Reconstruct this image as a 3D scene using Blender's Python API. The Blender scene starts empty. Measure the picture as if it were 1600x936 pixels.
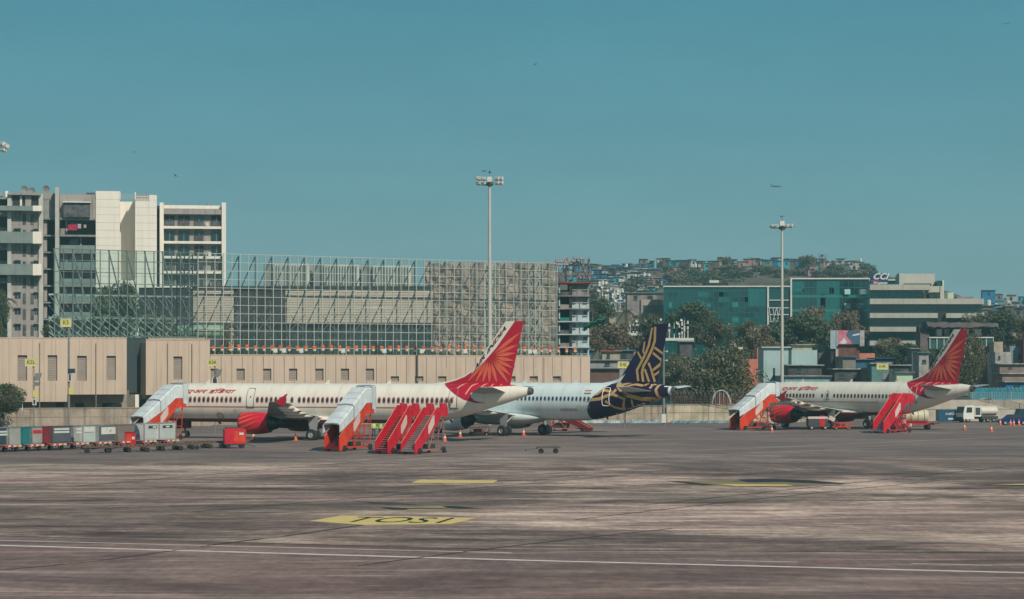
import bpy, bmesh, math, random
from mathutils import Vector, Matrix
sc = bpy.context.scene
COL = sc.collection
R = math.radians
rnd = random.Random(7)
# ------------------------------------------------------------------ camera, sky, sun, exposure
F, HZ, EYE = 3500.0, 585.0, 6.8            # focal length in photo pixels, horizon row, eye height
cd = bpy.data.cameras.new('camera'); cam = bpy.data.objects.new('camera', cd); COL.objects.link(cam)
cam.location = (0, 0, EYE); cam.rotation_euler = (R(90), 0, 0)
cd.sensor_width = 36; cd.lens = F/1600*36; cd.shift_y = (HZ-468)/1600
cd.clip_start = .5; cd.clip_end = 30000
sc.camera = cam
SUN = Vector((.50, -.78, .74)).normalized()
elev = math.asin(SUN.z); azi = math.atan2(SUN.x, SUN.y)
w = bpy.data.worlds.new('World'); sc.world = w; w.use_nodes = True
nt = w.node_tree; nt.nodes.clear()
wo = nt.nodes.new('ShaderNodeOutputWorld'); bg = nt.nodes.new('ShaderNodeBackground')
sky = nt.nodes.new('ShaderNodeTexSky'); sky.sky_type = 'NISHITA'; sky.sun_disc = False
sky.sun_elevation = elev; sky.sun_rotation = azi; sky.dust_density = 1.5; sky.air_density = 1.2; sky.ozone_density = 2
tc = nt.nodes.new('ShaderNodeTexCoord'); sx = nt.nodes.new('ShaderNodeSeparateXYZ')
ramp = nt.nodes.new('ShaderNodeValToRGB'); cr = ramp.color_ramp
nt.links.new(tc.outputs['Generated'], sx.inputs[0]); nt.links.new(sx.outputs['Z'], ramp.inputs[0])
SKYRAMP = [(0.0, (2.45, 3.95, 4.15)), (.05, (1.72, 3.48, 3.85)), (.10, (1.0, 2.9, 3.5)), (.165, (.58, 2.4, 3.15)), (.45, (.55, 1.7, 2.3)), (1, (.4, 1.1, 1.7))]
while len(cr.elements) < len(SKYRAMP): cr.elements.new(.5)
for e, (p, c) in zip(cr.elements, SKYRAMP): e.position = p; e.color = (*c, 1)
mx = nt.nodes.new('ShaderNodeMix'); mx.data_type = 'RGBA'; mx.inputs[0].default_value = .92
nt.links.new(sky.outputs[0], mx.inputs[6]); nt.links.new(ramp.outputs[0], mx.inputs[7])
wn = nt.nodes.new('ShaderNodeTexNoise'); wn.inputs['Scale'].default_value = 9; wn.inputs['Detail'].default_value = 7; wn.inputs['Roughness'].default_value = .6
wm_ = nt.nodes.new('ShaderNodeMapping'); wm_.inputs['Scale'].default_value = (1, 1, 3.5); wr = nt.nodes.new('ShaderNodeMapRange'); wr.inputs[1].default_value = .3; wr.inputs[2].default_value = .7; wr.inputs[3].default_value = .96; wr.inputs[4].default_value = 1.05
wv = nt.nodes.new('ShaderNodeVectorMath'); wv.operation = 'SCALE'
nt.links.new(tc.outputs['Generated'], wm_.inputs[0]); nt.links.new(wm_.outputs[0], wn.inputs[0]); nt.links.new(wn.outputs[0], wr.inputs[0]); nt.links.new(mx.outputs[2], wv.inputs[0]); nt.links.new(wr.outputs[0], wv.inputs['Scale'])
nt.links.new(wv.outputs[0], bg.inputs[0]); bg.inputs[1].default_value = .10
nt.links.new(bg.outputs[0], wo.inputs[0])
sd = bpy.data.lights.new('sun', 'SUN'); sd.energy = 3.7; sd.angle = R(.5); sd.color = (1, .90, .76)
so = bpy.data.objects.new('sun', sd); COL.objects.link(so)
so.rotation_euler = SUN.to_track_quat('Z', 'Y').to_euler(); so.location = (60, -60, 80)
vs = sc.view_settings; vs.view_transform = 'Standard'; vs.look = 'None'; vs.exposure = 0.1; vs.gamma = 1; vs.use_curve_mapping = False
sc.cycles.max_bounces = 5; sc.cycles.transparent_max_bounces = 12; sc.cycles.volume_bounces = 0

# ------------------------------------------------------------------ helpers
def PX(u, v, Y): return Vector(((u-800)/F*Y, Y, EYE-(v-HZ)/F*Y))
def XX(u, Y): return (u-800)/F*Y
def ZZ(v, Y): return EYE-(v-HZ)/F*Y
def GY(v): return EYE*F/(v-HZ)
def G(u, v, z=0): Y = (EYE-z)*F/(v-HZ); return Vector((XX(u, Y), Y, z))
def srgb(h):
    h = h.lstrip('#'); c = [int(h[i:i+2], 16)/255 for i in (0, 2, 4)]
    return tuple(x/12.92 if x <= .04045 else ((x+.055)/1.055)**2.4 for x in c)

class MB:
    def __init__(s): s.v = []; s.f = []; s.m = []
    def add(s, vs, fs, m=0):
        n = len(s.v); s.v += [tuple(p) for p in vs]; s.f += [tuple(n+i for i in f) for f in fs]; s.m += [m]*len(fs); return s
    def box(s, x0, x1, y0, y1, z0, z1, m=0):
        return s.add([(x0,y0,z0),(x1,y0,z0),(x1,y1,z0),(x0,y1,z0),(x0,y0,z1),(x1,y0,z1),(x1,y1,z1),(x0,y1,z1)],
              [(0,3,2,1),(4,5,6,7),(0,1,5,4),(1,2,6,5),(2,3,7,6),(3,0,4,7)], m)
    def bar(s, p, q, w=.05, h=None, m=0, up=None):
        p = Vector(p); q = Vector(q); h = h or w; d = q-p
        if d.length < 1e-6: return s
        d.normalize(); u = Vector(up or ((0,0,1) if abs(d.z) < .95 else (0,1,0)))
        a = d.cross(u).normalized()*w/2; b = a.cross(d).normalized()*h/2
        vs = [o+i*a+j*b for o in (p, q) for i, j in ((-1,-1),(1,-1),(1,1),(-1,1))]
        return s.add(vs, [(0,3,2,1),(4,5,6,7),(0,1,5,4),(1,2,6,5),(2,3,7,6),(3,0,4,7)], m)
    def tube(s, p, q, r=.05, r2=None, n=8, m=0, caps=True):
        p = Vector(p); q = Vector(q); r2 = r if r2 is None else r2; d = (q-p)
        if d.length < 1e-6: return s
        d.normalize(); u = Vector((0,0,1) if abs(d.z) < .95 else (0,1,0)); a = d.cross(u).normalized(); b = a.cross(d)
        vs = [o+rr*(math.cos(t*2*math.pi/n)*a+math.sin(t*2*math.pi/n)*b) for o, rr in ((p, r), (q, r2)) for t in range(n)]
        fs = [(i, (i+1)%n, n+(i+1)%n, n+i) for i in range(n)]
        if caps: fs += [tuple(range(n-1, -1, -1)), tuple(range(n, 2*n))]
        return s.add(vs, fs, m)
    def path(s, pts, r, n=6, m=0):
        for a, b in zip(pts, pts[1:]): s.tube(a, b, r, r, n, m)
        return s
    def prism(s, poly, ax, a, b, m=0):
        n = len(poly)
        def P(p, t): return {'x': (t, p[0], p[1]), 'y': (p[0], t, p[1]), 'z': (p[0], p[1], t)}[ax]
        vs = [P(p, a) for p in poly]+[P(p, b) for p in poly]
        return s.add(vs, [tuple(range(n)), tuple(range(2*n-1, n-1, -1))]+[(i, (i+1)%n, n+(i+1)%n, n+i) for i in range(n)], m)
    def loft(s, rings, m=0, caps=True):
        n = len(rings[0]); k = len(rings)
        fs = [(r*n+i, r*n+(i+1)%n, (r+1)*n+(i+1)%n, (r+1)*n+i) for r in range(k-1) for i in range(n)]
        if caps: fs += [tuple(range(n-1, -1, -1)), tuple((k-1)*n+i for i in range(n))]
        return s.add([p for r in rings for p in r], fs, m)
    def lathe(s, prof, n=24, m=0, cy=0, cz=0, ax='x', c=(0,0,0), caps=False):
        rings = []
        for t, r in prof:
            ring = []
            for i in range(n):
                a = 2*math.pi*i/n; p, q = r*math.cos(a), r*math.sin(a)
                ring.append({'x': (c[0]+t, c[1]+p, c[2]+q), 'y': (c[0]+p, c[1]+t, c[2]+q), 'z': (c[0]+p, c[1]+q, c[2]+t)}[ax])
            rings.append(ring)
        return s.loft(rings, m, caps)
    def ball(s, c, r, n=8, m=0, sq=(1,1,1)):
        c = Vector(c); rings = []
        for j in range(1, n):
            t = math.pi*j/n
            rings.append([c+Vector((r*sq[0]*math.sin(t)*math.cos(2*math.pi*i/n), r*sq[1]*math.sin(t)*math.sin(2*math.pi*i/n), r*sq[2]*math.cos(t))) for i in range(n)])
        return s.loft(rings, m)
    def poly(s, pts, m=0): return s.add(pts, [tuple(range(len(pts)))], m)
    def data(s, name, mats, smooth=False, fix=True):
        me = bpy.data.meshes.new(name); me.from_pydata(s.v, [], s.f)
        for x in (mats if isinstance(mats, (list, tuple)) else [mats]): me.materials.append(x)
        for p, i in zip(me.polygons, s.m): p.material_index = i
        if fix:
            b = bmesh.new(); b.from_mesh(me); bmesh.ops.recalc_face_normals(b, faces=b.faces); b.to_mesh(me); b.free()
        if smooth:
            for p in me.polygons: p.use_smooth = True
            if smooth != 1:
                try: me.set_sharp_from_angle(angle=R(smooth))
                except Exception: pass
        me.update(); return me
    def build(s, name, mats, parent=None, smooth=False, fix=True):
        o = bpy.data.objects.new(name, s.data(name, mats, smooth, fix)); COL.objects.link(o)
        if parent: o.parent = parent
        return o

REG = []                                     # (object, base label) -> ordinals are worked out at the end
def tag(o, label, cat, group=None, kind=None, rank=True):
    if label: o['label'] = label
    if cat: o['category'] = cat
    if group: o['group'] = group
    if kind: o['kind'] = kind
    if label and rank and not kind: REG.append(o)
    return o
def thing(name, label, cat, loc=(0,0,0), rz=0, group=None, rank=True):
    o = bpy.data.objects.new(name, None); COL.objects.link(o); o.location = loc; o.rotation_euler = (0, 0, rz); o.empty_display_size = .2
    return tag(o, label, cat, group, None, rank)
def kids(o): return [c for c in COL.objects if c.parent == o]
def dup(root, loc, rz=0, label=None, group=None, scale=None, rank=True):
    def rec(src, par):
        for ch in CH.get(src.name, ()):
            c = ch.copy(); COL.objects.link(c); c.parent = par; CH.setdefault(par.name, []).append(c); rec(ch, c)
    r = root.copy(); COL.objects.link(r); r.location = loc; r.rotation_euler = (0, 0, rz)
    if scale: r.scale = scale if hasattr(scale, '__len__') else (scale,)*3
    if label: r['label'] = label
    if group: r['group'] = group
    if r.name not in CH: CH[r.name] = []
    rec(root, r)
    if rank: REG.append(r)
    return r
CH = {}
def index_children():
    CH.clear()
    for o in COL.objects:
        if o.parent: CH.setdefault(o.parent.name, []).append(o)
def structure(o): o['kind'] = 'structure'; return o

# ------------------------------------------------------------------ materials
MC = {}
def mat(name, col, rough=.65, metal=0, var=.12, sc_=.6, streak=0, spec=.4, col2=None, stretch=(1,1,1), alpha=None, emit=None, bump=0):
    if name in MC: return MC[name]
    if isinstance(col, str): col = srgb(col)
    if isinstance(col2, str): col2 = srgb(col2)
    m = bpy.data.materials.new(name); m.use_nodes = True; t = m.node_tree; b = t.nodes['Principled BSDF']
    b.inputs['Roughness'].default_value = rough; b.inputs['Metallic'].default_value = metal; b.inputs['Specular IOR Level'].default_value = spec
    MC[name] = m
    if alpha is not None: b.inputs['Alpha'].default_value = alpha
    if emit: b.inputs['Emission Color'].default_value = (*col, 1); b.inputs['Emission Strength'].default_value = emit
    if not var: b.inputs['Base Color'].default_value = (*col, 1); return m
    tcn = t.nodes.new('ShaderNodeTexCoord'); mp = t.nodes.new('ShaderNodeMapping'); mp.inputs['Scale'].default_value = stretch
    n = t.nodes.new('ShaderNodeTexNoise'); n.inputs['Scale'].default_value = sc_; n.inputs['Detail'].default_value = 6; n.inputs['Roughness'].default_value = .65
    rp = t.nodes.new('ShaderNodeMapRange'); rp.inputs[1].default_value = .32; rp.inputs[2].default_value = .68
    mi = t.nodes.new('ShaderNodeMix'); mi.data_type = 'RGBA'
    mi.inputs[6].default_value = (*col, 1)
    mi.inputs[7].default_value = (*(col2 or tuple(c*(1-var*2.2) for c in col)), 1)
    t.links.new(tcn.outputs['Object'], mp.inputs[0]); t.links.new(mp.outputs[0], n.inputs[0])
    t.links.new(n.outputs[0], rp.inputs[0]); t.links.new(rp.outputs[0], mi.inputs[0])
    out = mi.outputs[2]
    if streak:
        mp2 = t.nodes.new('ShaderNodeMapping'); mp2.inputs['Scale'].default_value = (1.6, 1.6, .09)
        n2 = t.nodes.new('ShaderNodeTexNoise'); n2.inputs['Scale'].default_value = 1.0; n2.inputs['Detail'].default_value = 7
        r2 = t.nodes.new('ShaderNodeMapRange'); r2.inputs[1].default_value = .5; r2.inputs[2].default_value = .72; r2.inputs[4].default_value = streak
        m2 = t.nodes.new('ShaderNodeMix'); m2.data_type = 'RGBA'; m2.inputs[7].default_value = (col[0]*.25, col[1]*.24, col[2]*.22, 1)
        t.links.new(tcn.outputs['Object'], mp2.inputs[0]); t.links.new(mp2.outputs[0], n2.inputs[0]); t.links.new(n2.outputs[0], r2.inputs[0])
        t.links.new(r2.outputs[0], m2.inputs[0]); t.links.new(out, m2.inputs[6]); out = m2.outputs[2]
    t.links.new(out, b.inputs['Base Color'])
    return m
def glassy(name, tint, alpha, rough=.05, gloss=.25):
    """thin pane: mostly seen through, with a tinted glossy surface"""
    if name in MC: return MC[name]
    m = bpy.data.materials.new(name); m.use_nodes = True; t = m.node_tree; t.nodes.clear(); MC[name] = m
    o = t.nodes.new('ShaderNodeOutputMaterial'); a = t.nodes.new('ShaderNodeBsdfTransparent'); a.inputs[0].default_value = (*tint, 1)
    g = t.nodes.new('ShaderNodeBsdfPrincipled'); g.inputs['Base Color'].default_value = (.32, .38, .37, 1); g.inputs['Roughness'].default_value = .25
    x = t.nodes.new('ShaderNodeMixShader'); n = t.nodes.new('ShaderNodeTexNoise'); n.inputs['Scale'].default_value = .25; n.inputs['Detail'].default_value = 5
    r = t.nodes.new('ShaderNodeMapRange'); r.inputs[1].default_value = .3; r.inputs[2].default_value = .7; r.inputs[3].default_value = alpha*.6; r.inputs[4].default_value = alpha*1.4
    c = t.nodes.new('ShaderNodeTexCoord'); t.links.new(c.outputs['Object'], n.inputs[0]); t.links.new(n.outputs[0], r.inputs[0]); t.links.new(r.outputs[0], x.inputs[0])
    t.links.new(a.outputs[0], x.inputs[1]); t.links.new(g.outputs[0], x.inputs[2]); t.links.new(x.outputs[0], o.inputs[0])
    return m

def text_data(s, size, sx=1.0, shear=0.0, font_off=0):
    """flat text -> list of (verts, faces); x right, y up, centred on 0"""
    c = bpy.data.curves.new('t', 'FONT'); c.body = s; c.size = size; c.align_x = 'CENTER'; c.align_y = 'CENTER'; c.shear = shear
    c.offset = font_off; c.resolution_u = 3
    o = bpy.data.objects.new('t', c); COL.objects.link(o); dg = bpy.context.evaluated_depsgraph_get(); dg.update()
    me = o.evaluated_get(dg).to_mesh(); vs = [(v.co.x*sx, v.co.y) for v in me.vertices]; fs = [tuple(p.vertices) for p in me.polygons]
    o.evaluated_get(dg).to_mesh_clear(); bpy.data.objects.remove(o); bpy.data.curves.remove(c)
    return vs, fs
def text_obj(s, size, m, parent, place, name='lettering', sx=1, shear=0, off=0):
    """place(x, y) -> point in the parent's space"""
    vs, fs = text_data(s, size, sx, shear, off); mb = MB(); mb.add([place(x, y) for x, y in vs], fs)
    return mb.build(name, m, parent, fix=False)

# shared paints
white = mat('white_paint', (.74, .74, .70), .45, var=.05)
steel = mat('galvanised_steel', (.42, .45, .45), .5, .3, var=.12, sc_=2)
dsteel = mat('dark_steel', (.06, .075, .08), .6, .2, var=.15)
rubber = mat('rubber', (.025, .028, .03), .8, var=.1)
black = mat('black_paint', (.02, .022, .025), .5, var=0)
glassd = mat('dark_window_glass', (.02, .05, .055), .12, var=.2, spec=.8)
conc = mat('stained_concrete', (.36, .32, .27), .9, var=.16, sc_=.35, streak=.5)
# ------------------------------------------------------------------ ground
def apron_mat():
    m = bpy.data.materials.new('apron_concrete'); m.use_nodes = True; t = m.node_tree; b = t.nodes['Principled BSDF']
    N = t.nodes.new; L = t.links.new
    b.inputs['Roughness'].default_value = .8; b.inputs['Specular IOR Level'].default_value = .3
    tc = N('ShaderNodeTexCoord')
    def noise(scale, st, det=6, rot=0, rough=.6, loc=(0,0,0), dist=0):
        mp = N('ShaderNodeMapping'); mp.inputs['Scale'].default_value = st; mp.inputs['Rotation'].default_value = (0,0,rot); mp.inputs['Location'].default_value = loc
        n = N('ShaderNodeTexNoise'); n.inputs['Scale'].default_value = scale; n.inputs['Detail'].default_value = det; n.inputs['Roughness'].default_value = rough; n.inputs['Distortion'].default_value = dist
        L(tc.outputs['Object'], mp.inputs[0]); L(mp.outputs[0], n.inputs[0]); return n.outputs[0]
    def rng(x, a, b_, c=0, d=1):
        r = N('ShaderNodeMapRange'); r.inputs[1].default_value = a; r.inputs[2].default_value = b_; r.inputs[3].default_value = c; r.inputs[4].default_value = d; L(x, r.inputs[0]); return r.outputs[0]
    def mix(f, a, b_, mode='MIX'):
        x = N('ShaderNodeMix'); x.data_type = 'RGBA'; x.blend_type = mode
        for s, i in ((f, 0), (a, 6), (b_, 7)):
            if isinstance(s, (int, float)): x.inputs[i].default_value = s
            elif isinstance(s, tuple): x.inputs[i].default_value = (*s, 1)
            else: L(s, x.inputs[i])
        return x.outputs[2]
    sp = N('ShaderNodeSeparateXYZ'); L(tc.outputs['Object'], sp.inputs[0])
    big = rng(noise(.042, (.6, 1, 1), 12, .08, .74, dist=.8), .47, .53)
    mid = rng(noise(.17, (.6, 1, 1), 10, -.12, .78, dist=.6), .44, .56)
    fine = rng(noise(.8, (.5, 1, 1), 9, .15, .82), .42, .60)
    brush = rng(noise(.33, (.22, 1.6, 1), 10, .38, .82, (30, 9, 0)), .50, .60)
    brush2 = rng(noise(.26, (.2, 1.8, 1), 9, -.2, .8, (11, 4, 0)), .52, .62)
    c = mix(mid, (.150, .094, .082), (.40, .300, .245))
    c = mix(rng(big, 0, 1, 0, .80), c, (.145, .088, .080))
    c = mix(rng(fine, 0, 1, 0, .42), c, (.43, .33, .275))
    c = mix(rng(brush, 0, 1, 0, .60), c, (.52, .415, .345))
    spot = rng(noise(.10, (.45, 1, 1), 6, .1, .6, (7, 3, 0), .5), .56, .66)
    c = mix(rng(spot, 0, 1, 0, .75), c, (.090, .054, .052))
    stip = rng(noise(2.6, (1, .22, 1), 6, .3, .7), .38, .62, .86, 1.12)
    zone_ = rng(noise(.030, (.6, 1, 1), 12, .12, .76, (44, 2, 0), 1.0), .45, .55, .60, 1.48)
    zone2 = rng(noise(.10, (.5, 1, 1), 12, -.1, .8, (5, 31, 0), 1.0), .45, .55, .74, 1.22)
    # nearer strip: smoother mauve-brown surface on this side of the joint
    nr = mix(mid, (.150, .090, .082), (.225, .150, .130))
    nr = mix(rng(big, 0, 1, 0, .5), nr, (.165, .112, .108))
    nr = mix(rng(fine, 0, 1, 0, .22), nr, (.27, .20, .175))
    nr = mix(rng(brush2, 0, 1, 0, .6), nr, (.42, .33, .285))
    def mth(op, a, b_):
        n = N('ShaderNodeMath'); n.operation = op
        for k, v in enumerate((a, b_)):
            if isinstance(v, (int, float)): n.inputs[k].default_value = v
            else: L(v, n.inputs[k])
        return n.outputs[0]
    edge = mth('ADD', 86.9, mth('MAXIMUM', mth('MULTIPLY', sp.outputs['X'], -.34), mth('MULTIPLY', sp.outputs['X'], -.08)))
    near = mth('LESS_THAN', sp.outputs['Y'], edge)
    for f_ in (zone_, zone2):
        vz = N('ShaderNodeVectorMath'); vz.operation = 'SCALE'; L(c, vz.inputs[0]); L(f_, vz.inputs['Scale']); c = vz.outputs[0]
    vz = N('ShaderNodeVectorMath'); vz.operation = 'SCALE'; L(nr, vz.inputs[0]); L(zone2, vz.inputs['Scale']); nr = vz.outputs[0]
    c = mix(near, c, nr)
    tyre = rng(noise(1.9, (.03, 1, 1), 5, -.08, .7, (3, 60, 0)), .60, .70)
    c = mix(rng(tyre, 0, 1, 0, .5), c, (.06, .045, .045))
    vm = N('ShaderNodeVectorMath'); vm.operation = 'SCALE'; L(c, vm.inputs[0]); L(stip, vm.inputs['Scale']); c = vm.outputs[0]
    far = rng(mth('ADD', sp.outputs['Y'], mth('MULTIPLY', noise(.035, (.5, 1, 1), 6), 60)), 178, 232)
    asp = mix(rng(noise(.16, (.5, 1, 1), 8, 0, .7), .4, .6), (.135, .103, .099), (.205, .163, .152))
    c = mix(mth('MULTIPLY', far, .78), c, asp)
    L(c, b.inputs['Base Color']); return m
g = MB(); 
xs = [-2500, -300, -100, 0, 100, 300, 2500]; ys = [-60, 60, 120, 200, 340, 520, 3200]
g.add([(x, y, 0) for y in ys for x in xs], [(j*7+i, j*7+i+1, (j+1)*7+i+1, (j+1)*7+i) for j in range(6) for i in range(6)])
ground = structure(g.build('ground', apron_mat(), fix=False))

def painted(name, pts, m, z=.004, label=None):
    o = MB().poly([(p.x, p.y, z) for p in pts]).build(name, m, fix=False); return structure(o)
wline = mat('worn_white_line', (.78, .72, .68), .8, var=.15, sc_=1.2, col2=(.55, .48, .44))
yline = mat('worn_yellow_paint', (.74, .58, .20), .8, var=.1, sc_=1.6, stretch=(.5, 1, 1), col2=(.54, .42, .18))
bline = mat('worn_black_paint', (.025, .025, .025), .8, var=.1)
def line(name, a, b, wd, m, z=.004, n=1):
    a = G(*a); b = G(*b); d = (b-a); d.normalize(); s = Vector((-d.y, d.x, 0))*wd/2
    return painted(name, [a-s, b-s, b+s, a+s], m, z)
line('apron_line', (-60, 850.5), (820, 875.5), .42, wline)
line('apron_line', (820, 875.5), (1680, 897), .40, wline)
line('apron_line', (-60, 843), (800, 864), .2, wline)
line('apron_line', (800, 864), (1680, 868), .16, mat('faint_white_line', (.42,.36,.33), .8, var=.2))
line('apron_joint', (-60, 836), (800, 859), .12, bline, .008)
line('apron_joint', (800, 859), (1680, 864.5), .16, bline, .008)
line('apron_dash', (1118, 875.4), (1246, 878.5), .16, wline)
line('apron_dash', (1424, 880.4), (1550, 883.5), .16, wline)
line('apron_line', (560, 728), (1180, 700), .14, wline)
line('apron_line', (1180, 700), (1700, 677), .2, wline)
line('apron_line', (-50, 731.5), (560, 732), .12, wline)
line('apron_line', (900, 718), (1660, 690), .14, wline)
pts = [(-20, 893), (80, 884), (180, 873), (260, 862), (330, 852), (400, 843), (460, 836), (520, 827), (566, 820.6)]
for i, (a, b) in enumerate(zip(pts, pts[1:])):
    line('taxi_line', a, b, .10 if i < 4 else .2, mat('worn_dark_paint', (.075,.055,.045), .8, var=.3), .012)
    k = .52
    am = (a[0]+(b[0]-a[0])*.2, a[1]+(b[1]-a[1])*.2); bm = (a[0]+(b[0]-a[0])*.75, a[1]+(b[1]-a[1])*.75)
    if i in (1, 3, 5): line('taxi_dash', am, bm, .13, mat('faded_dash_paint', (.46,.36,.19), .85, var=.2), .016)
painted('painted_stand_marking', [G(483,814.5), G(570,820.6), G(704,819.4), G(745,809.5), G(640,807), G(533,805.6)], yline, .010)
painted('yellow_apron_marking', [G(643,754.6), G(770,755.2), G(778,750.6), G(655,749.8)], yline, .010)
tyr = mat('tyre_scuff', (.075, .052, .050), .8, var=.3, sc_=1.5)
def curve_(pts, wd, m, name):
    for a, b in zip(pts, pts[1:]): line(name, a, b, wd, m, .012)
curve_([(835, 846), (880, 842), (940, 840), (975, 842), (990, 846), (976, 850)], .10, wline if False else mat('pale_scuff', (.36,.29,.25), .8, var=.3), 'pale_tyre_curve')
for P0, P1 in (((120, 760), (760, 706)), ((900, 812), (1500, 748)), ((300, 800), (980, 742)), ((560, 884), (1050, 826)), ((1000, 790), (1640, 722))):
    n_ = 8; off_ = rnd.uniform(-1, 1)
    curve_([(P0[0]+(P1[0]-P0[0])*i/n_, P0[1]+(P1[1]-P0[1])*i/n_+off_*2.5*math.sin(math.pi*i/n_)) for i in range(n_+1)], .13, tyr, 'tyre_mark')
# stand number painted on the yellow panel, seen from its far side
tv, tf = text_data('TOS1', 1)
xs_ = [p[0] for p in tv]; ys_ = [p[1] for p in tv]; x0, x1, y0, y1 = min(xs_), max(xs_), min(ys_), max(ys_)
def bil(s, t, q):                            # q: lower-left, lower-right, upper-right, upper-left in photo px
    a = (q[0][0]*(1-s)+q[1][0]*s, q[0][1]*(1-s)+q[1][1]*s); b = (q[3][0]*(1-s)+q[2][0]*s, q[3][1]*(1-s)+q[2][1]*s)
    return (a[0]*(1-t)+b[0]*t, a[1]*(1-t)+b[1]*t)
mb = MB(); Q = [(528,815.8), (686,817.8), (712,809.6), (562,807.8)]
vv = []
for x, y in tv:
    p = G(*bil((x-x0)/(x1-x0), (y-y0)/(y1-y0), Q)); vv.append((p.x, p.y, .018))
structure(mb.add(vv, tf).build('painted_stand_number', bline, fix=False))
# the second marking: a yellow outline holding a black two-headed arrow
painted('arrow_marking_panel', [G(576,791.4), G(620,797.4), G(700,797.2), G(762,795.6), G(716,790.2), G(640,792.0)], mat('faded_yellow_paint', (.42,.35,.19), .85, var=.25), .010)
painted('arrow_marking', [G(586,792), G(640,794.2), G(700,793.8), G(690,791.0), G(716,791.2), G(756,795.2), G(716,795.4), G(704,794.8), G(640,795.6), G(632,797), G(612,796.4)], bline, .018)
painted('tar_patch', [G(552,783), G(612,785), G(652,789), G(600,788.6)], mat('tar_patch', (.07,.058,.058), .8, var=.1), .010)
painted('holding_marking', [G(1050,752.5), G(1110,758.2), G(1215,759.6), G(1320,756.2), G(1250,750.6), G(1160,749.4)], mat('dull_yellow_paint', (.30,.245,.13), .85, var=.25), .008)
painted('holding_marking_black', [G(1150,749.2), G(1200,748.2), G(1262,750.4), G(1325,755.8), G(1282,756.2), G(1225,753.4), G(1168,754)], bline, .014)
painted('holding_marking_outline', [G(1040,751.4), G(1062,752), G(1118,758), G(1100,758.4)], bline, .014)
painted('holding_marking_yellow', [G(1118,756.6), G(1228,757.4), G(1240,759.6), G(1150,760)], yline, .020)
painted('stand_marking_far', [G(1532,757.4), G(1600,755.4), G(1680,756.5), G(1680,759), G(1576,758.6)], bline, .010)
painted('stand_marking_yellow', [G(1546,757.4), G(1600,756.2), G(1670,757), G(1668,758.4), G(1590,758)], yline, .016)

# ------------------------------------------------------------------ perimeter building and walls
beige = mat('beige_cladding', (.58, .46, .365), .7, var=.08, sc_=.10, streak=.22)
shade_in = mat('louvre_grey', (.36, .31, .27), .7, var=.1)
slate = mat('slate_cladding', (.035, .055, .062), .5, var=.1)
def wY(u):                                   # depth of the long facade as a function of photo column
    return 290+(u-0)*(322-290)/920
def cladding(bld, u0, u1, v0, v1, wins, depth=14, off=0, seam=17.5, z0v=None, name='wall'):
    """facade panel between two photo columns with window openings wins=[(ua,ub,va,vb)]; real recess 0.55 m deep"""
    A = Vector((XX(u0, wY(u0)+off), wY(u0)+off, 0)); B = Vector((XX(u1, wY(u1)+off), wY(u1)+off, 0)); D = (B-A); Ln = D.length; D.normalize()
    N_ = Vector((D.y, -D.x, 0))              # toward the camera
    ang = math.atan2(D.y, D.x); M = Matrix.Translation(A) @ Matrix.Rotation(ang, 4, 'Z')
    def loc(u, v):
        dx = (u-800)/F                       # ray hits facade line
        t = (A.x*D.y-A.y*D.x)/(dx*D.y-D.x); p = Vector((dx*t, t, 0)); return ((p-A).dot(D), EYE-(v-HZ)/F*t)
    zt = loc(u0, v0)[1]; zb = loc(u0, v1)[1]
    W = sorted([(loc(a, 600)[0], loc(b, 600)[0], loc((a+b)/2, d)[1], loc((a+b)/2, c)[1]) for a, b, c, d in wins])
    mb = MB(); T = .4; x = 0
    for a, b, lo, hi in W:
        mb.box(x, a, 0, T, zb, zt); mb.box(a, b, 0, T, zb, lo); mb.box(a, b, 0, T, hi, zt); x = b
    mb.box(x, Ln, 0, T, zb, zt)
    mb.box(0, Ln, T, depth, zb+.01, zt-.3)
    mb.box(-.02, Ln+.02, -.05, T+.02, zt, zt+.12)
    # panel joints as narrow grooves standing in for shadow gaps: slim proud battens
    s = .0
    n = int(Ln/1.45)
    o = mb.build(name, beige, bld); o.matrix_local = M
    j = MB()
    for i in range(1, n):
        xx = i*Ln/n
        segs = [(zb, zt)]
        for a, b, lo, hi in W:
            if a-.05 < xx < b+.05: segs = [(zb, lo-.02), (hi+.02, zt)]
        for p, q in segs: j.box(xx-.03, xx+.03, -.012, -.002, p, q-.15)
    if n > 1: jo = j.build('panel_joint', mat('joint_grey', (.30,.25,.20), .8, var=0), bld); jo.matrix_local = M
    for a, b, lo, hi in W:
        wb = MB(); wb.box(a, b, T-.04, T-.005, lo, hi)
        nl = max(2, int((hi-lo)/.22))
        for k in range(nl): wb.box(a+.02, b-.02, T-.10, T-.042, lo+(k+.15)*(hi-lo)/nl, lo+(k+.6)*(hi-lo)/nl)
        wo_ = wb.build('window_louvre', shade_in, bld); wo_.matrix_local = M
    return M, loc, Ln
TB = thing('perimeter_building', 'long beige panelled building with louvred windows behind the striped plane', 'building')
cladding(TB, -60, 105, 528, 628.5, [(27.5,42.5,555,595), (74.5,89.5,555,595)])
cladding(TB, 105, 198, 528, 616.5, [(120.5,135.5,556,595), (166.5,181,556,594)])
cladding(TB, 228, 328, 531.5, 617, [(271,285,557,593)])
cladding(TB, 329, 922, 555, 640, [(c-6.5, c+6.5, 576, 594.5) for c in (334, 376, 417.5, 458, 499, 539, 578)]+[(c-6.5, c+6.5, 588, 596) for c in (617, 655, 691, 727, 763, 799, 834, 870)], off=4)
M_, loc_, Ln_ = cladding(TB, 198, 228, 529, 614, [], off=3)
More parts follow.
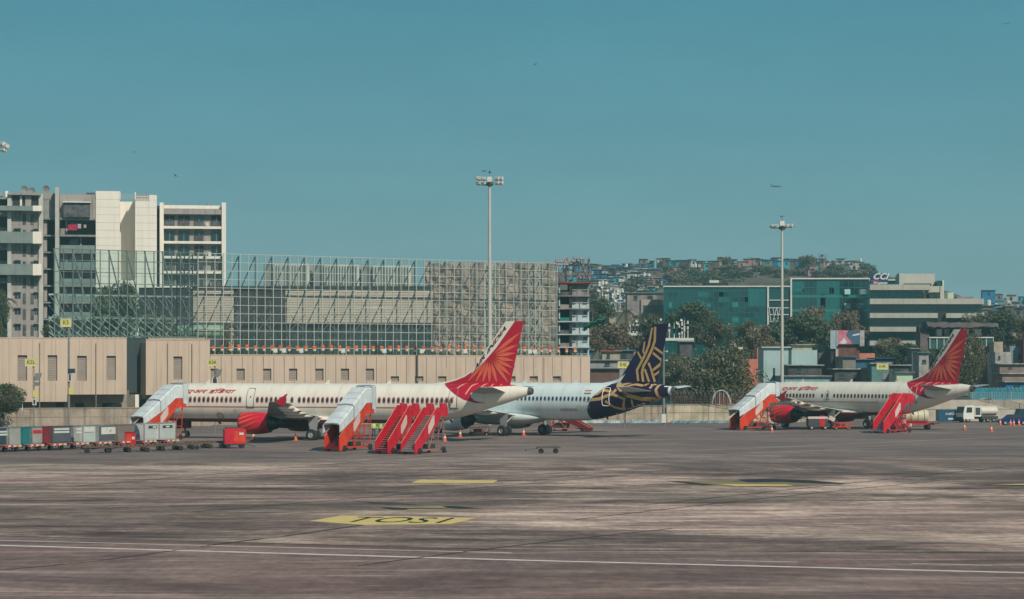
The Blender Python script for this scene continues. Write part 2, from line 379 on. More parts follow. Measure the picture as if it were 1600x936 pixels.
# recess cladding is slate
lastw = [o for o in COL.objects if o.parent == TB and o.name.startswith('wall')][-1]; lastw.data.materials[0] = slate; lastw.name = 'recess_wall'
for o in [o for o in COL.objects if o.parent == TB and o.name.startswith('panel_joint')][-1:]: o.data.materials[0] = slate
# pale panels above the low slot windows
for c in (617, 655, 691, 727, 763, 799, 834, 870):
    Y = wY(c)+3.9; MB().box(XX(c-6.5, Y), XX(c+6.5, Y), Y-.03, Y+.3, ZZ(587.8, Y), ZZ(576, Y)).build('pale_panel', mat('pale_panel', (.56,.48,.38), .7, var=.05), TB)
for u in (62, 150, 262, 300, 437, 520, 597, 673, 745, 850):
    y_ = wY(u)+(3.86 if u > 329 else -.13); MB().tube((XX(u, y_), y_, 2.2), (XX(u, y_), y_, 9.2 if u > 329 else 10.9), .06, n=6).build('drain_pipe', mat('pipe_tan', (.33,.27,.21), .7, var=.2), TB)
mb = MB(); Y = 301.6; mb.box(XX(232, Y), XX(320, Y), Y, Y+6, ZZ(532, Y)+.1, ZZ(527.5, Y)); mb.build('roof_kerb', mat('weathered_coping', (.42,.36,.28), .8), TB)
# under-storey: dark plinth wall with openings, then the concrete perimeter wall in front
low = thing('plinth_wall', 'grimy low wall with dark openings below the beige building', 'wall')
mb = MB(); 
for a, b in ((-60, 198), (228, 330)): 
    Y = wY(a)+2.2 if a > 0 else 298; mb.box(XX(a, Y), XX(b, Y), Y, Y+3, 0, ZZ(610, Y))
mb.build('wall', conc, low)
mb = MB(); Y = 297.9
for a, b in ((88, 100), (118, 131), (160, 190)): mb.box(XX(a, Y), XX(b, Y), Y-.03, Y+.2, ZZ(637, Y), ZZ(630, Y))
mb.build('opening', black, low)
wm = mat('weathered_block_wall', (.43, .355, .285), .9, var=.22, sc_=.5, streak=.75)
wm2 = mat('cream_stained_wall', (.62, .54, .40), .9, var=.22, sc_=.4, streak=.7)
def longwall(name, label, u0, Y0, u1, Y1, h, m, post=6.0, cap=True, th=.35, band=.55):
    A = Vector((XX(u0, Y0), Y0, 0)); B = Vector((XX(u1, Y1), Y1, 0)); L_ = (B-A).length
    o = thing(name, label, 'wall', A, math.atan2(B.y-A.y, B.x-A.x))
    MB().box(0, L_, 0, th, -.1, h).build('wall', m, o)
    mb = MB(); n = max(1, int(L_/post))
    for i in range(n+1): mb.box(i*L_/n-.09, i*L_/n+.09, -.04, -.002, 0, h*.98)
    mb.box(0, L_, -.05, -.003, h*band, h*band+.07)
    mb.build('rib', conc, o)
    if cap: MB().box(-.1, L_+.1, -.08, th+.08, h, h+.12).build('coping', conc, o)
    return o, A, B
longwall('perimeter_wall', 'weathered block wall running behind the parked cargo containers at left', -40, 283, 330, 296, 2.4, wm)
longwall('perimeter_wall', 'weathered tan wall behind the purple-tailed plane', 330, 300, 1042, 319, 2.25, wm)
longwall('perimeter_wall', 'cream wall with dark rain stains beneath the flowering tree', 1042, 318, 1300, 322, 2.45, wm2, post=5)
longwall('perimeter_wall', 'smooth pale grey wall behind the white tanker lorry', 1400, 324, 1640, 330, 3.1, mat('smooth_grey_wall', (.50,.45,.38), .9, var=.12, streak=.2), post=30, cap=False)
# mesh fence and barbed coils above the cream wall
def wirefence(label, u0, u1, Y, z0, h, step, m, name='wire_fence', coil=True, seed=1):
    r = random.Random(seed); o = thing(name, label, 'fence', (XX(u0, Y), Y, z0)); L_ = XX(u1, Y)-XX(u0, Y)
    mb = MB(); n = int(L_/2.6)
    for i in range(n+1): mb.bar((i*L_/n, 0, 0), (i*L_/n, 0, h), .08)
    for k in range(5): mb.bar((0, 0, h*(k+.5)/5), (L_, 0, h*(k+.5)/5), .03)
    x = 0
    while x < L_: mb.bar((x, 0, 0), (x+r.uniform(-.1, .1), 0, h), .025); x += step
    mb.build('mesh', m, o)
    if coil:
        mb = MB(); x = 0; pts = []
        nt_ = int(L_/.16)
        for i in range(nt_*2): a = i*.9; pts.append((i*.08, .3*math.cos(a), h+.35+.32*math.sin(a)))
        mb.path(pts, .018, 3); mb.build('barbed_coil', steel, o)
    return o
wirefence('rusty mesh fence topped with barbed coils above the cream stained wall', 1048, 1300, 318.6, 2.55, 1.3, .28, mat('rusty_wire', (.22,.15,.12), .8, var=.2))
wirefence('wire fence with barbed coil above the wall behind the tanker lorry', 1430, 1640, 327, 3.1, 1.2, .35, steel, seed=5)
wirefence('white railing fence on the wall beside the far left bush', -30, 35, 280, 2.3, 1.6, .8, white, coil=False, seed=3)

# ------------------------------------------------------------------ glass noise screen on its steel frame
def sY(u): return 300+(u-85)*(339-300)/785
SA = Vector((XX(85, sY(85)), sY(85), 0)); SB = Vector((XX(870, sY(870)), sY(870), 0)); SD = (SB-SA).normalized(); SL = (SB-SA).length
scr = thing('glass_screen', 'tall glass noise screen in a pale steel grid above the beige building', 'screen', SA, math.atan2(SD.y, SD.x))
def sx_(u):
    t = (SA.x*SD.y-SA.y*SD.x)/((u-800)/F*SD.y-SD.x); return (Vector(((u-800)/F*t, t, 0))-SA).dot(SD)
TOP = 23.7; BOT = 8.2; XG = sx_(309)          # grid starts here; to the left the frame leans the other way
ncol = 46; colw = (SL-XG)/ncol
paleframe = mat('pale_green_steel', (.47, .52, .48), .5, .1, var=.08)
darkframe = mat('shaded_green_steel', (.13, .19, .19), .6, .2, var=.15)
mb = MB()
for i in range(ncol+1): x = XG+i*colw; mb.box(x-.042, x+.042, -.10, 0, BOT, TOP)
mb.build('mullion', paleframe, scr)
mb = MB(); rows = [TOP-.1-1.19*k for k in range(13)]
for z in rows: mb.box(XG, SL, -.085, -.02, z-.034, z+.034)
mb.build('transom', paleframe, scr)
MB().poly([(XG, .03, BOT), (SL, .03, BOT), (SL, .03, TOP-.05), (XG, .03, TOP-.05)]).build('glass_pane', glassy('screen_glass', (.92, .97, .96), .07), scr)
MB().poly([(0, .03, BOT), (XG, .03, BOT), (XG, .03, TOP-.05), (0, .03, TOP-.05)]).build('glass_pane', glassy('green_screen_glass', (.74, .87, .86), .06), scr)
# girders behind the panes
mb = MB()
for z, t_ in ((17.9, .30), (12.9, .28), (BOT+.2, .3)):
    mb.bar((XG, .9, z), (SL, .9, z), .16, t_); mb.bar((XG, 2.6, z-.1), (SL, 2.6, z-.1), .14, .18)
mb.build('girder', dsteel, scr)
mb = MB()
for i in range(0, ncol, 2):
    x = XG+i*colw
    mb.bar((x+colw, .5, TOP-.3), (x-.3, 3.2, 17.9), .13, m=0); mb.bar((x+colw, .5, TOP-.3), (x+colw, .5, 17.9), .12)
    mb.bar((x+colw, .6, 17.9), (x-.1, 3.2, 12.9), .12); mb.bar((x+.0, .7, 12.9), (x-.4, 3.2, BOT), .12)
    mb.bar((x-.3, 3.2, 17.8), (x-.3, 3.2, BOT), .13)
    if i % 4 == 0: mb.bar((x, 2.9, 15.4), (x+2*colw, 2.9, 12.9), .08); mb.bar((x, 2.9, 12.9), (x+2*colw, 2.9, 15.4), .08)
    mb.bar((x-.3, 3.0, 15.4), (x+2*colw-.3, 3.0, 15.4), .09)
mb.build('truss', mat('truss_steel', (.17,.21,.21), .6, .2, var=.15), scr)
# bright truss towers near the right-hand end
mb = MB()
for x in (SL-colw*9.2, SL-colw*3.1):
    for dx in (0, colw*1.4): mb.bar((x+dx, 1.5, BOT), (x+dx, 1.5, TOP-.4), .16)
    for k in range(7):
        z = BOT+k*2.2; mb.bar((x, 1.5, z), (x+colw*1.4, 1.5, z+2.2), .1); mb.bar((x+colw*1.4, 1.5, z), (x, 1.5, z+2.2), .1)
mb.build('truss_tower', paleframe, scr)
# left part: leaning frames crossing each other
mb = MB(); n = 16; dx = XG/n
for i in range(n+1):
    x = i*dx; mb.bar((x, 0, BOT), (x, 0, TOP), .11 if i % 2 else .15)
for z in (TOP-.05, TOP-1.55, TOP-3.1, TOP-4.6, 17.6, 14.6, 12.0, 10.2): mb.bar((0, 0, z), (XG, 0, z), .09)
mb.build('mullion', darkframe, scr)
mb = MB()
for i in range(-3, n+1, 1):
    x = i*dx
    def seg(a, b, w_):
        (xa, ya, za), (xb, yb, zb) = a, b
        if xb < xa: xa, ya, za, xb, yb, zb = xb, yb, zb, xa, ya, za
        if xb < 0 or xa > XG or xb-xa < 1e-4: return
        if xa < 0: t = -xa/(xb-xa); ya += (yb-ya)*t; za += (zb-za)*t; xa = 0
        if xb > XG: t = (XG-xa)/(xb-xa); yb = ya+(yb-ya)*t; zb = za+(zb-za)*t; xb = XG
        mb.bar((xa, ya, za), (xb, yb, zb), w_)
    if i % 2 == 0: seg((x, .3, TOP), (x+dx*1.9, 2.5, 17.6), .14)
    if i % 2 == 0: seg((x+dx*.2, .3, 17.6), (x+dx*2.5, 2.5, 12.0), .14)
    seg((x, 2.4, 17.6), (x+dx*2.2, 2.4, 14.4), .08)
    seg((x, 2.4, 14.4), (x+dx*3.2, 2.4, 11.4), .13)
    if i % 2: seg((x, 2.3, 12.2), (x+dx*1.6, 2.3, 15.0), .12)
    if i % 2: seg((x, 2.0, 8.4), (x+dx*3.0, 2.0, 11.6), .12)
    seg((x, 2.2, 12.0), (x+dx*3.0, 2.2, 8.3), .12)
mb.build('leaning_brace', mat('leaning_steel', (.42,.52,.50), .5, .2, var=.15), scr)
mb = MB()
for z, w_ in ((17.6, .22), (14.5, .12), (11.5, .2)): mb.bar((0, 2.5, z), (XG, 2.5, z), w_)
mb.build('girder', paleframe, scr)
# dark lattice tower where the two halves meet
mb = MB(); x = XG-2.6
for a in (0, 1.1, 2.3): mb.bar((x+a, 1.2, BOT), (x+a, 1.2, TOP-.2), .14)
for k in range(8):
    z = BOT+k*1.9; mb.bar((x, 1.2, z), (x+2.3, 1.2, z+1.9), .1); mb.bar((x+2.3, 1.2, z), (x, 1.2, z+1.9), .1); mb.bar((x, 1.2, z), (x+2.3, 1.2, z), .12)
mb.build('lattice_tower', dsteel, scr)

# tricolour ornaments and white floodlight boxes along the parapet
orn = thing('parapet_ornament', 'orange, white and green fan ornament standing on the beige parapet', 'ornament', (0,0,0), 0, 'tricolour ornaments along the beige parapet', rank=False)
saff = mat('saffron_cloth', (.72,.16,.035), .8, var=.15, sc_=3); grn = mat('green_cloth', (.05,.13,.05), .8, var=.2, sc_=3); wcl = mat('white_cloth', (.75,.74,.68), .8, var=.08)
mb = MB(); 
for k in range(5):
    a = R(-50+k*25); mb.bar((.12*math.sin(a), .02*k, .85), (.36*math.sin(a), .02*k, 1.02+.28*math.cos(a)), .15, .05)
mb.ball((0, .03, .95), .23, 6, sq=(1,.4,1)); mb.build('orange_fan', saff, orn)
mb = MB(); mb.lathe([(0, .1), (.12, .22), (.3, .27), (.36, .1)], 8, ax='z', c=(0,.02,.45), caps=True); mb.build('white_band', wcl, orn)
mb = MB(); mb.lathe([(0, .05), (.1, .07), (.3, .17), (.42, .2)], 8, ax='z', c=(0,.02,.03), caps=True); mb.bar((-.1,0,.02), (-.22,.02,.3), .1, .04); mb.bar((.1,0,.02), (.22,.02,.3), .1, .04); mb.build('green_base', grn, orn)
index_children()
us = [320+i*13.15 for i in range(45)]
first = True
for i, u in enumerate(us):
    Y = wY(u)+3.8; p = (XX(u, Y), Y, ZZ(555.0, Y)+.1)
    Yr = wY(329)+4; zt = ZZ(555, Yr)+.12; p = (p[0], p[1]+.3, zt); s = rnd.uniform(.88, 1.08)
    if first: orn.location = p; first = False
    else: dup(orn, p, rnd.uniform(-.5, .5), None, scale=(s, s, rnd.uniform(.9, 1.08)), rank=False)
fl = thing('parapet_lamp_box', 'white square lamp box on the beige parapet among the ornaments', 'lamp', group='white lamp boxes along the parapet')
mb = MB(); mb.box(-.28, .28, -.1, .1, .25, .82); mb.build('lamp_box', wcl, fl); MB().box(-.05, .05, -.03, .03, 0, .25).build('stand', steel, fl)
MB().box(-.24, .24, -.13, -.101, .29, .78).build('lens', mat('lamp_lens', (.68,.72,.70), .2, var=.05), fl)
index_children()
for i, u in enumerate((430, 443.5, 470.5, 536, 600.5, 659, 727, 828, 836)):
    Y = wY(u)+3.7; p = (XX(u, Y), Y+.2, zt)
    if i == 0: fl.location = p
    else: dup(fl, p, 0)
# ------------------------------------------------------------------ aircraft
def interp(tab, x):
    if x <= tab[0][0]: return tab[0][1:]
    for (a, b) in zip(tab, tab[1:]):
        if x <= b[0]:
            i = tab.index(a); p = tab[max(0, i-1)]; n = tab[min(len(tab)-1, i+2)]; t = (x-a[0])/(b[0]-a[0]); o = []
            for k in range(1, len(a)):
                d = b[0]-a[0]
                m0 = (b[k]-p[k])/(b[0]-p[0])*d if b[0] != p[0] else 0; m1 = (n[k]-a[k])/(n[0]-a[0])*d
                if a[k] == b[k]: m0 = m1 = 0
                elif p[k] == a[k]: m0 = 0
                elif n[k] == b[k]: m1 = 0
                h = (2*t**3-3*t*t+1)*a[k]+(t**3-2*t*t+t)*m0+(-2*t**3+3*t*t)*b[k]+(t**3-t*t)*m1; o.append(h)
            return tuple(o)
    return tab[-1][1:]
def fus_tab(L):                              # x, centre z, half width, half height
    return [(0, 3.15, .04, .04), (.25, 3.17, .45, .42), (.7, 3.22, .83, .78), (1.5, 3.36, 1.28, 1.22), (2.5, 3.56, 1.63, 1.64), (3.8, 3.73, 1.87, 1.95), (5.6, 3.80, 1.975, 2.07),
            (L-12.5, 3.80, 1.975, 2.07), (L-10.5, 3.87, 1.95, 2.0), (L-8.5, 4.05, 1.83, 1.82), (L-6.3, 4.33, 1.55, 1.54), (L-4.2, 4.63, 1.18, 1.19), (L-2.2, 4.88, .80, .84), (L-.6, 5.06, .44, .47), (L, 5.12, .33, .34)]
class Craft: pass
def fuselage_surf(L):
    tab = fus_tab(L)
    def S(x, z, side=-1, off=.012):
        zc, wd, h = interp(tab, x); k = max(-.9995, min(.9995, (z-zc)/h)); n = math.sqrt(1-k*k)
        nz = k/h; ny = n/wd; l = math.hypot(nz, ny) or 1
        return (x, side*(wd*n+off*ny/l), zc+h*k+off*nz/l)
    return S, tab
def fin_geo(L):
    # (z, xLE, xTE, half thickness)
    x = L
    return [(5.3, x-7.95, x-2.5, .24), (5.9, x-7.45, x-2.3, .22), (12.2, x-2.82, x-.88, .06)]
def fin_surf(L):
    g_ = fin_geo(L)
    def S(x, z, side=-1, off=.012):
        zz = max(g_[0][0], min(z, g_[2][0])); a, b = (g_[0], g_[1]) if zz < g_[1][0] else (g_[1], g_[2]); t = (zz-a[0])/(b[0]-a[0])
        le = a[1]+(b[1]-a[1])*t; te = a[2]+(b[2]-a[2])*t; T = a[3]+(b[3]-a[3])*t; s = max(0, min(1, (x-le)/(te-le)))
        return (x, side*(T*fprof(s)+off), z)
    return S
def fin_clip(L):
    g_ = fin_geo(L); (z0, a0, b0, _), (z1, a1, b1, _) = g_[1], g_[2]
    return [((a0, 0, z0), (-(z1-z0), 0, a1-a0)), ((b0, 0, z0), ((z1-z0), 0, -(b1-b0))), ((0, 0, z1), (0, 0, 1))]
def fprof(s):
    for (a, fa), (b, fb) in zip(FP, FP[1:]):
        if s <= b: return fa+(fb-fa)*(s-a)/(b-a)
    return FP[-1][1]
FP = [(0, .12), (.12, .75), (.3, 1.0), (.6, .72), (1, .06)]
def decal(poly, surf, name, m, parent, side=-1, step=.45, off=.012, clip=None):
    bm = bmesh.new()
    polys = poly if isinstance(poly[0], list) else [poly]
    for pl_ in polys: bm.faces.new([bm.verts.new((x, 0, z)) for x, z in pl_])
    bmesh.ops.remove_doubles(bm, verts=bm.verts[:], dist=1e-4)
    if len(polys) == 1: bmesh.ops.triangulate(bm, faces=bm.faces[:], ngon_method='EAR_CLIP')
    poly = [p for pl_ in polys for p in pl_]
    x0, x1 = min(p[0] for p in poly), max(p[0] for p in poly); z0, z1 = min(p[1] for p in poly), max(p[1] for p in poly)
    def cut(co, no): bmesh.ops.bisect_plane(bm, geom=bm.verts[:]+bm.edges[:]+bm.faces[:], plane_co=co, plane_no=no, dist=1e-5)
    if clip: 
        for co, no in clip: bmesh.ops.bisect_plane(bm, geom=bm.verts[:]+bm.edges[:]+bm.faces[:], plane_co=co, plane_no=no, dist=1e-5, clear_outer=True)
    x = math.ceil(x0/step)*step
    while x < x1: cut((x, 0, 0), (1, 0, 0)); x += step
    zs = step*.6; z = math.ceil(z0/zs)*zs
    while z < z1: cut((0, 0, z), (0, 0, 1)); z += zs
    for v in bm.verts: v.co = Vector(surf(v.co.x, v.co.z, side, off))
    me = bpy.data.meshes.new(name); bm.to_mesh(me); bm.free(); me.materials.append(m)
    for p in me.polygons: p.use_smooth = True
    o = bpy.data.objects.new(name, me); COL.objects.link(o); o.parent = parent; return o
def stroke(pts, wd):
    """polyline (x,z) -> outline polygon of width wd"""
    L_, R_ = [], []
    for i, p in enumerate(pts):
        a = Vector(pts[max(0, i-1)]); b = Vector(pts[min(len(pts)-1, i+1)]); d = (b-a).normalized(); n = Vector((-d.y, d.x)); p = Vector(p)
        k = 1.0
        if 0 < i < len(pts)-1:
            d1 = (p-a).normalized(); k = 1/max(.5, abs(d1.dot(d)))
        L_.append(tuple(p+n*wd/2*k)); R_.append(tuple(p-n*wd/2*k))
    return L_+R_[::-1]
def strokes(pts, wd, *a, **k):
    o = stroke(pts, wd); n = len(pts)
    decal([[o[i], o[i+1], o[2*n-2-i], o[2*n-1-i]] for i in range(n-1)], *a, **k); return
    for i in range(len(pts)-1):
        p, q = Vector(pts[i]), Vector(pts[i+1]); d = (q-p).normalized()*wd*.32
        if (q-p).length > 1e-3: decal(stroke([tuple(p-(d if i else d*0)), tuple(q+(d if i < len(pts)-2 else d*0))], wd), *a, **k)

cream = mat('cream_aircraft_paint', (.82, .78, .68), .32, var=.05, sc_=.35, spec=.5)
whiteair = mat('white_aircraft_paint', (.76, .84, .84), .32, var=.04, sc_=.35, spec=.5)
crimson = mat('crimson_paint', (.50, .005, .034), .4, var=.08, sc_=.6)
maroon = mat('maroon_belly_paint', (.12, .008, .02), .4, var=.1)
orange = mat('orange_ray_paint', (.76, .13, .07), .45, var=.06)
palepink = mat('pale_pink_paint', (.78, .36, .30), .45, var=0)
navy = mat('navy_paint', (.022, .009, .055), .4, var=.15)
gold = mat('gold_paint', (.58, .38, .15), .45, var=.08)
purple = mat('purple_paint', (.05, .006, .03), .4, var=.1)
greyair = mat('aircraft_grey', (.34, .36, .36), .4, var=.08)
darkmetal = mat('exhaust_metal', (.10, .10, .10), .35, .8, var=.2)
wingunder = mat('wing_grey', (.30, .33, .33), .4, var=.1)
redtxt = mat('red_lettering', (.55, .035, .03), .5, var=0)
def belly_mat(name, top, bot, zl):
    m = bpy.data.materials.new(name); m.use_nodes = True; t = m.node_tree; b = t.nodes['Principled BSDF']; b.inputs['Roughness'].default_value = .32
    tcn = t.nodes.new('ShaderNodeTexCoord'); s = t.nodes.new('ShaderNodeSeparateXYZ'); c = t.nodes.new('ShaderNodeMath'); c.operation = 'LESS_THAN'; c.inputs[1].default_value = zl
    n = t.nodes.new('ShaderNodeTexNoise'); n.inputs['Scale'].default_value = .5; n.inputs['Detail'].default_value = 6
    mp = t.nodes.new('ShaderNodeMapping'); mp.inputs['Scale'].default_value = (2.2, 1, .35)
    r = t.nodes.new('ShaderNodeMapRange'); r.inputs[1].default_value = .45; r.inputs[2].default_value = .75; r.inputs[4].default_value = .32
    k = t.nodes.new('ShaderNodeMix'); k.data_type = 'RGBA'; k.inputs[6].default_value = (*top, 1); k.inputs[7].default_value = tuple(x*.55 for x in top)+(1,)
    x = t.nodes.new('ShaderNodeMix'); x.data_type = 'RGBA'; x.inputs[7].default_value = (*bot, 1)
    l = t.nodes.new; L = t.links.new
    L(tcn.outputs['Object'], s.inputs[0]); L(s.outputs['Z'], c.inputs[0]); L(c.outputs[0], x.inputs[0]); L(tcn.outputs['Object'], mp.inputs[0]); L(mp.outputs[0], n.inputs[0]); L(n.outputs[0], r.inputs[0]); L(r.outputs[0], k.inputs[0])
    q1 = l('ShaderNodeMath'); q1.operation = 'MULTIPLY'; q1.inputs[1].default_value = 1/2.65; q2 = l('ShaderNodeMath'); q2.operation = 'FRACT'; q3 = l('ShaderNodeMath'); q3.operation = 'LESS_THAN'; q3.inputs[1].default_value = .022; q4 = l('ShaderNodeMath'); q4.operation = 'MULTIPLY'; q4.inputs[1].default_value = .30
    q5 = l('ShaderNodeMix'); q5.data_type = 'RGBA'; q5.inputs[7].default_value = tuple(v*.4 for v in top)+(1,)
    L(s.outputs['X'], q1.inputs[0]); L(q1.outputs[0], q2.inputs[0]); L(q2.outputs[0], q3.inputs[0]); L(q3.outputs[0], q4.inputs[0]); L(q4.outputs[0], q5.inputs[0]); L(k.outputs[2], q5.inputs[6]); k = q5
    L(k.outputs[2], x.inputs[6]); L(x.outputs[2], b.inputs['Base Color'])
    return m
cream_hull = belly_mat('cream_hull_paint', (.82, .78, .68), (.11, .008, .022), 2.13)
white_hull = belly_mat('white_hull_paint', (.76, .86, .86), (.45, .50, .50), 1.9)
def cowl_mat():
    m = bpy.data.materials.new('crimson_cowl_paint'); m.use_nodes = True; t = m.node_tree; b = t.nodes['Principled BSDF']; b.inputs['Roughness'].default_value = .3
    L = t.links.new; N = t.nodes.new
    tcn = N('ShaderNodeTexCoord'); s = N('ShaderNodeSeparateXYZ'); L(tcn.outputs['Object'], s.inputs[0])
    a = N('ShaderNodeMath'); a.operation = 'ARCTAN2'; L(s.outputs['Z'], a.inputs[0]); L(s.outputs['Y'], a.inputs[1])
    q = N('ShaderNodeMath'); q.operation = 'MULTIPLY'; q.inputs[1].default_value = 14/(2*math.pi); L(a.outputs[0], q.inputs[0])
    x2 = N('ShaderNodeMath'); x2.operation = 'MULTIPLY_ADD'; x2.inputs[1].default_value = .62; L(s.outputs['X'], x2.inputs[0]); L(q.outputs[0], x2.inputs[2])
    f = N('ShaderNodeMath'); f.operation = 'FRACT'; L(x2.outputs[0], f.inputs[0])
    g1 = N('ShaderNodeMapRange'); g1.inputs[1].default_value = .2; g1.inputs[2].default_value = 2.7; g1.inputs[3].default_value = .42; g1.inputs[4].default_value = .0; L(s.outputs['X'], g1.inputs[0])
    lt = N('ShaderNodeMath'); lt.operation = 'LESS_THAN'; L(f.outputs[0], lt.inputs[0]); L(g1.outputs[0], lt.inputs[1])
    k = N('ShaderNodeMix'); k.data_type = 'RGBA'; k.inputs[6].default_value = (.58, .008, .03, 1); k.inputs[7].default_value = (.80, .13, .055, 1); L(lt.outputs[0], k.inputs[0]); L(k.outputs[2], b.inputs['Base Color'])
    return m
redcowl = cowl_mat()

def wheel(root, name, x, y, r, wd, side=-1):
    mb = MB(); mb.lathe([(-wd/2, r*.5), (-wd/2, r*.86), (-wd*.36, r), (wd*.36, r), (wd/2, r*.86), (wd/2, r*.5)], 24, ax='y', c=(x, y, r))
    t = mb.build('wheel', rubber, root, smooth=35)
    mb = MB(); mb.lathe([(-wd*.45, .001), (-wd*.42, r*.2), (-wd*.3, r*.42), (-wd*.5, r*.52)], 20, ax='y', c=(x, y, r)); mb.lathe([(wd*.45, .001), (wd*.42, r*.2), (wd*.3, r*.42), (wd*.5, r*.52)], 20, ax='y', c=(x, y, r))
    rm = mb.build('rim', steel, t, smooth=35); return t

def aircraft(name, label, X0, Y0, a, L, wx, livery, gear_x, win_spec, eng_r=1.15, exo=-.8):
    ca, sa = math.cos(a), math.sin(a)
    root = thing(name, label, 'aeroplane', (X0, Y0, 0), -a)
    S, tab = fuselage_surf(L); FS = fin_surf(L)
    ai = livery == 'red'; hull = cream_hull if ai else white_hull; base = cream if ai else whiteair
    def inv(u, v, ylat=-1.9):                 # photo point -> (x, z) on the vertical plane y = ylat of the aircraft
        # point = X0+x ca + y sa, Y0 - x sa + y ca
        k = (u-800)/F
        x = (k*(Y0+ylat*ca)-X0-ylat*sa)/(ca+k*sa); Y = Y0-x*sa+ylat*ca
        return (x, EYE-(v-HZ)/F*Y)
    root_inv = inv
    # hull
    xs = [0, .08, .25, .5, .8, 1.2, 1.7, 2.3, 3, 3.8, 4.7, 5.6]; x = 7
    while x < L-12.5: xs.append(x); x += 1.5
    x = L-12.5
    while x < L-.25: xs.append(x); x += .3
    xs.append(L-.25); rings = []
    for x in xs:
        zc, wd, h = interp(tab, x); rings.append([(x, wd*math.sin(t*2*math.pi/72), zc+h*math.cos(t*2*math.pi/72)) for t in range(72)])
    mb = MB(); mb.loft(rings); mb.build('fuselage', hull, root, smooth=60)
    zc, wd, h = interp(tab, L-.3)
    mb = MB(); mb.lathe([(L-.32, .42), (L-.1, .36), (L+.1, .31), (L+.1, .25), (L-.1, .22)], 20, c=(0,0,5.09)); mb.build('exhaust_ring', mat('exhaust_ring_metal', (.20,.19,.18), .4, .6, var=.1), root, smooth=40)
    MB().lathe([(L-.1, .001), (L-.1, .23)], 20, c=(0,0,5.08)).build('exhaust_opening', black, root)
    # cockpit glazing (nose)
    for sd_ in (-1, 1):
        for k, (a0, a1) in enumerate(((1.55, 2.05), (2.1, 2.65), (2.7, 3.15))):
            decal([(a0, 3.95+.17*k), (a1, 4.0+.17*k), (a1+.1, 4.45+.1*k), (a0+.25, 4.35+.12*k)], S, 'cockpit_window', glassd, root, sd_, step=.2)
    # belly fairing
    rings = []
    fx0, fx1 = wx-1.9, wx+9.6
    for i in range(21):
        t = i/20; x = fx0+(fx1-fx0)*t; k = math.sin(math.pi*min(1, t/.32)/2)**.7 if t < .32 else (math.cos(math.pi*max(0, (t-.62)/.38)/2)**.8 if t > .62 else 1)
        wd = 1.2+1.08*k; zt = 2.05+.62*k; zb = 1.95-.83*k
        rings.append([(x, wd*math.sin(p*2*math.pi/32)*(1), (zt+zb)/2+(zt-zb)/2*math.copysign(abs(math.cos(p*2*math.pi/32))**.75, math.cos(p*2*math.pi/32))) for p in range(32)])
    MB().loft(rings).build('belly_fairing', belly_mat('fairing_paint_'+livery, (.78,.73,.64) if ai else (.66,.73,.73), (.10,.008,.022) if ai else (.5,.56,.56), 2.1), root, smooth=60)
    # wings
    def wing(sd_):
        secs = [(1.6, wx-.35, 7.0, 2.35, .42), (3.2, wx+.75, 5.75, 2.52, .34), (6.4, wx+2.45, 4.25, 2.80, .23), (11.5, wx+5.05, 3.1, 3.36, .15), (16.6, wx+7.7, 1.9, 4.08, .085), (17.0, wx+8.0, 1.6, 4.14, .05)]
        rings = []
        for y, le, c, z, T in secs:
            pr = [(0, 0), (.05, .55), (.2, .95), (.4, 1), (.7, .6), (1, .05), (1, -.05), (.7, -.42), (.4, -.72), (.2, -.7), (.05, -.42)]
            rings.append([(le+s_*c, sd_*y, z+q*T-.02*c*s_) for s_, q in pr])
        w_ = MB().loft(rings).build('wing', wingunder if ai else whiteair, root, smooth=40)
        for y in (6.9, 9.9, 12.9, 15.3):
            le = wx+2.45+(y-6.4)*.51; c = 4.05-(y-6.4)*.24; z = 2.82+(y-6.4)*.117
            ln = 3.1-(y-6.9)*.12; MB().lathe([(0, .01), (.35, .15), (1.0, .21), (1.9, .20), (ln-.4, .09), (ln, .01)], 12, c=(le+c*.52, sd_*y, z-.33)).build('flap_fairing', base, w_, smooth=60)
        # flap panel line along the rear edge
        mb = MB()
        for (y, le, c, z, T), (y2, le2, c2, z2, T2) in zip(secs[1:4], secs[2:5]):
            mb.bar((le+c*1.03, sd_*(y+.1), z-.06), (le2+c2*1.03, sd_*(y2-.1), z2-.05), .42, .05, up=(0,0,1))
        mb.build('flap', base, w_)
        # wing tip fence
        MB().prism([(wx+8.5, 4.15), (wx+9.0, 4.42), (wx+9.75, 4.9), (wx+9.9, 4.9), (wx+9.6, 4.4), (wx+9.55, 4.1), (wx+9.7, 3.72), (wx+9.35, 3.75)], 'y', sd_*17.0-.03, sd_*17.0+.03).build('wingtip_fence', crimson if ai else navy, root)
        return w_
    wing(-1); wing(1)
    # engines
    for sd_ in (-1, 1):
        ex = wx+exo; cz = 1.80; k = eng_r/1.15; cy = sd_*5.75
        e = MB(); prof = [(.28, .84*k), (.06, .90*k), (0, .96*k), (.05, 1.03*k), (.3, 1.11*k), (.9, 1.16*k), (1.7, 1.17*k), (2.6, 1.10*k), (3.3, .98*k), (3.35, .93*k), (2.9, .90*k)]
        e.lathe(prof, 36); eo = e.build('engine_cowl', redcowl if ai else whiteair, root, smooth=50); eo.location = (ex, cy, cz)
        m2 = MB(); m2.lathe([(.28, .84*k), (.06, .90*k), (0, .96*k), (.05, 1.032*k), (.17, 1.08*k)], 36); lp = m2.build('intake_lip', steel if not ai else crimson, eo, smooth=50); lp.scale = (1.0, 1.004, 1.004)
        m2 = MB(); m2.lathe([(.7, .001), (.7, .88*k)], 30); m2.build('fan', darkmetal, eo); m2 = MB(); m2.lathe([(.25, .001), (.4, .12), (.7, .28)], 20); m2.build('spinner', steel, eo, smooth=60)
        for j in range(18):
            pass
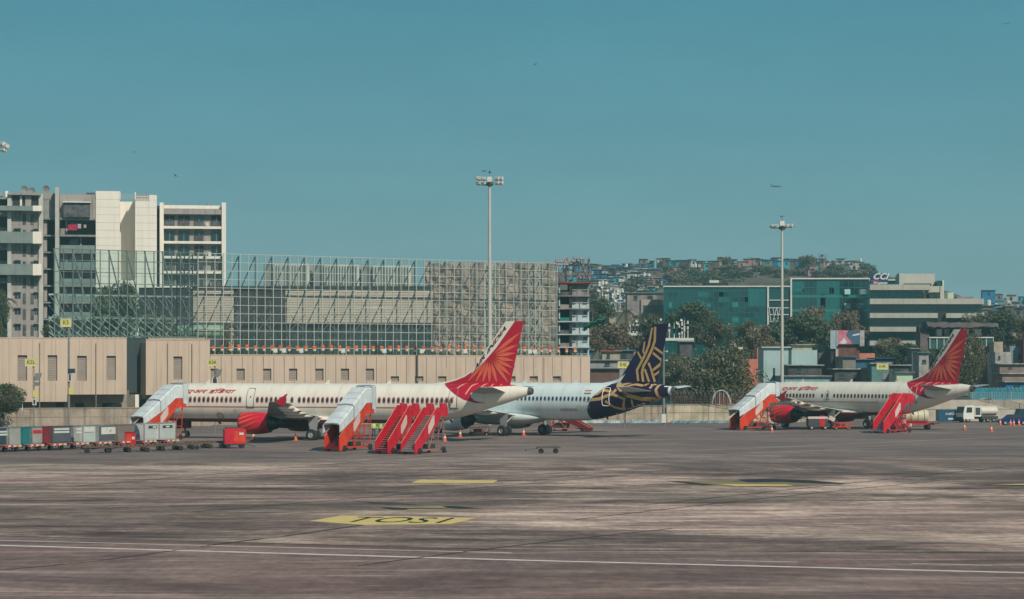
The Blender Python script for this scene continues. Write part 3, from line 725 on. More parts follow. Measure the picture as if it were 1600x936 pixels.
        m2 = MB(); m2.lathe([(2.8, .80*k), (3.4, .76*k), (4.1, .60*k), (4.15, .55*k), (3.9, .5*k)], 28); m2.lathe([(3.6, .46), (4.3, .36), (4.9, .04)], 20); m2.build('exhaust_nozzle', darkmetal, eo, smooth=50)
        m2 = MB(); m2.lathe([(2.7, .92*k), (2.75, .5)], 28); m2.build('fan_duct', black, eo)
        MB().prism([(1.0, 1.08*k), (2.6, 1.35*k), (5.3, .85*k), (6.2, .55), (4.6, .45), (2.6, .7)], 'y', -.16, .16).build('pylon', greyair, eo)
    # tailplanes
    for sd_ in (-1, 1):
        rings = []
        for y, le, c, z, T in ((.55, L-6.35, 3.75, 4.98, .2), (1.2, L-6.0, 3.5, 5.03, .18), (6.22, L-3.3, 1.42, 5.52, .07)):
            pr = [(0, 0), (.08, .6), (.35, 1), (.7, .6), (1, .06), (1, -.06), (.7, -.6), (.35, -1), (.08, -.6)]
            rings.append([(le+s_*c, sd_*y, z+q*T) for s_, q in pr])
        MB().loft(rings).build('tailplane', greyair if ai else whiteair, root, smooth=40)
    # fin
    rings = []
    for z, le, te, T in fin_geo(L):
        ss = [0, .12, .3, .6, 1]
        rings.append([(le+(te-le)*s_, T*fprof(s_), z) for s_ in ss]+[(le+(te-le)*s_, -T*fprof(s_), z) for s_ in ss[::-1][:-1]])
    fmat = crimson if ai else navy
    fin = MB().loft(rings).build('tail_fin', fmat, root, smooth=30)
    dors = [(L-10.4, 5.80), (L-9.2, 5.9), (L-8.2, 6.05), (L-7.3, 6.3), (L-6.6, 6.7), (L-6.1, 7.1), (L-5.9, 5.7), (L-9, 5.6)] if not ai else [(L-10.4, 5.80), (L-9.2, 5.98), (L-8.2, 6.25), (L-7.3, 6.6), (L-6.6, 7.05), (L-6.1, 7.5), (L-5.9, 5.7), (L-9, 5.6)]
    df = MB().prism(dors, 'y', -.09, .09).build('dorsal_fillet', crimson if ai else whiteair, fin)
    if ai: 
        mb = MB(); mb.path([(x, 0, z-.02) for x, z in dors[:6]], .12, 6); mb.build('fillet_edge', cream, df)
    if ai:
        g0, g1, g2 = fin_geo(L)
        z7 = lambda X_, Y_: (660+X_*200/1040, 480+Y_*180/936)
        def tl(X_, Y_, y=-.15):                # zoomed-photo point -> (x - tail, z) using the nearer striped plane
            u, v = z7(X_, Y_); p = NEAR_INV(u, v, y); return (p[0]-NEAR_L+L, p[1])
        band = [(g0[1]+.5, 6.75), (g1[1]-.2, 6.3), (g2[1], 11.84), (g2[1]+1.15, 11.84)]
        band = [tl(330, 575), tl(380, 500), tl(630, 90), tl(690, 90), tl(756, 90), tl(750, 112), tl(600, 330), tl(505, 440), tl(440, 500), tl(404, 535)]
        for sd_ in (-1, 1): decal(band, FS, 'fin_band', cream, fin, sd_, off=.03, clip=fin_clip(L))
        # lettering along the sloping band
        p0 = Vector(tl(410, 506)); p1 = Vector(tl(672, 152)); d = (p1-p0).normalized(); n = Vector((-d.y, d.x)); ln = (p1-p0).length
        tv, tf = text_data('AIR INDIA', 1, 1, 0, .03); xs2 = [q[0] for q in tv]; ys2 = [q[1] for q in tv]; W_ = max(xs2)-min(xs2); H_ = max(ys2)-min(ys2)
        vv = []
        for x, y in tv:
            s_ = (x-min(xs2))/W_*ln; q = (y-min(ys2))/H_*.72-.36
            pp = p0+d*s_+Vector((.12, 1))*q*.9+Vector((.16, 0)); vv.append(FS(pp.x, pp.y, -1, .07))
        MB().add(vv, tf).build('fin_lettering', maroon, fin, fix=False)
        # sun disc and rays
        hub = tl(548, 402); hr = .52
        ends = [(798, 200), (775, 302), (758, 372), (745, 436), (735, 496), (718, 558), (690, 607), (603, 606), (545, 607), (492, 607), (436, 604), (372, 600)]
        ends = [tl(*e) for e in ends]
        for k, e in enumerate(ends):
            c = Vector(hub); d = Vector(e)-c; ln = d.length; d.normalize(); n = Vector((-d.y, d.x)); a0 = .56; wd = .185 if k < 10 else .155
            P = [c+d*a0, c+d*(a0+.35*(ln-a0))+n*wd*.95, c+d*(a0+.6*(ln-a0))+n*wd, c+d*ln, c+d*(a0+.6*(ln-a0))-n*wd, c+d*(a0+.35*(ln-a0))-n*wd*.95]
            if k >= 6: P[3:4] = [c+d*ln+n*wd*.3, c+d*ln-n*wd*.3]
            for sd_ in (-1, 1): decal([tuple(q) for q in P], FS, 'fin_ray', orange, fin, sd_, off=.04, clip=fin_clip(L))
        # swoosh across the rear fuselage
        poly = [(90, 600), (60, 560), (780, 575), (762, 628), (700, 640), (600, 645), (490, 648), (425, 668), (388, 700), (392, 735), (425, 762), (498, 779), (420, 777), (340, 752), (270, 712), (200, 660), (140, 618)]
        pl = [tl(X_, Y_, -1.6) for X_, Y_ in poly]
        for sd_ in (-1, 1): decal(pl, S, 'tail_swoosh', crimson, root, sd_, off=.03, step=.3)
        for q in ([(500, 612), (460, 652)], [(545, 612), (538, 648)], [(603, 612), (608, 642)], [(668, 614), (694, 640)], [(436, 610), (385, 640), (352, 710)], [(380, 588), (320, 620), (275, 662)]):
            decal(stroke([tl(X_, Y_, -1.5) for X_, Y_ in q], .13), S, 'tail_ray', palepink, root, -1, off=.045, step=.3)
        # fuselage name in Devanagari and pinstripe
        mname = 'एअर इंिडया'
    else:
        gz = lambda X_, Y_: NEARV(930+X_*140/1092, 500+Y_*120/936)
        hz = lambda X_, Y_: NEARV(920+X_*140/1008, 540+Y_*130/936)
        NEARV = lambda u, v: inv(u, v, -.15)
        for pts_, wd in (([(728, 82), (724, 250), (694, 350), (640, 470), (590, 560), (572, 640), (586, 752)], .30), ([(690, 95), (655, 300), (610, 420), (560, 520), (512, 610), (528, 745)], .28),
                        ([(600, 262), (585, 385), (612, 425)], .24), ([(515, 385), (575, 490)], .24), ([(720, 335), (832, 420)], .26), ([(700, 400), (802, 490), (800, 530), (700, 612)], .26),
                        ([(800, 610), (716, 672)], .24), ([(650, 520), (690, 640), (722, 755)], .27), ([(606, 600), (655, 755)], .25)):
            pp = [gz(*q) for q in pts_]
            for sd_ in (-1, 1): strokes(pp, wd, FS, 'fin_stripe', gold, fin, side=sd_, off=.035, clip=fin_clip(L))
        for pts_, wd in (([(705, 110), (690, 300), (640, 420), (580, 530), (545, 620), (556, 745)], .10), ([(655, 570), (705, 750)], .07), ([(712, 375), (815, 445)], .10), ([(720, 630), (790, 580)], .12)):
            strokes([gz(*q) for q in pts_], wd, FS, 'fin_purple_line', purple, fin, side=-1, off=.05, clip=fin_clip(L))
        NEARV2 = lambda u, v: inv(u, v, -1.6)
        z8 = lambda X_, Y_: NEARV2(680+X_*420/1600, 490+Y_*210/800)
        top = z8(1072, 380); bnd = [z8(1072, 372), z8(1010, 432), z8(958, 482), z8(925, 535), z8(908, 575), z8(903, 622)]
        pl = bnd+[(L-10, .8), (L-6, 1.5), (L-.65, 4.2), (L-.65, 5.9), (L-6, 6.4)]
        for sd_ in (-1, 1): decal(pl, S, 'tail_paint', navy, root, sd_, off=.03, step=.3)
        h2 = lambda q: NEARV2(920+q[0]*140/1008, 540+q[1]*130/936)
        for pts_, wd in (([(262, 398), (310, 470), (420, 560), (560, 600), (722, 602)], .42), ([(20, 612), (130, 600), (260, 545), (330, 450), (450, 385), (572, 400)], .34), ([(90, 565), (150, 500), (250, 520)], .26), ([(196, 622), (270, 690), (352, 716)], .26),
                        ([(270, 548), (392, 600), (352, 712)], .28), ([(462, 606), (450, 672)], .22), ([(600, 412), (572, 455)], .26), ([(662, 412), (642, 485)], .30), ([(730, 415), (705, 500), (722, 560), (750, 605)], .30), ([(360, 465), (470, 440), (560, 455)], .2)):
            strokes([h2(q) for q in pts_], wd, S, 'tail_stripe', gold, root, side=-1, off=.045, step=.3)
        for pts_, wd in (([(250, 440), (330, 520), (420, 560)], .12), ([(355, 465), (440, 425), (570, 425)], .12), ([(60, 580), (140, 555), (250, 530)], .12)):
            strokes([h2(q) for q in pts_], wd, S, 'tail_purple_line', purple, root, side=-1, off=.055, step=.3)
    # cabin windows
    wmb = MB(); zw = 4.12
    def sq(x0_, x1_, z0_, z1_, off, m): 
        n = 3
        for i in range(n):
            za = z0_+(z1_-z0_)*i/n; zb = z0_+(z1_-z0_)*(i+1)/n; s1 = .72 if i == 0 else 1; s2 = .6 if i == n-1 else 1; c = (x0_+x1_)/2; h = (x1_-x0_)/2
            wmb.add([Sx(c-h*s1, za, off), Sx(c+h*s1, za, off), Sx(c+h*s2, zb, off), Sx(c-h*s2, zb, off)], [(0,1,2,3)], m)
    Sx = lambda x, z, off: (x, S(15, z, -1, off)[1], S(15, z, -1, off)[2])
    sq(-.2, .2, zw-.33, zw+.36, .010, 0); sq(-.135, .135, zw-.22, zw+.24, .018, 1)
    wmats = [mat('rose_window_surround', (.50,.30,.27), .5, var=0) if ai else mat('grey_window_surround', (.40,.46,.47), .5, var=0), mat('cabin_window', (.07,.035,.04) if ai else (.02,.05,.09), .15, var=0)] if ai else [mat('grey_window_surround', (.45,.52,.53), .5, var=0), mat('cabin_window_blue', (.02,.06,.10), .15, var=0)]
    me = wmb.data('cabin_window', wmats, fix=False)
    for xa, n in win_spec:
        for i in range(n):
            o = bpy.data.objects.new('cabin_window', me); COL.objects.link(o); o.parent = root; o.location = (xa+i*.533, 0, 0)
    def door(xc, wd=.84, zlo=3.42, zhi=5.32, m=None, rail=.05):
        mb = MB(); pts_ = []
        r = .2
        for cx, cz, a0 in ((xc+wd/2-r, zhi-r, 0), (xc-wd/2+r, zhi-r, 90), (xc-wd/2+r, zlo+r, 180), (xc+wd/2-r, zlo+r, 270)):
            for k in range(4): t = R(a0+k*30); pts_.append((cx+r*math.cos(t), cz+r*math.sin(t)))
        P3 = []
        for (x, z), (x2, z2) in zip(pts_, pts_[1:]+pts_[:1]):
            n = max(1, int(abs(z2-z)/.3))
            for k in range(n): P3.append(S(x+(x2-x)*k/n, z+(z2-z)*k/n, -1, .05))
        mb.path(P3+[P3[0]], rail/2, 4)
        d_ = mb.build('door_frame', m or mat('door_outline', (.22,.20,.18), .5, var=0), root)
        mb = MB(); mb.bar(S(xc-wd/2, zlo-.05, -1, .03), S(xc+wd/2+.05, zlo-.05, -1, .03), .07); mb.build('door_sill', darkmetal, d_)
        mb = MB(); mb.add([S(xc-.06, 4.35, -1, .02), S(xc+.06, 4.35, -1, .02), S(xc+.06, 4.5, -1, .02), S(xc-.06, 4.5, -1, .02)], [(0,1,2,3)]); mb.build('door_window', black, d_)
    # pinstripe
    mb = MB()
    xe = L-10.2
    for z in ((3.42, 3.36) if ai else ()):
        mb.bar(S(5.4, z, -1, .012), S(L-12.6, z, -1, .012), .02, .03)
    if ai: mb.build('pinstripe', redtxt, root)
    # gear
    mb = MB(); mb.tube((5.07, 0, .35), (5.0, 0, 2.0), .09); mb.bar((5.0, 0, 1.1), (5.9, 0, 1.9), .08); mb.bar((4.4, -.35, 1.0), (4.4, -.35, 1.8), .03, .5); mb.box(4.2, 5.6, -.38, -.34, 1.05, 1.8); mb.box(4.2, 5.6, .34, .38, 1.05, 1.8); mb.bar((5.07, -.3, .38), (5.07, .3, .38), .08)
    ng = mb.build('nose_gear', maroon if ai else greyair, root); 
    for y in (-.27, .27): wheel(root, 'wheel', 5.07, y, .38, .22)
    for sd_ in (-1, 1):
        mb = MB(); y = sd_*3.8; mb.tube((gear_x, y, .5), (gear_x-.05, y-sd_*.05, 2.6), .15, .2, 10); mb.bar((gear_x, y-.55, .585), (gear_x, y+.55, .585), .14); mb.tube((gear_x, y, 1.3), (gear_x+.1, y-sd_*1.5, 2.2), .08)
        mb.prism([(gear_x-.55, 2.5), (gear_x+.75, 2.5), (gear_x+.55, 1.0), (gear_x-.2, .95)], 'y', y+sd_*.35, y+sd_*.39)
        mb.build('main_gear', greyair, root, smooth=30)
        for dy in (-.46, .46): wheel(root, 'wheel', gear_x, y+dy, .585, .42)
    # antennas
    for x in (7.5, wx+6, wx+13): MB().prism([(x, 5.84), (x+.5, 5.84), (x+.55, 6.22), (x+.38, 6.22)], 'y', -.02, .02).build('antenna', base, root)
    for x in (9, wx-2.6, L-9): zc, wd, h = interp(tab, x); MB().prism([(x, zc-h+.03), (x+.3, zc-h+.03), (x+.4, zc-h-.25), (x+.2, zc-h-.25)], 'y', -.02, .02).build('antenna', maroon, root)
    c = Craft(); c.root = root; c.S = S; c.FS = FS; c.inv = inv; c.L = L; c.door = door; c.X0 = X0; c.Y0 = Y0; c.a = a
    return c
def on_hull(c, text, x0, x1, z0, z1, m, name='lettering', shear=0, off=0, sub=True):
    tv, tf = text_data(text, 1, 1, shear, off); xs2 = [q[0] for q in tv]; ys2 = [q[1] for q in tv]; xa, xb, ya, yb = min(xs2), max(xs2), min(ys2), max(ys2)
    vv = [c.S(x0+(x-xa)/(xb-xa)*(x1-x0), z0+(y-ya)/(yb-ya)*(z1-z0), -1, .05) for x, y in tv]
    MB().add(vv, tf).build(name, m, c.root, fix=False)

# nearest plane: the yaw and distance were read from its window pitch and wheels
NEAR_L = 44.51
_a = .35; _X0 = -39.8; _Y0 = 242.0
def NEAR_INV(u, v, ylat=-1.9):
    ca, sa = math.cos(_a), math.sin(_a); k = (u-800)/F; x = (k*(_Y0+ylat*ca)-_X0-ylat*sa)/(ca+k*sa); Y = _Y0-x*sa+ylat*ca
    return (x, EYE-(v-HZ)/F*Y)
NI = lambda u, v: NEAR_INV(u, v)[0]
W1 = [(NI(290.7, 619), 13), (NI(402.5, 619), 7), (NI(456.5, 619), 1), (NI(468, 619), 33)]
A1 = aircraft('passenger_jet', 'long cream passenger jet with crimson sunburst tail, nearest of the parked planes', _X0, _Y0, _a, NEAR_L, 15.5, 'red', 21.97, W1)
A1.door(NI(391.5, 619)); A1.door(NI(707, 619))
A1.door(5.0)
on_hull(A1, 'एअर इंिडया', NI(291.5, 608), NI(367, 608), 4.72, 5.28, redtxt, shear=.35, off=.01)
on_hull(A1, 'VT-PPN', NI(648, 632), NI(668, 632), 2.92, 3.28, mat('dark_red_code', (.25,.05,.05), .5, var=0), 'registration', 0)
on_hull(A1, '☆', NI(364, 633), NI(371, 633), 2.75, 3.25, mat('grey_emblem', (.30,.32,.33), .5, var=0), 'star_emblem')
# round seal on the lower nose: ring of dull red strokes
mb = MB()
cx_, cz_ = NI(341.5, 641), 2.42
for k in range(14):
    t = k*2*math.pi/14; r1, r2 = .16, .42
    mb.add([A1.S(cx_+r1*math.cos(t), cz_+r1*math.sin(t), -1, .02), A1.S(cx_+r2*math.cos(t), cz_+r2*math.sin(t), -1, .02), A1.S(cx_+r2*math.cos(t+.22), cz_+r2*math.sin(t+.22), -1, .02), A1.S(cx_+r1*math.cos(t+.25), cz_+r1*math.sin(t+.25), -1, .02)], [(0,1,2,3)])
mb.build('round_seal', mat('faded_red_emblem', (.45,.18,.14), .6, var=.1), A1.root, fix=False)
# second plane, white with navy and gold tail
A2 = aircraft('passenger_jet', 'white passenger jet with navy and gold patterned tail, parked between two red-tailed ones', -12.6, 261.5, .645, 37.57, 11.2, 'navy', 17.6, [], eng_r=1.26)
I2 = lambda u: A2.inv(u, 614)[0]
me2 = None
# windows of the second plane
wsrc = MB()
def win_row(c, xa, n, surround, glass):
    wmb = MB(); zw = 4.12
    Sx = lambda x, z, off: (x, c.S(15, z, -1, off)[1], c.S(15, z, -1, off)[2])
    for (h, z0_, z1_, off, m) in ((.17, zw-.25, zw+.27, .010, 0), (.125, zw-.19, zw+.21, .018, 1)):
        n3 = 3
        for i in range(n3):
            za = z0_+(z1_-z0_)*i/n3; zb = z0_+(z1_-z0_)*(i+1)/n3; s1 = .72 if i == 0 else 1; s2 = .72 if i == n3-1 else 1
            wmb.add([Sx(-h*s1, za, off), Sx(h*s1, za, off), Sx(h*s2, zb, off), Sx(-h*s2, zb, off)], [(0,1,2,3)], m)
    me = wmb.data('cabin_window', [surround, glass], fix=False)
    for i in range(n): o = bpy.data.objects.new('cabin_window', me); COL.objects.link(o); o.parent = c.root; o.location = (xa+i*.533, 0, 0)
x_end = I2(920)
win_row(A2, x_end-45*.533, 46, mat('grey_window_surround', (.45,.52,.53), .5, var=0), mat('cabin_window_blue', (.02,.06,.10), .15, var=0))
A2.door(I2(945), m=mat('white_door_outline', (.8,.78,.72), .5, var=0), rail=.09)
on_hull(A2, 'AIRINDIA', I2(874), I2(901), 2.80, 3.10, mat('pink_lettering', (.42,.16,.20), .5, var=0), 'side_lettering', .2)
on_hull(A2, 'VT-TTG', I2(901), I2(921), 3.15, 3.42, mat('grey_lettering', (.40,.40,.45), .5, var=0), 'registration', .1)
for z, m_, a_ in ((4.96, mat('flag_saffron', (.70,.22,.08), .5, var=0), 0), (4.66, mat('flag_green', (.10,.22,.20), .5, var=0), 0)):
    decal([(I2(911.5), z), (I2(922), z), (I2(922), z+.14), (I2(911.5), z+.14)], A2.S, 'flag_stripe', m_, A2.root)
# third plane on the right
A3 = aircraft('passenger_jet', 'short cream passenger jet with crimson sunburst tail, farthest right of the parked planes', 31.6, 291.5, .805, 33.84, 9.3, 'red', 15.6, [], exo=-1.3)
I3 = lambda u: A3.inv(u, 614)[0]
rs = mat('rose_window_surround', (.50,.30,.27)); cw = mat('cabin_window', (.07,.035,.04))
win_row(A3, I3(1220), 11, rs, cw); win_row(A3, I3(1285), 1, rs, cw); win_row(A3, I3(1293), 1, rs, cw)
n3 = int((I3(1396.5)-I3(1304))/.533+.5); win_row(A3, I3(1304), n3+1, rs, cw)
A3.door(5.0); A3.door(I3(1425), m=mat('pink_door_outline', (.70,.35,.33), .5, var=0), rail=.06)
A3.door(I3(1293), .55, 3.75, 4.75, rail=.03)
on_hull(A3, 'एअर इंिडया', I3(1221), I3(1277), 4.72, 5.28, redtxt, shear=.35, off=.01)
# ------------------------------------------------------------------ passenger stairs
red = mat('signal_red_paint', (.66, .009, .034), .45, var=.2, sc_=1.8, streak=.25)
orred = mat('orange_red_paint', (.76, .060, .022), .45, var=.2, sc_=1.8, streak=.25)
darkred = mat('dark_red_paint', (.22, .012, .02), .5, var=.15)
canopy = mat('pale_blue_canopy', (.68, .75, .77), .5, var=.12, sc_=.8, streak=.2)
panelw = mat('pale_panel_paint', (.66, .55, .50), .5, var=.1)
treadm = mat('stair_tread', (.30, .27, .26), .6, .3, var=.15)
def stairs(name, label, pos, b, wd=1.5, run=5.2, rise=3.1, plat=1.6, z0=.35, body=red, roof=False, tread=treadm, frame=red, guard=True, ph=1.0, panel=True, group=None):
    """foot at the origin, climbing toward +y"""
    root = thing(name, label, 'boarding stairs', pos, -b, group)
    w2 = wd/2; z1 = z0+rise; n = 16
    mb = MB()
    for i in range(n): y = i*run/n; z = z0+(i+.6)*rise/n; mb.box(-w2, w2, y, y+run/n*1.05, z-.04, z); mb.box(-w2, w2, y+.01, y+.03, z-rise/n, z-.042); mb.box(-w2+.03, w2-.03, y-.03, y+.03, z+.001, z+.022, 1)
    mb.box(-w2, w2, run, run+plat, z1-.08, z1); mb.box(-w2, w2, -.25, 0, z0-.12, z0-.02)
    mb.build('steps', [tread, mat('tread_nosing', (.62,.52,.50), .5, var=.1) if not roof else mat('dim_nosing', (.36,.06,.06), .5, var=.1)], root)
    for s in (-1, 1):
        x = s*(w2+.04)
        pr = [(-.12, z0-.28), (.35, z0-.3), (run+.1, z1-.45), (run+.1, z1+ph+.05), (run-.55, z1+ph+.05), (-.12, z0+ph-.05)]
        MB().prism(pr, 'x', x-.035, x+.035).build('side_panel', body, root)
        mb = MB(); mb.path([(x, -.12, z0+ph-.03), (x, run-.5, z1+ph+.08), (x, run+.1, z1+ph+.08)], .022, 5); mb.build('handrail', mat('orange_handrail', (.75,.30,.20), .5, var=0), root)
        if guard:
            g_ = MB(); g_.prism([(run+.12, z1-.12), (run+plat+.25, z1-.12), (run+plat+.3, z1+.55), (run+plat+.1, z1+.98), (run+.12, z1+1.05)], 'x', x-.05, x+.05); g_.build('platform_guard', body, root)
        if panel:
            k0, k1 = .52, .78
            pz = lambda t, h: z0+rise*t+h
            for sx2 in (.037*s,):
                MB().prism([(run*k0, pz(k0, -.12)), (run*(k0+.04), pz(k0, -.22)), (run*k1, pz(k1, -.12)), (run*k1, pz(k1, .62)), (run*(k1-.05), pz(k1, .68)), (run*k0, pz(k0, .5))], 'x', x+sx2-.006, x+sx2+.006).build('info_panel', panelw, root)
    # underframe
    mb = MB()
    for s in (-1, 1):
        x = s*w2*.8
        mb.bar((x, -.1, z0-.2), (x, run, z1-.3), .1, .16); mb.bar((x, .2, .32), (x, run+plat, .32), .09, .13)
        mb.bar((x, run*.62, .35), (x, run, z1-.25), .07); mb.bar((x, run+plat*.8, .35), (x, run+plat*.9, z1-.1), .06)
        mb.bar((x, run*.62, .35), (x, run*.62, z0+rise*.6), .06); mb.bar((x, run+.1, .35), (x, run+.1, z1-.1), .06); mb.bar((x, run*.62, z0+rise*.55), (x, run+plat*.8, .4), .05)
        mb.bar((x, run*.62, 1.4), (x, run+plat*.8, 1.4), .045); mb.bar((x, run+.1, 1.5), (x, run+plat*.85, z1-.2), .045)
    for y in (.3, run*.62, run+.1, run+plat*.8): mb.bar((-w2*.8, y, .35), (w2*.8, y, .35), .06)
    for y, z in ((run+.1, 1.5), (run*.62, 1.4), (run+plat*.8, 2.2)): mb.bar((-w2*.8, y, z), (w2*.8, y, z), .045)
    mb.bar((-w2*.8, run*.62, .4), (w2*.8, run*.62, 1.9), .04); mb.bar((w2*.8, run+.1, .4), (-w2*.8, run+.1, 2.4), .04)
    mb.build('underframe', frame, root)
    for x in (-w2-.12, w2+.12):
        for y in ((.75, run+plat*.55)): 
            t = MB(); t.lathe([(-.1, .05), (-.1, .22), (-.07, .27), (.07, .27), (.1, .22), (.1, .05)], 14, ax='x', c=(x, y, .27)); t.build('wheel', rubber, root, smooth=30)
    mb = MB(); mb.box(-w2*.5, w2*.5, run*.7, run*.98, .36, .78); mb.build('battery_box', dsteel, root)
    for s in (-1, 1): mb = MB(); mb.tube((s*w2, run+plat*.2, .34), (s*(w2+.55), run+plat*.2, .12), .04); mb.tube((s*(w2+.55), run+plat*.2, .0), (s*(w2+.55), run+plat*.2, .2), .09); mb.build('outrigger', dsteel, root)
    if roof:
        H = 2.25                               # headroom over the stairs
        def sect(y, zf, drop, hh):             # arch cross-section
            return [(-w2-.15, y, zf+drop), (-w2-.13, y, zf+hh-.14), (-w2-.03, y, zf+hh-.01), (-.1, y, zf+hh+.04), (.1, y, zf+hh+.04), (w2+.03, y, zf+hh-.01), (w2+.13, y, zf+hh-.14), (w2+.15, y, zf+drop)]
        m = run*.52
        segs = [[(-.25, z0, 1.3, H-.15), (m, z0+rise*.52, .95, H-.1)], [(m-.1, z0+rise*.5, .9, H+.02), (run+.1, z1, .9, H+.02), (run+plat*.75, z1, .9, H+.02)], [(run+plat*.75, z1, .4, H+.15), (run+plat+.35, z1, .2, H+.15)]]
        for sg in segs:
            mb = MB(); T = .05; outer = [sect(*q) for q in sg]; inner = [[(x*.96, y, z-T) for x, y, z in r] for r in outer]; k = 8
            for A_, sgn in ((outer, 1), (inner, -1)):
                for r0, r1 in zip(A_, A_[1:]): 
                    for i in range(k-1): mb.add([r0[i], r0[i+1], r1[i+1], r1[i]], [(0,1,2,3)])
            for A_, B_ in ((outer[0], inner[0]), (outer[-1], inner[-1])):
                for i in range(k-1): mb.add([A_[i], A_[i+1], B_[i+1], B_[i]], [(0,1,2,3)])
            for j in range(len(outer)-1):
                for e in (0, k-1): mb.add([outer[j][e], inner[j][e], inner[j+1][e], outer[j+1][e]], [(0,1,2,3)])
            cn = mb.build('canopy', canopy, root, fix=False)
            for q in (sg[0], sg[-1]):
              r = MB(); pts = [(x*1.015, y, z+.02) for x, y, z in sect(*q)]; r.path(pts, .03, 4)
              r.build('canopy_hoop', mat('canopy_seam', (.22,.28,.33), .5, var=0), cn)
            (ya, za, da, ha), (yb, zb, db, hb) = sg[0], sg[1]
            for t in (.33, .66): y = ya+(yb-ya)*t; z = za+(zb-za)*t; h = ha+(hb-ha)*t; s_ = MB(); s_.path([(x*1.004, yy, zz+.006) for x, yy, zz in sect(y, z, da, h)], .012, 3); s_.build('canopy_seam', mat('canopy_seam', (.22,.28,.33)), cn)
        MB().box(-w2-.2, w2+.2, run+plat+.3, run+plat+.42, z1-.2, z1+H+.1) if False else None
        mb = MB()
        for s in (-1, 1): mb.bar((s*(w2+.1), run+plat+.2, z1), (s*(w2+.1), run+plat+.2, z1+H), .08)
        mb.build('canopy_post', white, root)
    return root
P_ = G(221, 691); 
S2 = stairs('boarding_stairs', 'orange-sided boarding stairs under a pale blue canopy, standing clear before the long plane', (XX(519.5, 197.5), 197.5, 0), .42, 1.38, 4.8, 3.0, 1.5, body=orred, roof=True, tread=darkred, frame=orred)
a_ = .58
S1 = stairs('boarding_stairs', 'orange-sided canopied boarding stairs docked at the front door of the long plane', (XX(216, 229.5), 229.5, 0), a_, 1.6, 4.6, 3.1, 1.6, body=orred, roof=True, tread=darkred, frame=orred)
S3 = stairs('boarding_stairs', 'open red boarding stairs with red steps beside the canopied set', (XX(597, 191.5), 191.5, 0), .43, 1.1, 4.4, 2.9, 1.2, body=red, tread=darkred, ph=.8)
S4 = stairs('boarding_stairs', 'open red boarding stairs with grey steps and spindly underframe, in front of long plane tail', (XX(638, 190.5), 190.5, 0), .43, 1.22, 4.6, 2.9, 1.3, ph=.62, body=red, tread=treadm, frame=mat('pink_grey_frame', (.36,.18,.16), .5, var=.1))
S6 = stairs('boarding_stairs', 'orange-sided canopied boarding stairs docked at the short right-hand plane', (XX(1149, 273.5), 273.5, 0), .86, 1.6, 5.1, 3.1, 1.5, body=orred, roof=True, tread=darkred, frame=orred)
S7 = stairs('boarding_stairs', 'open red boarding stairs docked at the rear door of the short right-hand plane', (XX(1373, 258.5), 258.5, 0), .72, 1.3, 4.6, 3.2, 1.7, body=red, tread=treadm)
# towable stairs seen from their back behind the white plane
S5 = stairs('boarding_stairs', 'dull red boarding stairs facing away beneath the white plane', (XX(922, 268), 268, 0), -1.25, 1.3, 4.6, 2.1, 1.2, body=darkred, tread=darkred, guard=False, ph=.15, panel=False, frame=mat('pink_red_frame', (.55,.16,.13), .6, var=.15))

# ------------------------------------------------------------------ flat dollies, containers, carts
rust = mat('rusty_dolly_frame', (.17, .095, .075), .8, var=.3, sc_=3); tan = mat('dusty_deck', (.32, .24, .19), .8, var=.25, sc_=4)
def dolly(label, pos, rz, m1=rust, ln=2.6, wd=1.7, h=.52, group='empty container dollies', name='cargo_dolly', cat='dolly', checks=False):
    d = thing(name, label, cat, pos, rz, group)
    mb = MB(); mb.bar((-ln/2, -wd/2, h), (ln/2, -wd/2, h), .1, .12); mb.bar((-ln/2, wd/2, h), (ln/2, wd/2, h), .1, .12)
    for x in (-ln/2, -ln/6, ln/6, ln/2): mb.bar((x, -wd/2, h), (x, wd/2, h), .09, .1)
    mb.bar((-ln/2, 0, h), (ln/2, 0, h), .08, .1); mb.bar((-ln/3, 0, h-.1), (-ln/3, 0, .3), .12); mb.bar((ln/3, 0, h-.1), (ln/3, 0, .3), .12)
    mb.build('frame', m1, d)
    mb = MB()
    for i in range(7): x = -ln/2+.2+i*(ln-.4)/6; mb.tube((x, -wd/2+.1, h+.08), (x, wd/2-.1, h+.08), .05, n=6)
    mb.build('rollers', tan, d)
    for x in (-ln/3, ln/3):
        for y in (-wd/2+.15, wd/2-.15):
            t = MB(); t.lathe([(-.07, .04), (-.07, .17), (-.05, .2), (.05, .2), (.07, .17), (.07, .04)], 12, ax='y', c=(x, y, .2)); t.build('wheel', rubber, d, smooth=30)
    mb = MB(); mb.bar((-ln/2, 0, h-.08), (-ln/2-1.0, 0, .28), .06); mb.tube((-ln/2-1.0, -.06, .28), (-ln/2-1.0, .06, .28), .09); mb.build('towbar', m1, d)
    if checks:
        for k in range(6):
            x = -ln/2+k*ln/6
            MB().box(x, x+ln/6-.01, -wd/2-.075, -wd/2-.052, h-.06, h+.1).build('reflector', [mat('reflector_red', (.6,.04,.03), .5, var=.1), mat('reflector_white', (.72,.66,.58), .5, var=.1), mat('reflector_amber', (.7,.28,.05), .5, var=.1)][(0, 1, 0, 1, 2, 1)[k]], d)
    return d
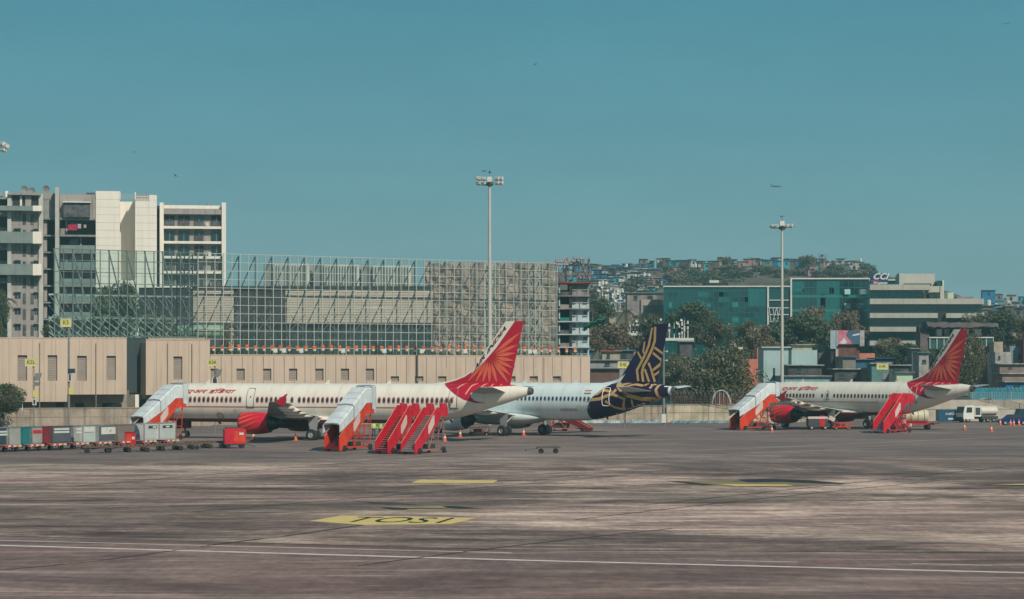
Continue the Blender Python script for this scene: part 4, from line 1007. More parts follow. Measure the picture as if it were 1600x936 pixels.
# near row of empty dollies
row = [(152, 707.5), (185, 706.5), (213, 706), (238, 704.5), (265, 703.5), (290, 702.5), (312, 700.5), (333, 699.5)]
d0 = None
for i, (u, v) in enumerate(row):
    p = G(u, v); rz = math.atan2(.35, 1)+rnd.uniform(-.12, .12)
    if i == 0: d0 = dolly('rusty empty flat dolly', p, rz); index_children()
    else: dup(d0, p, rz)
dk = dolly('small dark flat dolly standing alone on open apron', G(857, 708.2), .08, mat('dull_green_steel', (.10,.11,.09), .7, var=.2), 1.9, 1.1, .5, None, 'baggage_dolly')
# row of dollies that carry the containers
base0 = None; rowang = math.atan2(GY(697.5)-GY(706.5), XX(190, GY(697.5))-XX(8, GY(706.5)))
for i in range(8):
    t = i/7; u = 4+t*250; v = 706.5-t*9.5
    p = G(u, v) + Vector((0, .9, 0))
    if i == 0: base0 = dolly('low container dolly with red and white edge', p, rowang, darkred, 2.25, 1.75, .50, 'loaded container dollies', checks=True); index_children()
    else: dup(base0, p, rowang+rnd.uniform(-.02, .02))

alum = mat('dented_aluminium', (.50, .52, .52), .35, .55, var=.18, sc_=2.5)
def container(label, pos, rz, m, wd=1.5, dp=1.45, h=1.6, cut='r', door=None, edge=None, stickers=(), z=.62, tarp=None, name='cargo_container'):
    """unit load container: box with the lower corner cut away on one side"""
    c = thing(name, label, 'container', (pos[0], pos[1], z), rz, None)
    x0, x1 = -wd/2, wd/2; k = .38
    if cut == 'r': pr = [(x0, 0), (x1-k, 0), (x1, k*1.35), (x1, h), (x0, h)]
    elif cut == 'l': pr = [(x0+k, 0), (x1, 0), (x1, h), (x0, h), (x0, k*1.35)]
    else: pr = [(x0, 0), (x1, 0), (x1, h), (x0, h)]
    MB().prism(pr, 'y', 0, dp).build('shell', m, c)
    mb = MB(); e = edge or alum
    n = len(pr)
    for i in range(n):
        a, b = pr[i], pr[(i+1)%n]; mb.bar((a[0], -.01, a[1]), (b[0], -.01, b[1]), .06, .05)
        mb.bar((a[0], dp+.01, a[1]), (b[0], dp+.01, b[1]), .06, .05); mb.bar((a[0], 0, a[1]), (a[0], dp, a[1]), .05)
    mb.build('edge_frame', e, c)
    if door: MB().box(x0+.08, x1-(k+.04 if cut == 'r' else .08), -.035, -.004, .1, h-.1).build('door_panel', door, c)
    for (sx0, sx1, sz0, sz1, sm) in stickers: MB().box(x0+sx0*wd, x0+sx1*wd, -.055, -.037, sz0*h, sz1*h).build('label_plate', sm, c)
    if tarp: 
        mb = MB()
        for i in range(9): mb.box(x0-.02+i*wd/9, x0-.02+(i+.93)*wd/9, -.08-.03*(i%2), -.006, .05, h-.05)
        mb.build('curtain', tarp, c)
    return c
sk = mat('pale_sticker', (.66,.70,.68), .5, var=.15, sc_=8); skd = mat('dark_sticker', (.05,.06,.07), .5, var=.1); dred = mat('deep_red_sticker', (.55,.02,.03), .5, var=.05)
slategrey = mat('slate_container', (.13,.14,.16), .5, .2, var=.15); navyc = mat('dark_blue_container', (.05,.09,.12), .5, .2, var=.2); tealc = mat('teal_panel', (.02,.19,.20), .5, var=.1); marc = mat('maroon_curtain', (.25,.03,.045), .7, var=.2)
greenw = mat('greenish_white_container', (.52,.60,.56), .5, .1, var=.12); silv = mat('pale_silver_sheet', (.50,.51,.48), .4, .3, var=.15); brn = mat('grey_brown_sheet', (.24,.21,.19), .6, .1, var=.15); offw = mat('off_white_container', (.68,.69,.65), .5, var=.1)
def on_row(u):
    t = (u-4)/250; v = 706.5-t*9.5; p = G(u, v)+Vector((0, .25, 0)); return p
def C_(label, ua, ub, m, **k):
    uc = (ua+ub)/2; p = on_row(uc); wd = (ub-ua)*p.y/F/math.cos(rowang)*1.04; k.setdefault('h', 1.5)
    return container(label, p, rowang, m, wd=wd, **k)
C_('dark blue container with pale labels, leftmost on the loaded dollies', -12, 12, navyc, cut='r', door=navyc, stickers=[(.3,.8,.72,.82,sk), (.3,.8,.55,.66,sk)])
C_('plain pale silver container beside the dark blue one', 18, 36, silv, cut='n')
C_('teal panelled container between silver and red-labelled ones', 38, 52, tealc, cut='n', edge=tealc)
C_('silver container with a bright red label and cut lower corner', 53, 69, alum, cut='r', door=silv, stickers=[(.05,.6,.62,.82,dred)])
C_('container closed with a maroon curtain', 71, 85, marc, cut='n', tarp=marc, edge=marc)
C_('wide slate grey container carrying two pale label plates', 88, 117, slategrey, cut='n', edge=slategrey, door=slategrey, stickers=[(.05,.6,.78,.9,sk), (.05,.6,.6,.72,sk), (.75,.95,.78,.9,sk)])
C_('pale silver container with cut corner and square label', 117, 132, alum, cut='l', door=silv, stickers=[(.2,.8,.75,.86,offw), (.2,.8,.55,.66,offw)])
C_('greenish white container with large faded label', 134, 157, greenw, cut='n', edge=alum, stickers=[(.05,.5,.62,.9,offw), (.6,.95,.5,.85,slategrey)])
C_('silver container with a big white sign and black tick mark', 159, 186, alum, cut='r', door=slategrey, stickers=[(.1,.72,.45,.88,offw)])
C_('grey brown container left of the blue tarpaulin', 187, 205, brn, cut='n', edge=brn)
tick = [o for o in COL.objects if o.name.startswith('cargo_container') and 'tick' in (o.get('label') or '')][0]
MB().add([(-.30, -.06, .98), (-.24, -.06, 1.02), (-.18, -.06, .92), (-.02, -.06, 1.14), (.02, -.06, 1.1), (-.17, -.06, .84)], [(0,1,2,5), (2,3,4,5)]).build('tick_mark', black, tick, fix=False)
# two white lidded lockers
for lab, ua, ub in (('white cargo locker with black slot plate, left of the pair beside the tarpaulin', 229, 251), ('white cargo locker with black slot plate, right of the pair nearest the stairs', 251.5, 270)):
    c = C_(lab, ua, ub, offw, cut='n', h=1.55, door=mat('pale_grey_door', (.5,.56,.56), .5, var=.12), stickers=[(.2,.8,.70,.86,skd)])
    MB().box(-.3, .3, -.064, -.056, 1.14, 1.27).build('slot_cover', offw, c)
# tarpaulin bundle
tb = thing('tarpaulin_stack', 'heap wrapped in crumpled dark blue tarpaulin beside the white lockers', 'tarpaulin', on_row(216)+Vector((0, .3, 0)), rowang)
mb = MB(); rng_ = random.Random(4); rings = []
for k in range(9):
    z = .05+k*.25; ring = []
    for i in range(18):
        t = i*2*math.pi/18; r = (.95-.02*k+rng_.uniform(-.09, .09))*(1 if k < 7 else .8-.25*(k-7)); ring.append((r*math.cos(t), .75*r*math.sin(t)+.7, z+rng_.uniform(-.07, .07)))
    rings.append(ring)
mb.loft(rings); mb.build('tarpaulin', mat('blue_tarpaulin', (.02,.06,.12), .5, var=.35, sc_=3), tb)
# red tool chest and red ground power unit on wheels
rb = thing('tool_chest', 'small bright red wheeled tool chest between the containers and the tarpaulin', 'tool chest', on_row(205)+Vector((0, -.75, 0)), .1)
MB().box(-.48, .48, 0, .7, .15, 1.38).build('body', red, rb); MB().box(-.42, .1, -.02, -.004, .5, 1.2).build('door', orred, rb); MB().box(.16, .4, -.02, -.004, .75, 1.0).build('label_plate', sk, rb); MB().box(-.5, .5, -.03, .72, 1.38, 1.44).build('lid', darkred, rb)
for x in (-.35, .35): MB().tube((x, .05, .1), (x, .15, .1), .1, n=10).build('wheel', rubber, rb)
gp = thing('power_unit', 'red wheeled ground power unit with towbar in front of the red engine', 'ground power unit', G(367, 701)+Vector((0, .4, 0)), .25)
MB().prism([(-.98, .42), (.98, .42), (.98, 1.72), (.80, 1.85), (-.80, 1.85), (-.98, 1.72)], 'y', 0, 1.3).build('body', red, gp)
MB().box(-.1, .9, -.02, -.004, .55, 1.6).build('side_door', orred, gp); MB().box(.35, .75, -.035, -.022, 1.25, 1.45).build('label_plate', sk, gp)
MB().box(-.85, -.2, -.02, -.004, .6, 1.55).build('side_door', red, gp); MB().box(-.8, .8, .1, 1.2, 1.85, 1.93).build('roof_vent', dsteel, gp)
for x in (-.65, .65): 
    for y in (.12, 1.15): MB().lathe([(-.09, .05), (-.09, .22), (.09, .22), (.09, .05)], 14, ax='y', c=(x, y, .25)).build('wheel', rubber, gp, smooth=30)
MB().bar((.98, .6, .4), (1.9, .5, .15), .07).build('towbar', dsteel, gp); MB().box(-.9, .9, .05, 1.25, .3, .415).build('chassis', dsteel, gp)

# ------------------------------------------------------------------ light masts and stand poles
def mast(label, u, Y, vtop, r=.26, heads=((-1.4, 0), (-.75, 0), (.9, 0), (1.4, 0)), two=True):
    H = ZZ(vtop, Y); o = thing('light_mast', label, 'light mast', (XX(u, Y), Y, 0))
    MB().tube((0,0,0), (0,0,H-1.2), r*1.15, r*.72, 14).build('pole', mat('mast_grey', (.55,.55,.50), .5, .1, var=.08), o, smooth=40)
    mb = MB(); mb.lathe([(0, .45), (.12, .5), (.3, .5), (.34, .2)], 14, ax='z', c=(0,0,H-1.3), caps=True); mb.bar((-1.75, 0, H-.95), (1.75, -.05, H-.85), .09); mb.bar((0, -1.2, H-.95), (0, 1.2, H-.95), .09); mb.bar((0,0,H-1.2), (0,0,H+.7), .05); mb.build('crown_frame', dsteel, o)
    mb = MB(); mb.box(-.32, .32, -.3, .3, H-.78, H-.12); mb.build('hoist_box', offw, o)
    for hx, hz in heads:
        for hy in (-.25, .5):
            h = MB(); h.prism([(-.26, -.2), (.26, -.2), (.3, .25), (-.3, .25)], 'y', -.14, .14); ho = h.build('floodlight', offw, o); ho.location = (hx, hy, H-1.0+hz+.18); ho.rotation_euler = (R(-35), 0, R(20 if hx < 0 else -25))
            MB().prism([(-.22, -.17), (.22, -.17), (.25, .2), (-.25, .2)], 'y', -.165, -.145).build('lamp_glass', mat('floodlight_glass', (.30,.33,.33), .2, var=0), ho)
    return o
mast('tall light mast with square floodlights rising behind the long plane tail', 765, 300, 275, .25, ((-1.5, -.15), (-1.5, .45), (-.8, -.2), (-.8, .4), (1.0, .45), (1.5, .45), (1.0, -.1), (1.5, -.1)))
mast('slimmer light mast with flat floodlights rising behind the short plane nose', 1222, 312, 344, .22, ((-1.25, -.1), (-.8, -.1), (.55, 0), (1.2, 0)))
mast('light mast whose floodlight cluster just enters the left picture edge', -13, 262, 219, .26, ((-1.5, 0), (1.2, .35), (1.6, .1), (1.35, -.3)))
yel = mat('yellow_stand_sign', (.66, .60, .17), .5, var=.06); sgt = mat('sign_lettering', (.10,.11,.05), .6, var=0)
polem = mat('pole_grey', (.26,.27,.26), .6, .2, var=.15)
def stand_pole(label, text, u, Y, uc, v0, v1, ws, pole_r=.1, extras=(), vb=None):
    o = thing('stand_sign_pole', label, 'sign pole', (XX(u, Y), Y, 0)); H = ZZ(v1, Y); sxw = ws*Y/F; dx = (uc-u)*Y/F; zt = ZZ(v0, Y)
    MB().tube((0,0,0), (0,0,H+.1), pole_r*1.1, pole_r*.8, 10).build('pole', polem, o, smooth=40)
    s = MB().box(dx-sxw/2, dx+sxw/2, -.2, -.12, H, zt).build('sign', yel, o)
    mb = MB(); 
    for a, b in (((dx-sxw/2, H), (dx+sxw/2, H)), ((dx-sxw/2, zt), (dx+sxw/2, zt)), ((dx-sxw/2, H), (dx-sxw/2, zt)), ((dx+sxw/2, H), (dx+sxw/2, zt))): mb.bar((a[0], -.2, a[1]), (b[0], -.2, b[1]), .06)
    mb.build('frame', offw, s)
    text_obj(text, (zt-H)*.72, sgt, s, lambda x, y: (dx+x, -.206, (H+zt)/2+y), 'lettering', .95, 0, .012)
    MB().bar((0, 0, H-.2), (dx, -.1, H+.2), .08).build('bracket', dsteel, o)
    for kind, du, va, vb_ in extras:
        x = du*Y/F; za, zb = ZZ(vb_, Y), ZZ(va, Y)
        if kind == 'screen': MB().box(x-.42, x+.42, -.45, -.2, za, zb).build('guidance_screen', dsteel, o); MB().box(x-.36, x+.36, -.47, -.452, za+.06, zb-.06).build('screen_glass', glassd, o); MB().bar((0,0,(za+zb)/2), (x, -.3, (za+zb)/2), .07).build('arm', dsteel, o)
        if kind == 'lamp': MB().prism([(x-.35, za), (x+.2, za), (x+.5, zb), (x-.2, zb)], 'y', -.4, -.05).build('docking_lamp', polem, o); MB().bar((0,0,(za+zb)/2), (x, -.2, (za+zb)/2), .07).build('arm', dsteel, o)
        if kind == 'box': MB().box(x-.22, x+.22, -.3, -.1, za, zb).build('switch_box', offw, o); MB().box(x-.12, x+.12, -.312, -.301, za+.1, zb-.1).build('switch_panel', dsteel, o)
        if kind == 'plate': MB().box(x-.28, x+.28, -.2, -.13, za, zb).build('number_plate', yel, o)
        if kind == 'arms': 
            mb = MB(); mb.bar((-.35, 0, za), (.35, 0, za), .09); mb.bar((0, -.1, za), (.5, -.3, za+.05), .06); mb.build('camera_arm', offw, o)
    return o
stand_pole('tall grey pole with a yellow K5 sign left of the dark recess', 'K5', 107.5, 262, 103.5, 498, 510.5, 16.5, .14, [('arms', 0, 532, 533), ('arms', 0, 555, 556), ('screen', 5, 576, 583), ('box', 2.5, 584, 596), ('plate', 4, 606, 616)])
stand_pole('short thin pole with a yellow K5L sign near the flowering bush', 'K5L', 53, 262, 49, 560.5, 572, 17.5, .07, [('lamp', 6, 583, 595), ('lamp', 4, 597, 603), ('plate', 3, 610, 620), ('box', 1.5, 623, 633)])
stand_pole('pole with a yellow K5R sign showing above the long plane nose', 'K5R', 336, 262, 332.5, 561.5, 571.5, 15.5, .07, [('lamp', 5, 577, 588), ('box', -1.2, 590, 600), ('box', 1.8, 590, 600)])
stand_pole('pole with a yellow K4L sign half hidden by the navy tail', 'K4L', 975.5, 285, 974, 565, 575, 17, .07, [])
stand_pole('pole with a yellow K4R sign above the short right-hand plane', 'K4R', 1379, 300, 1378.5, 568.5, 577, 17.5, .08, [('lamp', 2, 583, 592)])
# grey camera pole behind the navy tail, and a bent pipe lamp beside it
cp = thing('camera_pole', 'grey camera pole with side brackets just right of the navy tail', 'pole', (XX(1037, 300), 300, 0))
MB().tube((0,0,0), (0,0,ZZ(538, 300)), .2, .1, 12).build('pole', polem, cp, smooth=40)
mb = MB()
for v in (549, 563): z = ZZ(v, 300); mb.bar((0,0,z), (.42, -.1, z), .06); mb.ball((.42, -.12, z-.02), .13, 6)
mb.build('camera_arm', offw, cp)
z = ZZ(583, 300); mb = MB(); mb.bar((-.2, -.1, z), (.8, -.1, z), .08); mb.bar((.8, -.1, z), (.8, -.1, z-.35), .08); mb.bar((.8, -.1, z-.35), (-.2, -.1, z-.35), .08); mb.build('bracket', polem, cp)
MB().box(-.3, .3, -.35, -.1, .3, 1.5).build('cabinet', offw, cp)
np_ = thing('camera_pole', 'thin dark pole standing on orange footed trestle left of the camera pole', 'pole', (XX(977, 303), 303, 0))
MB().tube((0,0,0), (0,0,ZZ(640, 303)), .06, .05, 8).build('pole', dsteel, np_)
mb = MB(); mb.bar((-.7, -.2, .75), (.8, -.2, .75), .12); mb.bar((-.6, -.2, 0), (-.6, -.2, .75), .06); mb.bar((.7, -.2, 0), (.7, -.2, .75), .06); mb.build('trestle', mat('faded_orange', (.55,.25,.18), .6, var=.15), np_)

# ------------------------------------------------------------------ cones, people, vehicles
cone = thing('traffic_cone', 'orange traffic cone', 'cone', (0,0,0), 0, 'traffic cones on the apron', rank=False)
mb = MB(); mb.box(-.24, .24, -.24, .24, 0, .06); mb.lathe([(.06, .19), (.35, .13)], 12, ax='z', caps=True); mb.lathe([(.55, .09), (.85, .035)], 12, ax='z', caps=True); mb.build('cone_body', mat('cone_orange', (.80,.14,.05), .6, var=.1), cone)
MB().lathe([(.35, .132), (.55, .088)], 12, ax='z').build('white_band', wcl, cone)
index_children()
cones = [(324+190-52, 688.5, 'below the wing of the long plane, between engine and wheels'), (396, 686.5, 'under the red engine of the long plane'), (695, 690, 'right of the grey-stepped boarding stairs'), (719, 683, 'in front of the white plane engine'), (818, 680.5, 'between the wheels of the white plane'), (1206, 675.5, 'under the nose of the short right-hand plane'),
         (1507, 671.5, 'on open apron left of the white lorry'), (1549, 675, 'on open apron in front of the white lorry'), (1563, 664.5, 'beside the rear of the white lorry'), (1579, 664.8, 'left of the pair in front of the blue car'), (1584, 665.2, 'right of the pair in front of the blue car'), (1592, 664.5, 'rightmost, at the picture edge')]
for i, (u, v, t) in enumerate(cones):
    if i == 0: cone.location = G(u, v); cone['label'] = 'orange traffic cone '+t
    else: dup(cone, G(u, v), rnd.uniform(0, 1), 'orange traffic cone '+t, rank=False)
for i in range(0):
    pass
def person(label, pos, rz, top, trouser, lean=0, arm=0):
    """one skinned body; jacket and trousers are coloured regions of clothing meshes"""
    me = bpy.data.meshes.new('body'); 
    V = [(0,0,.92), (0,.02,1.15), (0,.02,1.38), (0,.01,1.5), (0,0,1.62), (0,-.01,1.74), (-.1,0,.88), (-.12,.03,.48), (-.13,.06,.08), (-.13,-.1,.03), (.1,0,.88), (.13,.02,.48), (.14,.05,.08), (.14,-.12,.03),
         (-.19,.02,1.40), (-.25,.05,1.14), (-.24,-.08-arm,.92+arm*.6), (-.24,-.14-arm,.84+arm*.7), (.19,.02,1.40), (.25,.03,1.14), (.24,-.12,.92), (.24,-.17,.84)]
    E = [(0,1),(1,2),(2,3),(3,4),(4,5),(0,6),(6,7),(7,8),(8,9),(0,10),(10,11),(11,12),(12,13),(2,14),(14,15),(15,16),(16,17),(2,18),(18,19),(19,20),(20,21)]
    rad = [.15,.15,.17,.07,.10,.08,.10,.07,.05,.045,.10,.07,.05,.045,.075,.055,.042,.04,.075,.055,.042,.04]
    me.from_pydata(V, E, []); o = bpy.data.objects.new('person', me); COL.objects.link(o)
    sk_ = me.skin_vertices if len(me.skin_vertices) else None
    m1 = o.modifiers.new('s', 'SKIN')
    for i, r_ in enumerate(rad):
        me.skin_vertices[0].data[i].radius = (r_, r_*.85)
    me.skin_vertices[0].data[0].use_root = True
    o.modifiers.new('b', 'SUBSURF').levels = 1
    dg = bpy.context.evaluated_depsgraph_get(); m2 = bpy.data.meshes.new_from_object(o.evaluated_get(dg)); o.modifiers.clear(); o.data = m2
    m2.materials.clear()
    for x in (trouser, top, mat('skin_brown', (.22,.11,.07), .6, var=.05), mat('dark_hair', (.015,.012,.01), .7, var=0), black): m2.materials.append(x)
    for p in m2.polygons:
        z = p.center.z; x = abs(p.center.x)
        p.material_index = 3 if z > 1.68 or (z > 1.56 and p.center.y > .03 and x < .12) else 2 if z > 1.47 or (x > .18 and z < 1.0) else 1 if z > .95 else 4 if z < .09 else 0
        p.use_smooth = True
    o.location = pos; o.rotation_euler = (lean, 0, rz); tag(o, label, 'person', None); return o
vest = mat('lime_vest', (.55,.72,.22), .7, var=.08); shirt = mat('pale_green_shirt', (.55,.66,.50), .7, var=.08); trs = mat('dark_trousers', (.03,.035,.04), .8, var=.1)
person('person in a lime high-visibility vest standing under the long plane, left of two', G(584, 683), .3, vest, trs)
person('person in a lime high-visibility vest standing under the long plane, right of two', G(594, 683.5), -.4, vest, trs, arm=.15)
person('person in dark red clothes standing behind the red rear stairs of the short plane', G(1404, 674), .5, mat('dull_red_shirt', (.30,.05,.05), .8, var=.1), trs)
person('person in a pale shirt beside the red stairs of the short plane', G(1412, 674.5), -.3, mat('cream_shirt', (.6,.55,.48), .8, var=.1), trs)

def wheelset(root, xs_, w_, r, m=rubber):
    for x in xs_:
        for y in (-w_, w_):
            t = MB(); t.lathe([(-.12, .1), (-.12, r*.8), (-.08, r), (.08, r), (.12, r*.8), (.12, .1)], 16, ax='y', c=(x, y, r)); wo2 = t.build('wheel', m, root, smooth=30); MB().lathe([(-.125, .001), (-.125, r*.5)], 12, ax='y', c=(x, y, r)).build('rim', steel, wo2)
# white lorry with tank body
tk = thing('tanker_lorry', 'white lorry with a rounded tank body parked by the pale wall', 'lorry', G(1531, 660)+Vector((0, .5, 0)), .35)
cabm = mat('lorry_cab_white', (.72,.72,.66), .4, var=.06); tankm = mat('tank_cream', (.66,.63,.55), .4, var=.08)
MB().prism([(-3.6, .55), (-3.6, 1.5), (-3.35, 2.55), (-3.1, 2.75), (-1.6, 2.75), (-1.6, .55)], 'y', -1.15, 1.15).build('cab', cabm, tk)
MB().prism([(-3.62, 1.55), (-3.38, 2.5), (-3.36, 2.5), (-3.6, 1.55)], 'y', -1.0, 1.0).build('windscreen', glassd, tk)
MB().prism([(-3.1, 1.6), (-2.0, 1.6), (-2.0, 2.45), (-2.95, 2.45)], 'y', -1.17, -1.152).build('side_window', glassd, tk)
MB().box(-3.68, -3.55, -1.1, 1.1, .4, .85).build('bumper', dsteel, tk); 
for y in (-.85, .85): MB().box(-3.7, -3.685, y-.15, y+.15, .9, 1.1).build('headlight', sk, tk)
MB().box(-1.5, -.3, -1.1, 1.1, .95, 2.6).build('equipment_box', cabm, tk); MB().box(-1.35, -.45, -1.12, -1.102, 1.2, 2.4).build('box_opening', dsteel, tk)
mb = MB(); rings = [[(x, 1.12*math.sin(t*2*math.pi/24), 1.85+.78*math.cos(t*2*math.pi/24)) for t in range(24)] for x in (-.2, 0, 2.6, 2.8)]
mb.loft(rings); mb.build('tank', tankm, tk, smooth=40); MB().bar((-3.2, 0, .75), (2.9, 0, .75), 1.0, .25).build('chassis', dsteel, tk)
MB().box(-.2, 2.8, -1.2, 1.2, .55, 1.0).build('side_skirt', dsteel, tk)
wheelset(tk, (-2.7, 1.0, 2.1), .95, .48); tk.scale = (.88, .88, .88)
# blue container cabin against the wall
bb = thing('blue_container', 'blue metal container with white lettering against the pale grey wall', 'container', (XX(1484, 318), 318, 0), 0)
blu = mat('container_blue', (.015,.11,.22), .5, var=.15)
MB().box(-1.55, 1.55, 0, 2.4, .15, 1.75).build('shell', blu, bb)
mb = MB()
for i in range(12): mb.box(-1.5+i*.25, -1.38+i*.25, -.04, -.004, .2, 1.7)
mb.build('corrugation', blu, bb)
text_obj('IndiGo', .52, offw, bb, lambda x, y: (x+.1, -.06, 1.2+y), 'lettering', 1, .1, .01); MB().box(-.25, .7, -.06, -.045, .35, .62).build('label_plate', sk, bb)
MB().box(1.6, 2.1, .3, 1.5, .1, 1.3).build('meter_cabinet', mat('dark_blue_cabinet', (.01,.05,.10), .6, var=.1), bb)
# dark blue car
bc = thing('parked_car', 'dark blue car at the right edge behind the cones', 'car', (XX(1583, 300), 300.5, 0), .12)
cb = mat('car_blue', (.01,.035,.17), .25, .2, var=.05)
def carbody(root, L_=4.0, paint=cb):
    prof = [(-L_/2, .35), (-L_/2+.05, .75), (-L_/2+.9, .92), (-L_/2+1.55, 1.42), (L_/2-1.1, 1.46), (L_/2-.45, 1.0), (L_/2-.05, .92), (L_/2, .35)]
    rings = []
    for y, k in ((-.82, .0), (-.78, .06), (-.6, .1), (.6, .1), (.78, .06), (.82, 0)):
        rings.append([(x, y, min(z, z-.02+k*.2) if z > .5 else z) for x, z in prof])
    MB().loft(rings).build('body', paint, root, smooth=25)
    MB().prism([(-L_/2+1.05, .98), (-L_/2+1.6, 1.38), (L_/2-1.15, 1.4), (L_/2-.6, .98)], 'y', -.835, .835).build('window', glassd, root)
    for y in (-.6, .6): MB().box(-L_/2-.01, -L_/2+.06, y-.15, y+.15, .62, .76).build('headlight', sk, root)
    wheelset(root, (-L_/2+.75, L_/2-.75), .74, .31)
carbody(bc)
cc = thing('parked_van', 'dark teal van cut by the right picture edge', 'van', (XX(1602, 305), 305, 0), .1)
MB().prism([(-1.9, .4), (-1.95, 1.1), (-1.3, 1.3), (-1.0, 2.1), (2.2, 2.15), (2.2, .4)], 'y', -.9, .9).build('body', mat('van_teal', (.01,.06,.09), .35, var=.1), cc)
MB().prism([(-1.2, 1.3), (-.95, 1.9), (1.9, 1.9), (1.9, 1.3)], 'y', -.912, .912).build('window', glassd, cc); wheelset(cc, (-1.2, 1.4), .8, .34)
# red tow tractor and red loading gear near the short plane
def tractor(label, pos, rz, paint=red):
    t = thing('tow_tractor', label, 'tractor', pos, rz)
    MB().prism([(-1.5, .35), (-1.5, .95), (-.2, 1.0), (-.1, 1.15), (1.0, 1.15), (1.1, 1.0), (1.5, .95), (1.5, .35)], 'y', -.7, .7).build('body', paint, t)
    mb = MB()
    for x in (-.1, 1.05):
        for y in (-.62, .62): mb.bar((x, y, 1.1), (x+.05, y, 1.85), .06)
    mb.build('roof_post', dsteel, t); MB().box(-.25, 1.2, -.72, .72, 1.85, 1.93).build('roof', paint, t); MB().box(.1, .6, -.4, .4, 1.15, 1.5).build('seat', black, t)
    MB().box(-.18, -.15, -.6, .6, 1.2, 1.8).build('windscreen', glassd, t)
    wheelset(t, (-1.0, 1.0), .62, .33); return t
tractor('red tow tractor parked by the rear stairs of the short plane', G(1400, 674.5)+Vector((0,.6,0)), .15)
gu = thing('power_cart', 'red and dark service cart with pale top beside the short plane main wheels', 'service cart', G(1283, 672.5)+Vector((0, 3, 0)), .1)
MB().box(-1.3, 1.1, -.6, .6, .45, 1.35).build('body', dsteel, gu); MB().box(.1, .75, -.625, -.602, .4, 1.75).build('red_panel', red, gu); MB().box(-1.35, 1.1, -.65, .65, 1.36, 1.62).build('lid', panelw, gu); MB().bar((-1.3, 0, 1.4), (-2.2, 0, 1.5), .1).build('handle', sk, gu); wheelset(gu, (-.9, .8), .55, .28)
MB().bar((1.3,-.3,1.55), (2.0,-.3,1.2), .5, .5).build('hose_box', panelw, gu)
ld = thing('cargo_tank_trailer', 'red flat trailer carrying a cream ribbed tank behind the short plane', 'trailer', G(1432, 671)+Vector((0, 2, 0)), .05)
MB().box(-2.3, 2.4, -.8, .8, .55, .8).build('deck', red, ld); mb = MB(); mb.lathe([(-1.7, .05), (-1.65, .7), (-1.2, .82), (1.6, .82), (1.75, .7), (1.8, .05)], 20, c=(0,0,1.62)); to = mb.build('tank', mat('cream_tank', (.60,.56,.42), .5, var=.1), ld, smooth=40)
mb = MB()
for x in (-1.2, -.4, .4, 1.2): mb.lathe([(x-.03, .85), (x+.03, .85)], 20, c=(0,0,1.62))
mb.build('tank_rib', tan, to); mb = MB(); mb.box(-2.2, -1.2, -.83, -.81, .3, .78); mb.build('side_box', orred, ld); MB().box(-1.0, -.4, -.83, -.81, .35, .7).build('label_plate', sk, ld); MB().bar((2.4, 0, .6), (3.3, 0, .7), .1).build('towbar', dsteel, ld)
wheelset(ld, (-1.7, 1.7), .7, .26)
# red belt loader beneath the white plane
bl = thing('belt_loader', 'red belt loader with cluttered frame under the white plane', 'belt loader', (XX(868, 270), 270, 0), .1)
MB().box(-1.6, 1.6, -.7, .7, .5, .95).build('chassis', red, bl); MB().prism([(-2.2, .9), (2.6, 2.0), (2.6, 2.2), (-2.2, 1.1)], 'y', -.35, .35).build('belt', darkred, bl)
mb = MB()
for x in (-1.2, -.5, .3, 1.1): mb.bar((x, -.5, .9), (x+.3, -.5, 1.5+x*.2), .07); mb.bar((x, -.5, 1.5), (x+.6, -.5, .9), .05)
mb.build('frame', mat('pink_red_frame', (.55,.16,.13), .6, var=.15), bl); MB().box(-1.5, -.8, -.72, -.3, .95, 1.6).build('driver_seat', black, bl); wheelset(bl, (-1.1, 1.1), .6, .3)
# low red chock trolley seen beneath the white plane nose
for u, v, lab in ((748, 681, 'low red equipment trolley under the wing of the white plane'), (1318, 672, 'small red trolley behind the main wheels of the short plane'), (1190, 670, 'red maintenance rack behind the canopied stairs of the short plane')):
    t = thing('equipment_trolley', lab, 'trolley', G(u, v)+Vector((0, 1.5, 0)), .1)
    mb = MB(); mb.bar((-1.1, -.4, .35), (1.1, -.4, .35), .1); mb.bar((-1.1, .4, .35), (1.1, .4, .35), .1)
    for x in (-1, -.3, .4, 1.05): mb.bar((x, -.4, .35), (x, -.4, .95), .06); mb.bar((x, -.4, .35), (x+.35, -.4, .9), .05)
    mb.bar((-1.0, -.4, .9), (1.05, -.4, .95), .06); mb.build('frame', orred, t); MB().box(-.6, .3, -.35, .35, .4, .75).build('tray', darkred, t); wheelset(t, (-.8, .8), .42, .17)
# white box panel behind the short plane engine
wb_ = thing('white_panel_box', 'square white equipment box behind the red engine of the short plane', 'equipment box', (XX(1209, 300), 300, 0), 0)
MB().box(-.75, .75, 0, 1.0, .25, 1.9).build('box', offw, wb_); MB().box(-.6, .6, -.02, -.002, .4, 1.75).build('door', mat('pale_grey_door', (.5,.56,.56)), wb_); MB().box(-.7, .7, .1, .9, 0, .25).build('plinth', dsteel, wb_)
